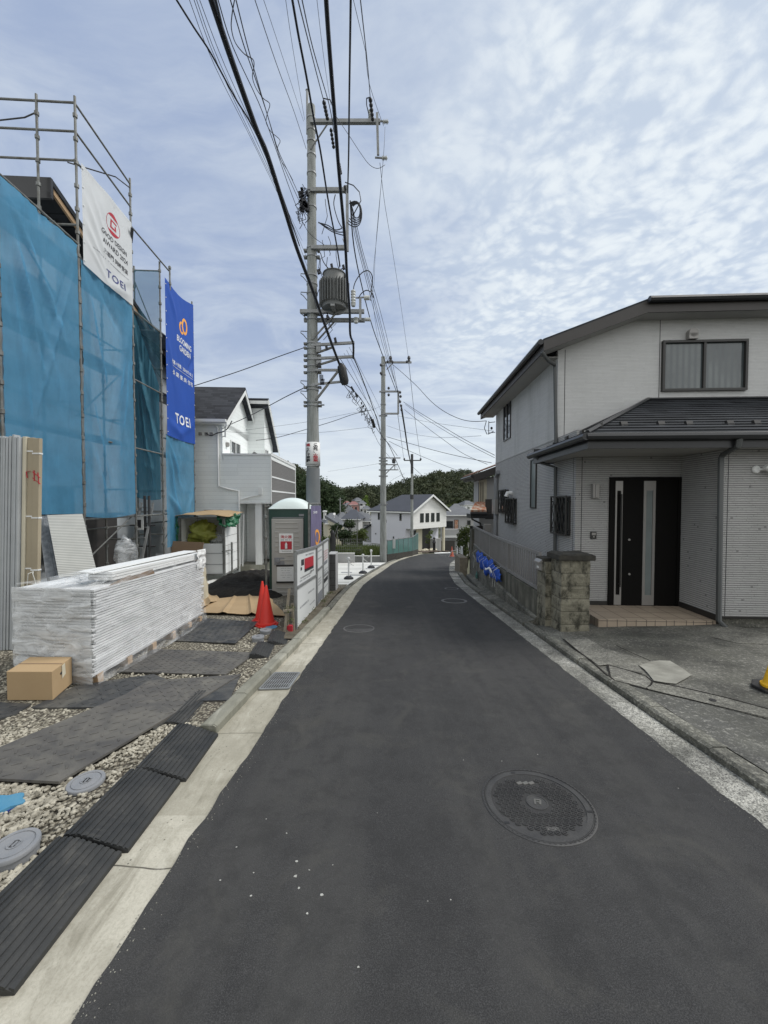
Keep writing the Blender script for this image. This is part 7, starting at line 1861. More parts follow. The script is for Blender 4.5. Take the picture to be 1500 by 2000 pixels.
# green mesh fence on its low wall along the bend
FP = [(P(756, 1090, 20.4)), (P(805, 1078, 24.3)), (P(817, 1074, 26.5))]
FP = [(FP[0].x, 20.4), (FP[1].x, 24.0), (FP[2].x, 26.5)]
gf = thing('green_fence', (FP[1][0], FP[1][1], gz(0, 24)), 'green translucent mesh fence on a low wall at the road bend', 'fence')
m = MB(); lw = MB(); ps = MB()
for (a, b) in zip(FP, FP[1:]):
    n = 10
    for i in range(n):
        p, q = [(a[0] + (b[0] - a[0]) * k / n, a[1] + (b[1] - a[1]) * k / n) for k in (i, i + 1)]
        top = lambda y: -.50 - (y - 20.4) * .045 + (.18 if y > 25 else 0) ; bot = lambda y: gz(0, y) + .32
        m.quad((p[0], p[1], bot(p[1])), (q[0], q[1], bot(q[1])), (q[0], q[1], top(q[1])), (p[0], p[1], top(p[1])))
        lw.hexa([(p[0], p[1], gz(*p) - .2), (q[0], q[1], gz(*q) - .2), (q[0] - .1, q[1] + .12, gz(*q) - .2), (p[0] - .1, p[1] + .12, gz(*p) - .2)], [(p[0], p[1], bot(p[1])), (q[0], q[1], bot(q[1])), (q[0] - .1, q[1] + .12, bot(q[1])), (p[0] - .1, p[1] + .12, bot(p[1]))])
        if i % 2 == 0: ps.bar((p[0], p[1] + .02, bot(p[1])), (p[0], p[1] + .02, top(p[1]) + .04), .04)
    ps.bar((a[0], a[1], -.50 - (a[1] - 20.4) * .045), (b[0], b[1], -.50 - (b[1] - 20.4) * .045 + (.18 if b[1] > 25 else 0)), .035)
obj('mesh', m, M['greensheet'], gf, fixn=False); obj('posts', ps, M['galv'], gf); obj('low_wall', lw, M['cap'], gf)
nb = P(768, 1062, 21.2); m = MB(); m.box(nb.x - .16, nb.x + .12, 21.1, 21.12, nb.z - .25, nb.z + .25); tobj('fence_notice', m, M['white'], 'small white notice on the green mesh fence', 'notice')

# ================================================================ far white house with dark roof
C0 = Vector((3.6, 48, 0)); E1 = Vector((.707, .707, 0)); E2 = Vector((-.707, .707, 0))
def FF(s, t, z): p = C0 + E1 * s + E2 * t; return (p.x, p.y, z)
fh = thing('far_white_house', FF(3, 3, -4.9), 'white house with large dark roof and four narrow windows down the road', 'house')
WG, WL = 7.0, 7.6; zg_ = -5.4; ze_ = .45; za_ = 2.35; zo = -1.95
m = MB(FF); m.box(0, WG, 0, WL, zo, ze_); m.box(0.0, WG * .98, 1.2, WL, zg_, zo); obj('wall', m, M['farlav'], fh)
m = MB(FF); m.box(0, WG, -.06, 0, zo, ze_); m.T = None
m.prism([FF(-.0, -.05, ze_ - .02), FF(WG / 2, -.05, za_), FF(WG, -.05, ze_ - .02)], E2 * .2); obj('gable_front', m, M['whiteboard'] if 'whiteboard' in M else M['whb'], fh)
m = MB(); o_ = .45; sl = (za_ - ze_) / (WG / 2)
m.prism([FF(-o_, -.5, ze_ - o_ * sl + .12), FF(WG / 2, -.5, za_ + .12), FF(WG / 2, WL - 2.6, za_ + .12), FF(-o_, WL + .4, ze_ - o_ * sl + .12)], (0, 0, -.12))
m.prism([FF(WG + o_, -.5, ze_ - o_ * sl + .12), FF(WG / 2, -.5, za_ + .12), FF(WG / 2, WL - 2.6, za_ + .12), FF(WG + o_, WL + .4, ze_ - o_ * sl + .12)], (0, 0, -.12))
m.prism([FF(-o_, WL + .4, ze_ - o_ * sl + .12), FF(WG / 2, WL - 2.6, za_ + .12), FF(WG + o_, WL + .4, ze_ - o_ * sl + .12)], (0, 0, -.12)); obj('roof', m, M['farroof'], fh)
m = MB()
for sg in (0, 1):
    s_ = -o_ if sg == 0 else WG + o_
    m.prism([FF(s_, -.55, ze_ - o_ * sl + .08), FF(WG / 2, -.55, za_ + .10), FF(WG / 2, -.55, za_ - .16), FF(s_, -.55, ze_ - o_ * sl - .16)], E2 * .05)
m.prism([FF(-o_ - .02, -.5, ze_ - o_ * sl + .02), FF(-o_ - .02, WL + .4, ze_ - o_ * sl + .02), FF(-o_ - .02, WL + .4, ze_ - o_ * sl - .12), FF(-o_ - .02, -.5, ze_ - o_ * sl - .12)], E1 * .05); obj('bargeboard', m, M['trimwhite'], fh)
for s_ in (1.35, 2.45, 3.6, 4.75): m = MB(FF); m.box(s_, s_ + .72, -.10, -.06, -1.15 + .0, .02); obj('window', m, M['glass'], fh)
for (t_, z0, z1, w_) in ((1.9, -.95, -.05, .35), (5.9, -.95, -.05, .35), (4.6, -1.3, -.9, .3), (5.4, -3.2, -2.75, .25), (6.6, -3.0, -2.8, .15), (3.2, -3.35, -3.05, .2)):
    m = MB(FF); m.box(-.04, -.0, t_, t_ + w_, z0, z1); obj('window', m, M['glass'], fh)
m = MB(FF); m.box(-.3, -.0, 2.7, 3.5, -4.15, -3.6); obj('outdoor_unit', m, M['black'], fh)
m = MB(FF); m.box(-.012, 0, 0.1, WL, -4.35, -4.25); m.box(.02, .06, WL, WL + 1.6, -4.2, -1.9); obj('flashing', m, M['lid'], fh)
m = MB(FF); m.box(.05, WG - .2, WL - .02, WL + 1.8, zg_, -2.6); obj('lean_to', m, M['farlav'], fh)
m = MB(); m.prism([FF(-.3, WL, -1.6), FF(-.3, WL + 2.1, -2.7), FF(WG, WL + 2.1, -2.7), FF(WG, WL, -1.6)], (0, 0, -.12)); obj('lean_to_roof', m, M['farroof'], fh)
m = MB(FF); m.box(.9, 2.0, 1.12, 1.2, zg_, -2.25); m.box(3.2, 5.0, 1.12, 1.2, zg_, -2.1); obj('entrance_door', m, M['bronze'], fh)
m = MB(FF); m.box(2.0, 3.2, 1.1, 1.19, zg_, zo); m.box(WG - .55, WG - .25, -.02, .3, zg_, zo); obj('porch_pillar', m, M['cream'], fh)
m = MB(FF); m.box(4.95, WG - .3, .6, 1.25, zg_, -3.6); obj('low_wall', m, M['fargrey'], fh)
# rubble / planter in front, black lamp post
rnd = random.Random(8)
m = MB(); 
for i in range(14): c = FF(1.0 + rnd.random() * 2.6, -1.0 + rnd.random() * 1.2, -4.9); r = rnd.uniform(.15, .38); m.lathe(c, [(r * .6, 0), (r, r * .4), (r * .7, r * .9), (0, r)], 7)
o = tobj('garden_rocks', m, M['cream'], 'pale garden rocks heaped beside the far house entrance', 'rocks'); o['kind'] = 'stuff'
tree('entrance_tree', 'thin young tree at the entrance of the far white house', 'tree', 47.5, [(838, 1048, 7), (836, 1058, 6), (842, 1040, 5)], 'leafmid', .14, (839, 1076), seed=6, dens=.5)
m = MB(); m.smooth = 'auto'; c = G(848, 1078, 0); m.lathe((c.x, c.y, c.z), [(.16, 0), (.14, .9), (.2, 1.0), (.1, 1.3), (0, 1.35)], 10); m.lathe((c.x, c.y, c.z + 1.35), [(.1, 0), (.14, .15), (0, .3)], 10)
tobj('entrance_post', m, M['black'], 'black intercom post standing before the far house porch', 'post')
m = MB(); 
for (u, v) in ((844, 1078), (872, 1076), (893, 1083), (882, 1088), (852, 1082)): q = G(u, v, .012); m.v.append(tuple(q))
m.f = [(0, 1, 2, 3, 4)]; sobj('apron', m, M['whiteconc'], loc=(0, 0, 0))

# grey neighbour house with balcony at the bend
def boxhouse(name, u0, u1, vt, vb, Y, depth, wall, roof, label, rh_=1.5, wins=(), yaw=0, group=None, ov=.5, hip=True, cat='house'):
    """far house: walls, hipped roof, windows"""
    a, b = P(u0, vt, Y), P(u1, vb, Y); w_ = b.x - a.x; zt, zb = a.z, min(b.z, gz(a.x, Y))
    cx, cy = (a.x + b.x) / 2, Y + depth / 2; r_ = thing(name, (cx, cy, zb), label, cat, group)
    c_, s_ = math.cos(yaw), math.sin(yaw)
    T = lambda x, y, z: (cx + (x * c_ - y * s_), cy + (x * s_ + y * c_), z)
    m = MB(T); m.box(-w_ / 2, w_ / 2, -depth / 2, depth / 2, zb - 1, zt); obj('wall', m, M[wall], r_)
    m = MB(T); k = .35 if hip else .5 + ov / w_
    m.add([(-w_ / 2 - ov, -depth / 2 - ov, zt), (w_ / 2 + ov, -depth / 2 - ov, zt), (w_ / 2 + ov, depth / 2 + ov, zt), (-w_ / 2 - ov, depth / 2 + ov, zt), (-w_ * k * .5, 0, zt + rh_), (w_ * k * .5, 0, zt + rh_)], [(0, 1, 5, 4), (1, 2, 5), (2, 3, 4, 5), (3, 0, 4), (3, 2, 1, 0)]); obj('roof', m, M[roof], r_)
    m = MB(T); m.box(-w_ / 2 - ov - .05, w_ / 2 + ov + .05, -depth / 2 - ov - .08, -depth / 2 - ov, zt - .12, zt + .02); obj('gutter', m, M['trimwhite'], r_)
    for (x0, x1, z0, z1, mt) in wins:
        f = MB(T); X0, X1 = -w_ / 2 + x0 * w_, -w_ / 2 + x1 * w_; f.box(X0, X1, -depth / 2 - .08, -depth / 2 + .01, zt - z1, zt - z0); fo = obj('window', f, M['trimdark'], r_)
        f = MB(T); f.box(X0 + .08, X1 - .08, -depth / 2 - .1, -depth / 2 - .081, zt - z1 + .08, zt - z0 - .08); obj('pane', f, M[mt], fo)
    return r_
bh = boxhouse('balcony_house', 872, 936, 1006, 1075, 58, 9, 'fargrey', 'farroof2', 'grey two storey house with balcony beyond the far white house', 1.2, ((.05, .30, .9, 2.1, 'glass'), (.33, .46, .7, 2.4, 'orangetile'), (.72, .82, .8, 1.5, 'glass')), R(-6))
m = MB(); a, b = P(866, 1040, 56.5), P(905, 1046, 57.5); m.box(a.x, b.x, 56.4, 57.4, a.z - .45, a.z + .5); m2 = MB(); m2.box(a.x - .05, b.x + .05, 56.35, 57.4, a.z - .75, a.z - .45); obj('balcony', m, M['fargrey'], bh); obj('balcony_edge', m2, M['trimwhite'], bh)
m = MB(); a, b = P(861, 1056, 56.5), P(888, 1080, 56.5); m.box(a.x, b.x, 56.5, 56.6, b.z - .3, a.z); tobj('sliding_gate', m, M['trimdark'], 'dark slatted garage gate under the grey balcony', 'gate')

# ---- town roofs in the valley
TG = 'houses in the valley'
boxhouse('valley_house', 690, 716, 1018, 1045, 85, 9, 'fargrey', 'farroof2', 'low house with wide blue grey hipped roof in front of the round trees', 2.0, ((.6, .9, .8, 1.8, 'glass'),), R(8), TG)
boxhouse('valley_house', 672, 703, 1014, 1040, 78, 8, 'fargrey', 'farroof', 'house with purple grey roof and small white gable', 1.9, (), R(-4), TG)
boxhouse('valley_house', 704, 724, 1012, 1030, 100, 8, 'farwhite', 'farroof2', 'pale house with grey roof touching the far white house', 1.2, ((.2, .45, .5, 1.5, 'glass'), (.6, .85, .5, 1.5, 'glass')), R(4), TG)
boxhouse('valley_house', 656, 672, 1012, 1030, 92, 9, 'fargrey', 'farroof2', 'house with pale grey roof behind the long white wall', 1.3, (), R(12), TG)
boxhouse('valley_house', 676, 686, 1000, 1012, 125, 7, 'fargrey', 'farroof2', 'small grey gabled house below the pink houses', 2.2, (), 0, TG, hip=True)
boxhouse('hillside_house', 670, 690, 988, 1000, 172, 9, 'pinkwall' if 'pinkwall' in M else 'farwhite', 'farroof2', 'left house of the hillside row with brownish roof', 1.5, ((.2, .35, .6, 1.8, 'glass'), (.6, .8, .6, 1.8, 'glass')), R(-15), 'houses on the hillside')
M['pinkwall'] = pbr('pink_render', (.58, .33, .30), .9); M['brickroof'] = pbr('faded_red_roof', (.24, .11, .10), .9)
boxhouse('hillside_house', 680, 698, 986, 1004, 165, 9, 'pinkwall', 'brickroof', 'pink rendered house with red roof on the hillside', 1.5, ((.2, .35, 1, 2.2, 'glass'), (.55, .75, 1, 2.2, 'glass'), (.4, .6, 3.2, 4, 'glass')), R(10), 'houses on the hillside')
boxhouse('hillside_house', 667, 683, 986, 996, 182, 9, 'pinkwall', 'brickroof', 'smaller pinkish house with dull red roof behind the pink one', 1.8, ((.3, .5, .8, 1.8, 'glass'),), R(-5), 'houses on the hillside')
boxhouse('hillside_house', 700, 711, 983, 1003, 165, 8, 'farwhite', 'farroof2', 'bright white house next to the pink one on the hillside', 1.2, ((.1, .5, .3, 1.0, 'glass'), (.15, .4, 2.5, 3.4, 'glass'), (.6, .85, 1.4, 2.4, 'glass')), R(8), 'houses on the hillside')
boxhouse('hillside_house', 708, 722, 994, 1006, 158, 8, 'farwhite', 'farroof2', 'low white house at the right end of the hillside row', 1.3, ((.2, .4, .6, 1.6, 'glass'), (.6, .8, .6, 1.6, 'glass')), R(3), 'houses on the hillside')
boxhouse('hillside_house', 690, 704, 978, 984, 192, 9, 'fargrey', 'farroof2', 'grey roofed house highest on the hillside', 1.6, (), R(15), 'houses on the hillside')
boxhouse('valley_house', 628, 655, 1022, 1045, 60, 8, 'cream', 'farroof2', 'old house with low grey roof left of the round trees', 1.5, (), R(14), TG)
boxhouse('valley_house', 886, 905, 992, 1002, 120, 8, 'farwhite', 'farroof2', 'pale roofed house seen over the grey balcony house', 1.3, (), R(-8), TG)
boxhouse('valley_house', 906, 928, 986, 1000, 135, 9, 'farwhite', 'farroof2', 'pale house at the foot of the wooded hill on the right', 1.5, ((.2, .4, .6, 1.6, 'glass'),), R(6), TG)
m = MB(); a, b = P(640, 1012, 50), P(672, 1034, 40); m.prism([P(643, 1012, 52), P(672, 1030, 42), P(672, 1040, 42), P(643, 1022, 52)], (-.2, .1, 0)); o = tobj('garden_wall', m, M['cream'], 'long pale garden wall sloping down behind the round trees', 'wall')
m = MB(); m.prism([P(642, 1007, 53), P(675, 1026, 42), P(675, 1029, 42), P(642, 1013, 53)], (-.6, .6, 0)); obj('roof_edge', m, M['farroof2'], o)
# satellite dish, aerials
m = MB(); m.smooth = 'auto'; c = P(653, 1004, 51); m.lathe(c, [(0, 0), (.12, .01), (.17, .05)], 12, axis=(.3, -1, .4)); m.tube([c, (c.x, c.y, c.z - .5)], .03, 5); tobj('satellite_dish', m, M['trimwhite'], 'round white satellite dish above the long garden wall', 'dish')
for i, (u, v0, v1, Y, lb) in enumerate(((633, 1015, 1000, 60, 'double white vent chimney on the old house roof'), (916, 998, 990, 120, 'small white mast near the pale houses at the hill foot'))):
    m = MB(); 
    for d in (0, 3): m.tube([P(u + d, v0, Y), P(u + d, v1, Y)], .10, 6); m.lathe(P(u + d, v1, Y), [(.22, 0), (.22, .2), (0, .25)], 8)
    tobj('roof_vent', m, M['trimwhite'], lb, 'vent')
# lattice power pylon far left
py = MB(); Y = 260; c = P(573, 905, Y); b0 = gz(c.x, Y)
for sx_, sy_ in ((-1, -1), (1, -1), (1, 1), (-1, 1)): py.bar((c.x + 2.6 * sx_, Y + 2.6 * sy_, b0), (c.x + .3 * sx_, Y + .3 * sy_, c.z), .28)
for k in range(8):
    q = k / 8; z = b0 + (c.z - b0) * q; w_ = 2.6 - 2.3 * q; py.bar((c.x - w_, Y - w_, z), (c.x + w_ * .8, Y - w_ * .8, z + (c.z - b0) / 8), .15); py.bar((c.x + w_, Y - w_, z), (c.x - w_ * .8, Y - w_ * .8, z + (c.z - b0) / 8), .15)
for dz_, w_ in ((1.0, 2.6), (3.2, 3.2), (5.4, 2.4)): py.bar((c.x - w_, Y, c.z - dz_), (c.x + w_, Y, c.z - dz_), .22)
tobj('power_pylon', py, M['galv'], 'pale lattice power pylon on the ridge left of the utility pole', 'pylon')

# ================================================================ wooded hills
rnd = random.Random(99); m = MB(); n_c = 0
for row in range(15):
    Y = 150 + row * 9.5
    x = -150 - row * 3
    while x < 120 + row * 4:
        x += rnd.uniform(4.5, 8.0); yy_ = Y + rnd.uniform(-3, 3); a = x / yy_
        g = gz(x, yy_)
        # clearing for the hillside houses and valley
        if -.13 < a < -.03 and yy_ < 200: continue
        if -.03 <= a < .30 and yy_ < 172: continue
        h = rnd.uniform(4, 8.5); r = rnd.uniform(3.0, 5.4) * (.8 if row < 3 else 1)
        leaves(m, (x, yy_, g + h * .65), r, int(150 if row > 2 else 190), .80, rnd, .85, .6); n_c += 1
o = tobj('wooded_hill', m, M['forest'], 'dark wooded ridge closing the valley behind the houses', 'woodland', fixn=False); o['kind'] = 'stuff'
# nearer dark wood on the left behind the pole
m = MB()
for i in range(150):
    Y = rnd.uniform(105, 150); a = rnd.uniform(-.34, -.118) if i > 30 else rnd.uniform(-.165, -.118); x = a * Y; g = gz(x, Y)
    top = 1.6 + (978 - lerp_tab([(-.4, 900), (-.24, 912), (-.20, 922), (-.165, 934), (-.145, 944), (-.128, 958), (-.11, 975)], a)) / 750 * Y
    zc_ = g + (top - g) * (rnd.random() ** .45) * .95; r = rnd.uniform(2.2, 3.8)
    leaves(m, (x, Y, min(zc_, top - r * .7)), r, 190, .42, rnd, 1.0, .55)
o = tobj('near_wood', m, M['leafdark'], 'darker tall wood in the left middle distance behind the pole', 'woodland', fixn=False); o['kind'] = 'stuff'
m = MB()
for i in range(46):
    Y = rnd.uniform(62, 100); a = rnd.uniform(-.155, -.04); x = a * Y; g = gz(x, Y)
    if any(abs(x - q) < 4 and abs(Y - w_) < 7 for q, w_ in ((-6, 90), (-8, 82))): continue
    leaves(m, (x, Y, g + rnd.uniform(.6, 2.0)), rnd.uniform(1.0, 2.0), 90, .25, rnd, .9, .4)
o = tobj('valley_bushes', m, M['leafdark'], 'dark bushes among the valley roofs', 'bushes', fixn=False); o['kind'] = 'stuff'
m = MB()
for i in range(60):
    Y = rnd.uniform(140, 185); a = rnd.uniform(.10, .30); x = a * Y; g = gz(x, Y)
    leaves(m, (x, Y, g + rnd.uniform(1, 3)), rnd.uniform(1.5, 2.8), 110, .4, rnd, .9, .4)
o = tobj('bamboo_grove', m, M['leafmid'], 'lighter green thicket at the foot of the hill on the right', 'thicket', fixn=False); o['kind'] = 'stuff'
tree('bright_tree', 'light green conical tree beside the hillside houses', 'tree', 175, [(714, 978, 7.5), (714, 986, 8), (714, 993, 7), (716, 971, 4.5)], 'leafbright', .45, (714, 1005), seed=7)
# ================================================================ utility poles
def pole_shaft(m, x, y, z0, z1, r0, r1, n=20):
    m.smooth = 'auto'; m.tube([(x, y, z0), (x, y, z0 + (z1 - z0) * .5), (x, y, z1)], [r0, (r0 + r1) / 2, r1], n)
PX, PY = P(612, 1000, 10).x, 10.0
def Z(v, Y=10.0): return P(600, v, Y).z
def XU(u, Y=10.0): return P(u, 900, Y).x
up = thing('utility_pole', (PX, PY, gz(PX, PY)), 'tall concrete utility pole with a transformer and crossarms beside the toilet', 'utility pole')
m = MB(); m.smooth = 'auto'
ztop = Z(208)
m.tube([(PX, PY, gz(PX, PY) - .2), (PX, PY, Z(860)), (PX, PY, Z(840)), (PX - .0, PY, ztop)], [.178, .160, .150, .098], 24); obj('shaft', m, M['pole'], up)
m = MB(); m.smooth = 'auto'; m.tube([(PX, PY, Z(1000)), (PX, PY, Z(935))], [.183, .180], 24); m.tube([(PX, PY, Z(935)), (PX, PY, Z(915))], [.172, .171], 24); obj('sleeve', m, M['poledark'], up)
m = MB(); m.tube([(PX - .10, PY, Z(262)), (PX - .10, PY, Z(178))], .03, 8); m.lathe((PX - .10, PY, Z(178)), [(.03, 0), (.045, .02), (0, .05)], 8); obj('top_rod', m, M['galv'], up)
def rad(z): return .098 + (.155 - .098) * min(1, (ztop - z) / (ztop - Z(850)))
bands = [232, 256, 278, 304, 340, 375, 406, 486, 502, 540, 556, 574, 614, 625, 672, 682, 694, 704, 716, 728, 756, 762, 786, 793]
m = MB(); m.smooth = 'auto'
for v in bands:
    z = Z(v); r = rad(z); m.lathe((PX, PY, z), [(r + .001, -.02), (r + .012, -.02), (r + .012, .02), (r + .001, .02)], 24)
obj('bands', m, M['galv'], up)
m = MB()
for v in (490, 503, 614, 672, 680, 695, 704, 716, 728, 757, 786, 793):
    z = Z(v); r = rad(z)
    for sg in (-1, 1): m.box(PX + sg * (r + .045) - .035, PX + sg * (r + .045) + .035, PY - .05, PY + .05, z - .025, z + .025)
obj('band_bolts', m, M['pipe'], up)
def stepx(v, sg=-1):
    m = MB(); z = Z(v); r = rad(z); x = PX + sg * r
    m.tube([(x, PY, z - .14), (x + sg * .10, PY, z - .02), (x + sg * .16, PY, z + .02), (x + sg * .16, PY, z + .07), (x, PY, z + .06)], .011, 6); obj('step_bracket', m, M['pipe'], up)
for v in (540, 576, 614, 652, 749, 769): stepx(v)
def arm(v, u1, w_=.075, u0=None, brace=None, mat='galv', dv=0, y=0):
    m = MB(); a = (PX if u0 is None else XU(u0), PY - .12 + y, Z(v)); b = (XU(u1, 9.9), PY - .12 + y, Z(v + dv)); m.bar(a, b, w_, w_)
    o = obj('crossarm', m, M[mat], up)
    if brace:
        for yo in brace[2:] or (-.12,):
            m = MB(); m.bar((PX, PY + yo, Z(brace[1])), (XU(brace[0], 9.9), PY + yo, Z(v) - .03), .035, .02); obj('brace', m, M['pipe'], up)
    return o
arm(247, 743, .085, brace=(644, 300))
arm(379, 680, .09); arm(490, 681, .09)
arm(613, 712, .085, u0=590); arm(622, 712, .085, u0=594, y=.22)
for yo in (-.14, .14):
    m = MB(); m.bar((PX + .02, PY + yo, Z(668)), (XU(656), PY + yo, Z(620)), .035, .035); obj('brace', m, M['pipe'], up)
arm(678, 693, .06, dv=-5); arm(704, 692, .06, dv=-4); arm(726, 664, .055); arm(754, 672, .05, dv=-6)
m = MB(); m.bar((PX + .1, PY - .1, Z(693)), (XU(652), PY - .1, Z(681)), .045); m.bar((PX + .1, PY - .1, Z(717)), (XU(662), PY - .1, Z(704)), .045); m.bar((PX + .1, PY - .12, Z(784)), (XU(662), PY - .12, Z(728)), .05); obj('brace', m, M['pipe'], up)
m = MB(); m.box(PX + .12, XU(628), PY - .16, PY - .08, Z(692), Z(681)); m.box(PX + .12, XU(629), PY - .16, PY - .08, Z(716), Z(708)); obj('arm_plates', m, M['galv'], up)
# vertical angle at the arm ends
m = MB(); x = XU(680, 9.9); m.bar((x, PY - .18, Z(374)), (x, PY - .18, Z(500)), .07, .05); m.bar((XU(737), PY - .2, Z(236)), (XU(739), PY - .2, Z(317)), .06, .04); obj('end_upright', m, M['galv'], up)
m = MB(); m.bar((XU(741), PY - .12, Z(246)), (XU(750), PY - .12, Z(246)), .03); m.bar((XU(733), PY - .12, Z(316)), (XU(750), PY - .12, Z(317)), .03); obj('spool_pins', m, M['galv'], up)
def insul(x, y, z, h=.22, r=.05, tilt=(0, 0, 1), name='insulator', mat='porc'):
    m = MB(); m.smooth = 'auto'; pr = []
    for k in range(4): pr += [(r * .55, h * k / 4), (r, h * (k + .3) / 4), (r, h * (k + .5) / 4), (r * .55, h * (k + .6) / 4)]
    pr += [(r * .4, h), (0, h)]
    m.lathe((x, y, z), pr, 12, axis=tilt); return obj(name, m, M[mat], up)
insul(XU(724), PY - .12, Z(240), .20, .05); insul(XU(748), PY - .12, Z(247), .14, .055, (1, 0, 0)); insul(XU(746), PY - .12, Z(317), .14, .055, (1, 0, 0))
# strain insulators, drawn out along the line
def strain(u0, v0, Y0, u1, v1, Y1, r=.045, name='strain_insulator', mat='black'):
    a, b = P(u0, v0, Y0), P(u1, v1, Y1); d = b - a; m = MB(); m.smooth = 'auto'; pr = []
    n = 5; L = d.length
    for k in range(n): pr += [(r * .45, L * k / n), (r, L * (k + .35) / n), (r, L * (k + .5) / n), (r * .45, L * (k + .8) / n)]
    m.lathe(a, pr + [(r * .3, L)], 10, axis=d); return obj(name, m, M[mat], up)
strain(728, 236, 9.8, 723, 190, 8.9); strain(640, 234, 9.8, 632, 196, 9.0); strain(652, 290, 9.8, 646, 250, 9.2, .04); strain(666, 340, 9.9, 662, 318, 9.5, .035); strain(676, 378, 9.9, 673, 362, 9.7, .035)
m = MB(); m.tube([P(723, 190, 8.9), P(716, 192, 9), P(716, 205, 9.3), P(721, 226, 9.8)], .012, 6); m.tube([P(631, 192, 9), P(645, 195, 9), P(652, 215, 9.3), P(650, 238, 9.8)], .012, 6); obj('jumper', m, M['cable'], up)
# transformer
tc = P(653, 575, 9.85); TX, TY = tc.x, 9.85
tf = MB(); tf.smooth = 'auto'; zb, zt = Z(612), Z(541)
tf.lathe((TX, TY, zb), [(.26, 0), (.30, .03), (.30, (zt - zb) * .70), (.27, (zt - zb) * .74), (.27, (zt - zb) * .95), (.29, (zt - zb) * .955), (.29, (zt - zb) * .975), (.20, (zt - zb)), (.0, (zt - zb) * 1.01)], 28)
tr_o = obj('transformer', tf, M['trafo'], up)
m = MB()
for k in range(30):
    t = k * math.pi / 15; c_, s_ = math.cos(t), math.sin(t); m.obox((TX + c_ * .335, TY + s_ * .335, zb + .12 + (zt - zb) * .30), (c_ * .045, s_ * .045, 0), (-s_ * .008, c_ * .008, 0), (0, 0, (zt - zb) * .31))
obj('cooling_fins', m, M['trafo'], tr_o)
m = MB(); m.smooth = 'auto'
for t in (-.3, .25, 2.9): m.lathe((TX + .30 * math.cos(t), TY + .2 * math.sin(t), zb + (zt - zb) * .74), [(.03, 0), (.05, .05), (.035, .08), (.05, .12), (.03, .18), (0, .2)], 10)
m.tube([(TX - .0, TY, zt), (TX, TY, zt + .14)], .012, 6); obj('bushings', m, M['darkmetal'], tr_o)
m = MB(); m.bar((TX - .05, TY - .2, zb - .03), (TX + .05, TY - .2, zb - .03), .3, .05); obj('mount', m, M['galv'], tr_o)
# cutouts on the right of the transformer arm
def cutout(u, v0, v1):
    m = MB(); m.smooth = 'auto'; x = XU(u); a, b = Z(v0), Z(v1); n = 5; pr = []
    for k in range(n): pr += [(.045, (a - b) * k / n), (.062, (a - b) * (k + .3) / n), (.062, (a - b) * (k + .55) / n), (.045, (a - b) * (k + .9) / n)]
    m.lathe((x, PY - .2, b), pr + [(.02, a - b)], 12); m.lathe((x, PY - .2, b - .05), [(.05, 0), (.06, .05)], 10); obj('fuse_cutout', m, M['porc'], up)
cutout(692, 575, 602); cutout(697, 628, 634)
m = MB(); m.bar((XU(705), PY - .18, Z(588)), (XU(705), PY - .18, Z(632)), .06, .05); m.bar((XU(697), PY - .18, Z(589)), (XU(712), PY - .18, Z(588)), .03); obj('end_upright', m, M['galv'], up)
m = MB(); m.smooth = 'auto'; m.tube([(XU(712), PY - .18, Z(589)), (XU(723), PY - .18, Z(589))], .055, 12); m.tube([(XU(713), PY, Z(624)), (XU(724), PY, Z(624))], .045, 12); obj('insulator', m, M['porc'], up)
for pts in ([(691, 573, 9.8), (691, 560, 9.8), (697, 545, 9.8), (708, 532, 9.8), (720, 529, 9.8), (727, 540, 9.9), (726, 560, 10), (724, 587, 10)], [(700, 583, 9.8), (706, 573, 9.8), (716, 567, 9.8), (726, 572, 9.9), (730, 582, 10)], [(626, 494, 9.8), (632, 512, 9.8), (645, 527, 9.8), (660, 528, 9.8), (670, 524, 9.8)],
            [(655, 380, 9.7), (652, 400, 9.7), (660, 430, 9.8), (668, 445, 9.8)], [(668, 446, 9.8), (655, 449, 9.8), (640, 440, 9.8), (622, 435, 9.85)], [(622, 434, 9.9), (645, 447, 9.9), (660, 453, 9.9), (673, 453, 9.9)], [(622, 434, 9.95), (648, 452, 9.9), (672, 460, 9.9)]):
    m = MB(); m.smooth = True
    q = [P(*p) for p in pts]; s_ = []
    for i in range(len(q) - 1):
        p0, p1, p2, p3 = q[max(i - 1, 0)], q[i], q[i + 1], q[min(i + 2, len(q) - 1)]
        for k in range(5): t = k / 5; s_.append(.5 * ((2 * p1) + (p2 - p0) * t + (2 * p0 - 5 * p1 + 4 * p2 - p3) * t * t + (3 * p1 - 3 * p2 + p3 - p0) * t ** 3))
    s_.append(q[-1]); m.tube(s_, .012, 6); obj('jumper', m, M['cable'], up)
# cable coils right of the upright and tangle on the left
m = MB(); m.smooth = True
for k in range(5):
    cx_, cy_ = 688 + k * 1.2, 418 - k * 1.5; ru, rv = 19 - k * 2.2, 24 - k * 3
    m.tube([P(cx_ + ru * math.cos(t), cy_ + rv * math.sin(t) + 4 * math.sin(t * 2), 9.8) for t in [-1.9 + i * .27 for i in range(16)]], .011, 6)
m.tube([P(674, 356, 9.7), P(690, 362, 9.7), P(702, 375, 9.7), P(705, 392, 9.7), P(698, 405, 9.7), P(690, 420, 9.7)], .012, 6); obj('cable_coil', m, M['cable'], up)
m = MB(); rr = random.Random(12)
for i in range(20):
    u, v = rr.gauss(592, 5), rr.uniform(362, 425); pts = [P(u + rr.gauss(0, 5) * (k > 0), v + k * 7 + rr.gauss(0, 4), 9.85 + rr.gauss(0, .05)) for k in range(5)]; m.tube(pts, .009, 4)
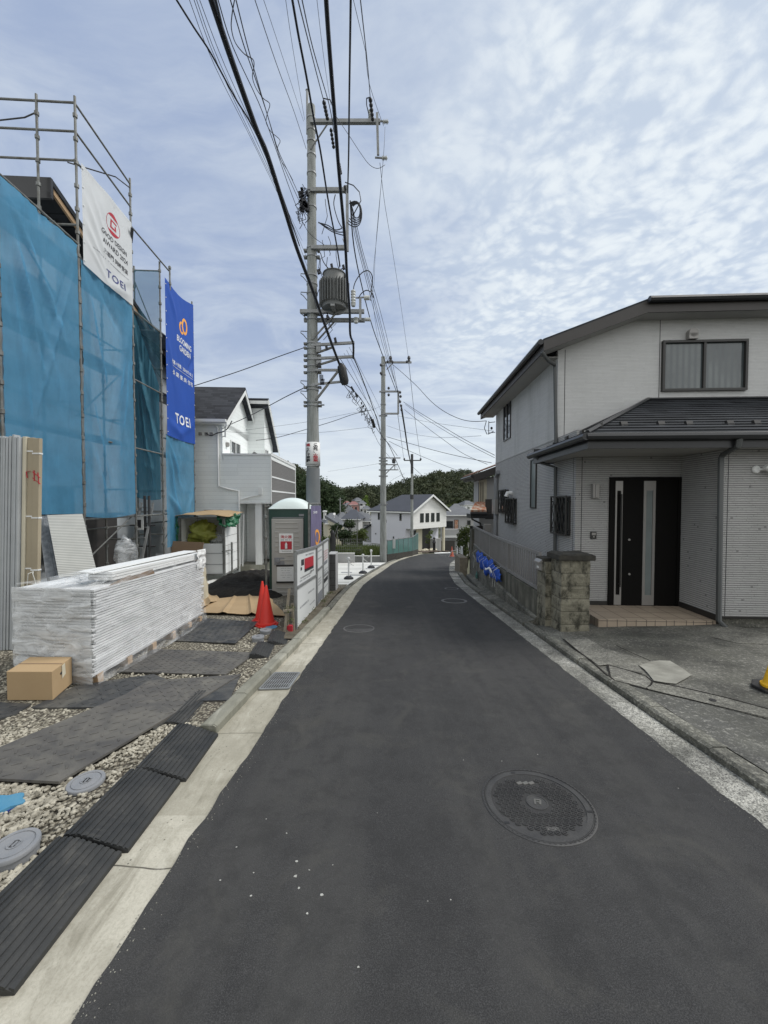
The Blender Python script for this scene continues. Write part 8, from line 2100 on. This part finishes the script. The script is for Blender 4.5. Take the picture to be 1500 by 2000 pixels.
for i in range(16):
    u, v = rr.uniform(581, 600), rr.uniform(362, 412); c = P(u, v, 9.85); m.obox(tuple(c), (.03, 0, .01), (0, .03, 0), (-.01, 0, .045 * rr.uniform(.6, 1.4)))
for i in range(4): c = P(594 + i * 2, 398 + i * 3, 9.85); m.obox(tuple(c), (.05, 0, 0), (0, .05, 0), (0, 0, .07))
obj('cable_tangle', m, M['cable'], up)
m = MB(); rr = random.Random(5)
for i in range(15):
    u, v = rr.uniform(628, 672), rr.uniform(380, 560)
    if i < 7: u, v = rr.uniform(622, 640), rr.uniform(500, 600)
    pts = [P(u + k * rr.uniform(-2, 5), v + k * rr.uniform(8, 18), 9.85) for k in range(5)]; m.tube(pts, .008, 4)
for (u, v) in ((622, 531), (648, 520), (671, 522), (640, 620), (638, 680), (655, 664), (624, 713)):
    c = P(u, v, 9.82); m.obox(tuple(c), (.03, 0, .01), (0, .03, 0), (-.01, 0, .05))
obj('loose_wires', m, M['cable'], up)
# splice closure and low clutter
m = MB(); m.smooth = 'auto'; a, b = P(666, 712, 9.7), P(674, 751, 9.75); d = (b - a); m.lathe(a, [(.02, -.04), (.06, 0), (.10, .04), (.11, .1), (.11, d.length - .08), (.08, d.length), (0, d.length)], 12, axis=d); obj('splice_closure', m, M['black'], up)
m = MB(); m.box(XU(627), XU(634), PY - .02, PY + .02, Z(792), Z(790)); m.bar((PX, PY - .1, Z(793)), (XU(635), PY - .1, Z(793)), .02); obj('small_bracket', m, M['pipe'], up)
m = MB(); rr = random.Random(7)
for i in range(5): u = 624 + i * 1.6; m.tube([P(u, 732, 9.85), P(u + 1, 745, 9.85), P(u + 2, 752, 9.85), P(u + 3, 740, 9.85)], .008, 4)
obj('loose_wires', m, M['wire'], up)
# warning plate wrapped on the pole
ws_ = thing('pole_sign', (PX, PY - .2, Z(910)), 'white vertical sign in Japanese wrapped on the near utility pole', 'sign')
R_ = .192; za, zb = Z(911), Z(865)
def cyl(a, z, r=R_): return (PX + r * math.sin(a), PY - r * math.cos(a), z)
A0, A1 = -1.42, 1.42
m = MB(); m.smooth = True; m.grid(lambda a, b: cyl(A0 + (A1 - A0) * a, za + (zb - za) * b), 16, 2); obj('plate', m, M['white'], ws_, fixn=False, thick=.004)
def coltext(body, a, z, h, w_, mat, vertical=True):
    ex = Vector((math.cos(a), math.sin(a), 0)); p = Vector(cyl(a, z, R_ + .006))
    def wp_(q):
        al = (q - p).dot(ex) / R_; c = Vector(cyl(a + al, q.z, R_ + .006)); return c - q
    return text_mesh('lettering', body, p, ex, (0, 0, 1), h, mat, ws_, vertical=vertical, maxw=w_, bold=.03, warp=wp_)
Hs = zb - za
coltext('この先、', .52, zb - Hs * .25, Hs * .40, .135, M['ink']); coltext('大型車', .52, za + Hs * .34, Hs * .36, .135, M['red'])
coltext('通', -.52, zb - Hs * .13, Hs * .12, .135, M['red']); coltext('り抜け困難', -.52, za + Hs * .46, Hs * .62, .135, M['ink'])
scribble(ws_, (PX, PY - R_ - .008, za + Hs * .06), Vector((1, 0, 0)), .26, .03, M['ink'])

# ---- second pole
P2 = (P(748.5, 1097, 19.2).x, 19.2); Z2 = lambda v: P(700, v, 19.2).z; X2 = lambda u: P(u, 900, 19.2).x
u2 = thing('utility_pole', (P2[0], P2[1], gz(*P2)), 'second concrete utility pole at the corner of the green fence', 'utility pole')
m = MB(); m.smooth = 'auto'; m.tube([(P2[0], P2[1], gz(*P2) - .2), (P2[0], P2[1], Z2(697))], [.175, .10], 18); obj('shaft', m, M['pole'], u2)
m = MB(); m.smooth = 'auto'
for v in (714, 732, 765, 790, 812, 858, 894, 900, 906, 918, 930, 985): 
    z = Z2(v); r = .10 + .075 * (Z2(697) - z) / (Z2(697) - Z2(1097)); m.lathe((P2[0], P2[1], z), [(r + .002, -.03), (r + .02, -.03), (r + .02, .03), (r + .002, .03)], 14); 
    if v > 880 or v in (765, 812): m.box(P2[0] - r - .08, P2[0] + r + .08, P2[1] - .05, P2[1] + .05, z - .03, z + .03)
obj('bands', m, M['galv'], u2)
def arm2(v, u0, u1, w_=.08): m = MB(); m.bar((X2(u0), P2[1] - .12, Z2(v)), (X2(u1), P2[1] - .12, Z2(v)), w_); obj('crossarm', m, M['galv'], u2)
arm2(709.5, 752, 803); arm2(766, 744, 778); arm2(809, 744, 778); arm2(895, 743, 782, .05); arm2(908, 743, 777, .05); arm2(918, 743, 777, .05)
m = MB(); m.bar((X2(777.5), P2[1] - .15, Z2(765)), (X2(777.5), P2[1] - .15, Z2(810)), .09); m.bar((X2(755), P2[1] - .1, Z2(723)), (X2(767), P2[1] - .1, Z2(711)), .04); m.bar((X2(753), P2[1] - .1, Z2(926)), (X2(770), P2[1] - .1, Z2(909)), .05); m.bar((X2(771), P2[1] - .12, Z2(908)), (X2(771), P2[1] - .12, Z2(918)), .04); obj('uprights', m, M['galv'], u2)
m = MB(); m.smooth = 'auto'
for u, v in ((762.5, 709), (798, 709)): m.lathe((X2(u), P2[1] - .12, Z2(v)), [(.05, 0), (.07, .06), (.05, .12), (.08, .16), (.07, .26), (.03, .30), (0, .31)], 10)
for u, v in ((757, 709), (766, 709), (794, 709), (781, 768), (782, 776), (781, 786), (783, 794), (784, 802), (759, 760), (759, 773), (744, 715), (744, 731)): m.lathe((X2(u), P2[1] - .14, Z2(v)), [(.03, -.06), (.06, -.02), (.06, .03), (.03, .07)], 8)
c = (X2(769), P2[1] - .15, Z2(901)); m.lathe(c, [(.05, -.12), (.09, -.08), (.09, .08), (.04, .12)], 8); obj('insulators', m, M['darkmetal'], u2)
# ---- third pole
P3 = (P(804.5, 1000, 36).x, 36); Z3 = lambda v: P(700, v, 36).z; X3 = lambda u: P(u, 900, 36).x
u3 = thing('utility_pole', (P3[0], 36, gz(P3[0], 36)), 'third and farthest utility pole in front of the far white house', 'utility pole')
m = MB(); m.smooth = 'auto'; m.tube([(P3[0], 36, gz(P3[0], 36)), (P3[0], 36, Z3(887))], [.15, .10], 14); obj('shaft', m, M['pole'], u3)
m = MB(); m.smooth = 'auto'; m.tube([(P3[0], 36, Z3(925)), (P3[0], 36, Z3(887))], [.13, .12], 12); m.tube([(P3[0], 36, Z3(975)), (P3[0], 36, Z3(966))], [.17, .17], 12); obj('sleeve', m, M['darkmetal'], u3)
m = MB(); m.bar((X3(789), 35.9, Z3(899.5)), (X3(822), 35.9, Z3(899.5)), .09); obj('crossarm', m, M['darkmetal'], u3)
m = MB()
for u in (789.5, 821.5): m.lathe((X3(u), 35.9, Z3(899)), [(.07, 0), (.09, .1), (.05, .2), (0, .22)], 8)
obj('insulators', m, M['darkmetal'], u3)
# far wooden-looking pole in the valley
m = MB(); m.tube([P(664.5, 1005, 90), P(664.5, 972, 90)], .12, 8); m.bar(P(660, 976, 90), P(669, 976, 90), .12); tobj('distant_pole', m, M['galv'], 'small distant utility pole above the valley roofs', 'utility pole')

# ================================================================ wires
def smooth_pts(q, n=5):
    s_ = []
    for i in range(len(q) - 1):
        p0, p1, p2, p3 = q[max(i - 1, 0)], q[i], q[i + 1], q[min(i + 2, len(q) - 1)]
        for k in range(n): t = k / n; s_.append(.5 * ((2 * p1) + (p2 - p0) * t + (2 * p0 - 5 * p1 + 4 * p2 - p3) * t * t + (3 * p1 - 3 * p2 + p3 - p0) * t ** 3))
    return s_ + [q[-1]]
def overhead(name, pts, Ye, r, label, Yp=9.85, group='overhead cables above the road', mat='cable', cat='cable', rise=None):
    """cable from the first pole towards and over the camera; heights run evenly from pole to exit"""
    zp = P(*pts[-1], Yp).z; ze = P(*pts[0], Ye).z; q = []
    for (u, v) in pts:
        d = ray(u, v); k = d.z / d.y; sl = (zp - ze) / (Yp - Ye)
        # HC + k*Y = ze + sl*(Y-Ye)
        den = k - sl; Y = (ze - sl * Ye - HC) / den if abs(den) > 1e-3 else Yp
        Y = min(max(Y, Ye * .9), Yp + .3); q.append(P(u, v, Y))
    q = [q[0]] + q[1:]; s_ = smooth_pts(q, 4)
    # run on behind the camera in the same direction
    d = (q[0] - q[1]).normalized() if len(q) > 2 else (q[0] - q[-1]).normalized()
    d = (q[0] - q[-1]); d.normalize(); ext = [q[0] + d * t + Vector((0, 0, .004 * t * t)) for t in (20, 14, 9, 5, 2)]
    m = MB(); m.smooth = True; m.tube(ext + s_, r, 6)
    return tobj(name, m, M[mat], label, cat, group)
OV = overhead
OV('thick_cable', [(413, 0), (446, 99), (474, 179), (502, 256), (521, 300), (552, 396), (580, 486), (608, 560), (624, 605), (648, 672), (664, 714)], 3.7, .032, 'thickest black cable, sweeping from top left down to the splice closure')
OV('thick_cable', [(421, 0), (444, 90), (470, 165), (500, 250)], 3.6, .014, 'slim cable strapped to the thickest black cable at the top', Yp=5.6)
OV('cable', [(345, 0), (379, 54), (413, 106), (458, 189), (496, 253), (540, 352), (585, 480)], 4.0, .011, 'leftmost black cable at the top edge joining the thick one', Yp=8)
OV('thick_cable', [(637, 0), (643, 90), (656, 256), (662, 336), (674, 472), (678, 544), (683, 608), (684, 653), (690, 672), (690, 700)], 4.3, .026, 'thick black cable coming down just right of the pole')
OV('thick_cable', [(685, 0), (682, 205), (681, 300), (679, 376)], 5.6, .017, 'straight vertical looking cable between the pole and the right insulators', Yp=9.7)
OV('cable', [(571, 0), (584, 75), (598, 147), (614, 237), (626, 296), (638, 373), (646, 419), (656, 470), (664, 520)], 5.2, .017, 'dark twisted cable passing the pole top to its right')
OV('cable', [(582, 0), (597, 60), (613, 123), (621, 154), (632, 196)], 5.6, .010, 'power line ending in the left strain insulator', Yp=9.0)
OV('cable', [(590, 0), (612, 98), (643, 205), (652, 258)], 5.6, .009, 'power line ending in the middle strain insulator', Yp=9.2)
OV('cable', [(704, 0), (718, 128), (723, 190)], 5.8, .009, 'power line ending in the right strain insulator', Yp=8.9)
OV('thin_wire', [(714, 100), (722, 166), (749, 246)], 7.6, .005, 'thin wire beside the right strain insulator', mat='wire', cat='wire')
OV('cable', [(450, 0), (476, 88), (500, 157), (524, 230), (544, 300), (566, 352), (590, 405)], 4.3, .007, 'left of two slim cables ending in the tangle on the pole')
OV('cable', [(461, 0), (484, 92), (508, 176), (530, 250), (546, 300), (570, 350), (592, 398)], 4.3, .007, 'right of two slim cables ending in the tangle on the pole')
q = [(458, 0), (453, 30), (452, 56), (460, 84), (478, 106), (494, 116), (496, 130), (493, 150), (500, 172), (514, 192), (527, 203), (522, 222), (520, 240), (530, 258), (547, 274), (542, 290), (548, 312), (560, 330), (572, 352)]
OV('spiral_wire', q, 4.3, .006, 'loose wavy wire wound around the slim cable pair', mat='cable', cat='wire', Yp=9.5)
for i, (u0, pp) in enumerate(((370, [(420, 130), (500, 290), (572, 440)]), (379, [(425, 125), (505, 295), (590, 470)]), (384, [(430, 125), (512, 300), (598, 500)]), (390, [(440, 130), (520, 310), (600, 520)]))):
    OV('thin_wire', [(u0, 0)] + pp, 4.4, .004, 'one of four thin parallel wires at the top left', mat='wire', cat='wire', group='four thin parallel wires')
OV('thin_wire', [(498, 0), (540, 125), (575, 220), (598, 291)], 5.0, .006, 'thin wire reaching the pole just below the top crossarm from the left', mat='wire', cat='wire')
OV('thin_wire', [(515, 0), (545, 90), (593, 237)], 5.2, .004, 'thin wire reaching the pole top bracket from the left', mat='wire', cat='wire')
OV('thin_wire', [(558, 0), (572, 95), (595, 234)], 5.4, .004, 'steep thin wire reaching the pole top bracket', mat='wire', cat='wire')
OV('thin_wire', [(619, 0), (632, 110), (646, 205)], 5.6, .004, 'very thin wire right of the pole top', mat='wire', cat='wire')
OV('cable', [(426, 0), (455, 92), (505, 200), (535, 280), (570, 380), (600, 450), (633, 478)], 4.2, .006, 'slim cable beside the thickest cable crossing in front of the pole', mat='cable')

def span(name, pts, r, label, group=None, mat='cable', cat='cable', n=4):
    """pts: (u,v,Y)"""
    m = MB(); m.smooth = True; m.tube(smooth_pts([P(*p) for p in pts], n), r, 6); return tobj(name, m, M[mat], label, cat, group)
G12 = 'cables between the first and second pole'
span('cable', [(684, 392, 9.8), (691, 480, 11), (707, 560, 12.8), (728, 640, 15.5), (752, 706, 18), (774, 764, 19.1)], .017, 'dark main cable from the end upright down to the second pole bracket', G12)
for i, (a, b) in enumerate(((701, 712), (704, 716), (706, 719), (709, 724))):
    span('cable', [(686 + i, 396 + 4 * i, 9.8), (a - 10, 450, 10.6), (a + 2, 500, 11.6), (b + 18, 605, 14.5), (b + 40, 690 + 2 * i, 17.5), (779 + i, 768 + i * 8, 19.05)], .008, 'one of four parallel power lines running down to the second pole', 'four parallel power lines')
span('thin_wire', [(742, 318, 9.8), (751, 395, 11.5), (765, 480, 13.6), (782, 590, 16.6), (798, 701, 19.05)], .006, 'thin line from the lower spool to the right end of the second pole arm', G12, 'wire', 'wire')
span('thin_wire', [(748, 318, 9.9), (738, 440, 11.5), (728, 580, 13.8), (745, 690, 17.5), (762, 702, 19.05)], .005, 'thin line from the lower spool bending left to the second pole', G12, 'wire', 'wire')
span('thin_wire', [(752, 248, 9.9), (748, 318, 9.92), (734, 480, 12), (730, 570, 13.5)], .005, 'thin wire hanging between the two spools', G12, 'wire', 'wire')
span('thin_wire', [(657, 228, 9.6), (684, 268, 9.7), (705, 300, 9.75), (722, 322, 9.8), (738, 329, 9.85), (752, 322, 9.9)], .006, 'thin wire sagging from the cable to the lower spool', G12, 'wire', 'wire')
span('cable', [(690, 697, 9.8), (704, 730, 11.2), (724, 784, 13.8), (737, 822, 16.3), (745, 850, 18.4), (762, 874, 19.6), (790, 938, 25)], .016, 'dark cable from the lower arm past the second pole', G12)
span('cable', [(674, 751, 9.8), (690, 762, 10.5), (712, 790, 12.5), (728, 824, 15), (746, 852, 18), (760, 868, 19.1), (776, 890, 21)], .013, 'bundled cable from the splice closure to the second pole', G12)
span('cable', [(672, 752, 9.8), (700, 790, 11.6), (716, 818, 13.5), (732, 850, 15.8), (744, 872, 18.6), (770, 905, 24), (792, 940, 30)], .008, 'lower slim cable from the splice closure past the second pole', G12)
span('cable', [(664, 700, 9.9), (690, 740, 11), (712, 776, 12.6), (735, 812, 16), (743, 840, 19)], .008, 'slim cable just above the cable bundle', G12)
for i in range(3):
    span('thin_wire', [(672 + i * 5, 690 - i * 6, 9.9), (700 + i * 4, 745 - i * 8, 11.5), (724 + i * 4, 800 - i * 12, 14.2), (742 + i * 2, 838 - i * 16, 18.5)], .005, 'one of three thin wires above the cable bundle', 'three thin wires above the bundle', 'wire', 'wire')
m = MB(); rr = random.Random(9)
for i in range(26):
    t = rr.random(); u, v, Y = 682 + 50 * t, 755 + 75 * t, 10 + 5.5 * t; pts = [P(u + rr.gauss(0, 4), v + k * 5 + rr.gauss(0, 3), Y) for k in range(4)]; m.tube(smooth_pts(pts, 3), .007, 4)
for i in range(12): t = rr.random(); c = P(686 + 46 * t, 756 + 72 * t, 10 + 5.5 * t); m.obox(tuple(c), (.02, 0, .01), (0, .02, 0), (-.01, 0, .035))
tobj('cable_clutter', m, M['cable'], 'untidy loops and clips hanging from the cable bundle', 'cable clutter')
c = P(728, 828, 15); m = MB(); m.smooth = 'auto'; a, b = P(727, 820, 14.8), P(731, 834, 15.1); m.lathe(a, [(.03, -.03), (.06, 0), (.06, (b - a).length), (0, (b - a).length + .03)], 10, axis=b - a); tobj('splice_box', m, M['black'], 'small black splice box on the bundled cable', 'splice box')
G23 = 'cables beyond the second pole'
span('cable', [(784, 796, 19), (791, 840, 23), (797, 880, 29), (803, 908, 35.8)], .045, 'thick pale bundle from the second to the third pole', G23, 'wire')
span('thin_wire', [(777, 810, 19), (783, 855, 25), (789, 898, 35.8)], .012, 'thin line from the second pole to the left arm end of the third', G23, 'wire', 'wire')
span('thin_wire', [(798, 704, 19), (804, 760, 21.5), (812, 830, 27), (822, 898, 35.8)], .012, 'thin line from the second pole to the right arm end of the third', G23, 'wire', 'wire')
GR = 'service wires to the right hand houses'
span('service_wire', [(767, 712, 19), (788, 730, 18.2), (815, 755, 17), (840, 782, 15.8), (865, 802, 14.8), (895, 817, 13.8), (922, 823, 13.2), (950, 822, 12.95)], .011, 'sagging service wire ending at the bracket under the eaves', GR)
span('service_wire', [(788, 785, 19), (820, 806, 17.8), (863, 832, 16.2), (910, 860, 14.6), (966, 889, 12.9)], .010, 'upper of two close service wires reaching the side wall', GR)
span('service_wire', [(792, 790, 19), (830, 817, 17.8), (870, 842, 16.2), (915, 868, 14.8), (966, 894, 13)], .008, 'lower of two close service wires reaching the side wall', GR)
span('service_wire', [(790, 800, 19), (830, 832, 18), (865, 858, 17), (905, 886, 16), (952, 907, 15.2)], .009, 'service wire dropping to the tiled roof house', GR)
span('service_wire', [(755, 853, 19.2), (800, 866, 18.3), (850, 880, 17.3), (900, 892, 16.2), (960, 904, 15)], .012, 'pale lower service wire towards the tiled roof house', GR, 'wire')
span('service_wire', [(760, 862, 19.2), (800, 881, 20), (860, 906, 22), (917, 927, 24)], .010, 'lowest service wire falling towards the hill on the right', GR)
span('thin_wire', [(778, 812, 19), (830, 823, 17.3), (890, 832, 15.2), (964, 842, 13)], .006, 'very thin wire running almost level to the house corner', GR, 'wire', 'wire')
span('thin_wire', [(755, 831, 19.2), (800, 846, 18), (850, 854, 17), (890, 854, 16), (940, 851, 14.5)], .006, 'faint sagging wire below the service wires', GR, 'wire', 'wire')
span('service_wire', [(806, 912, 36), (815, 920, 33), (826, 930, 30)], .015, 'short wire slanting right from the third pole', GR)
GLf = 'service wires to the left'
e_ = LF(gs + .1, tF, ze - .35); 
span('service_wire', [(595, 757, 10.1), (560, 774, 11), (530, 790, 12), (490, 811, 13.2), (450, 829, 14.0)], .012, 'service wire from the pole to the white house corner bracket', GLf)
span('service_wire', [(594, 679, 10), (540, 698, 9.9), (470, 724, 9.8), (378, 754, 9.7)], .010, 'service wire from the pole towards the scaffolded house', GLf)
span('service_wire', [(724, 801, 14), (690, 809, 14), (650, 823, 14), (600, 838, 13.9), (543, 854, 13.8), (500, 860, 14)], .010, 'service wire passing behind the pole to the white house', GLf)
span('thin_wire', [(746, 792, 19), (724, 801, 17), (690, 806, 16), (600, 824, 15), (480, 840, 14.2)], .005, 'thin faint wire crossing above the service wire', GLf, 'wire', 'wire')
span('thin_wire', [(728, 833, 15), (690, 838, 15), (620, 845, 14.8), (540, 848, 14.5), (440, 843, 14.3)], .005, 'thin wire nearly level behind the pole', GLf, 'wire', 'wire')
span('service_wire', [(453, 822, 14), (445, 836, 14.1), (436, 843, 14.2), (424, 846, 14.25), (412, 851, 14.25), (402, 846, 14.2)], .018, 'cable loop running along the white house eaves', GLf)
for i, (v0, v1) in enumerate(((905, 921),)):
    span('thin_wire', [(742, 905, 19.2), (700, 912, 24), (640, 921, 32)], .006, 'faint wire left of the second pole low over the valley', 'thin far wires', 'wire', 'wire')
span('thin_wire', [(790, 925, 34), (770, 935, 36), (752, 948, 38)], .010, 'faint drop wire left of the third pole', 'thin far wires', 'wire', 'wire')
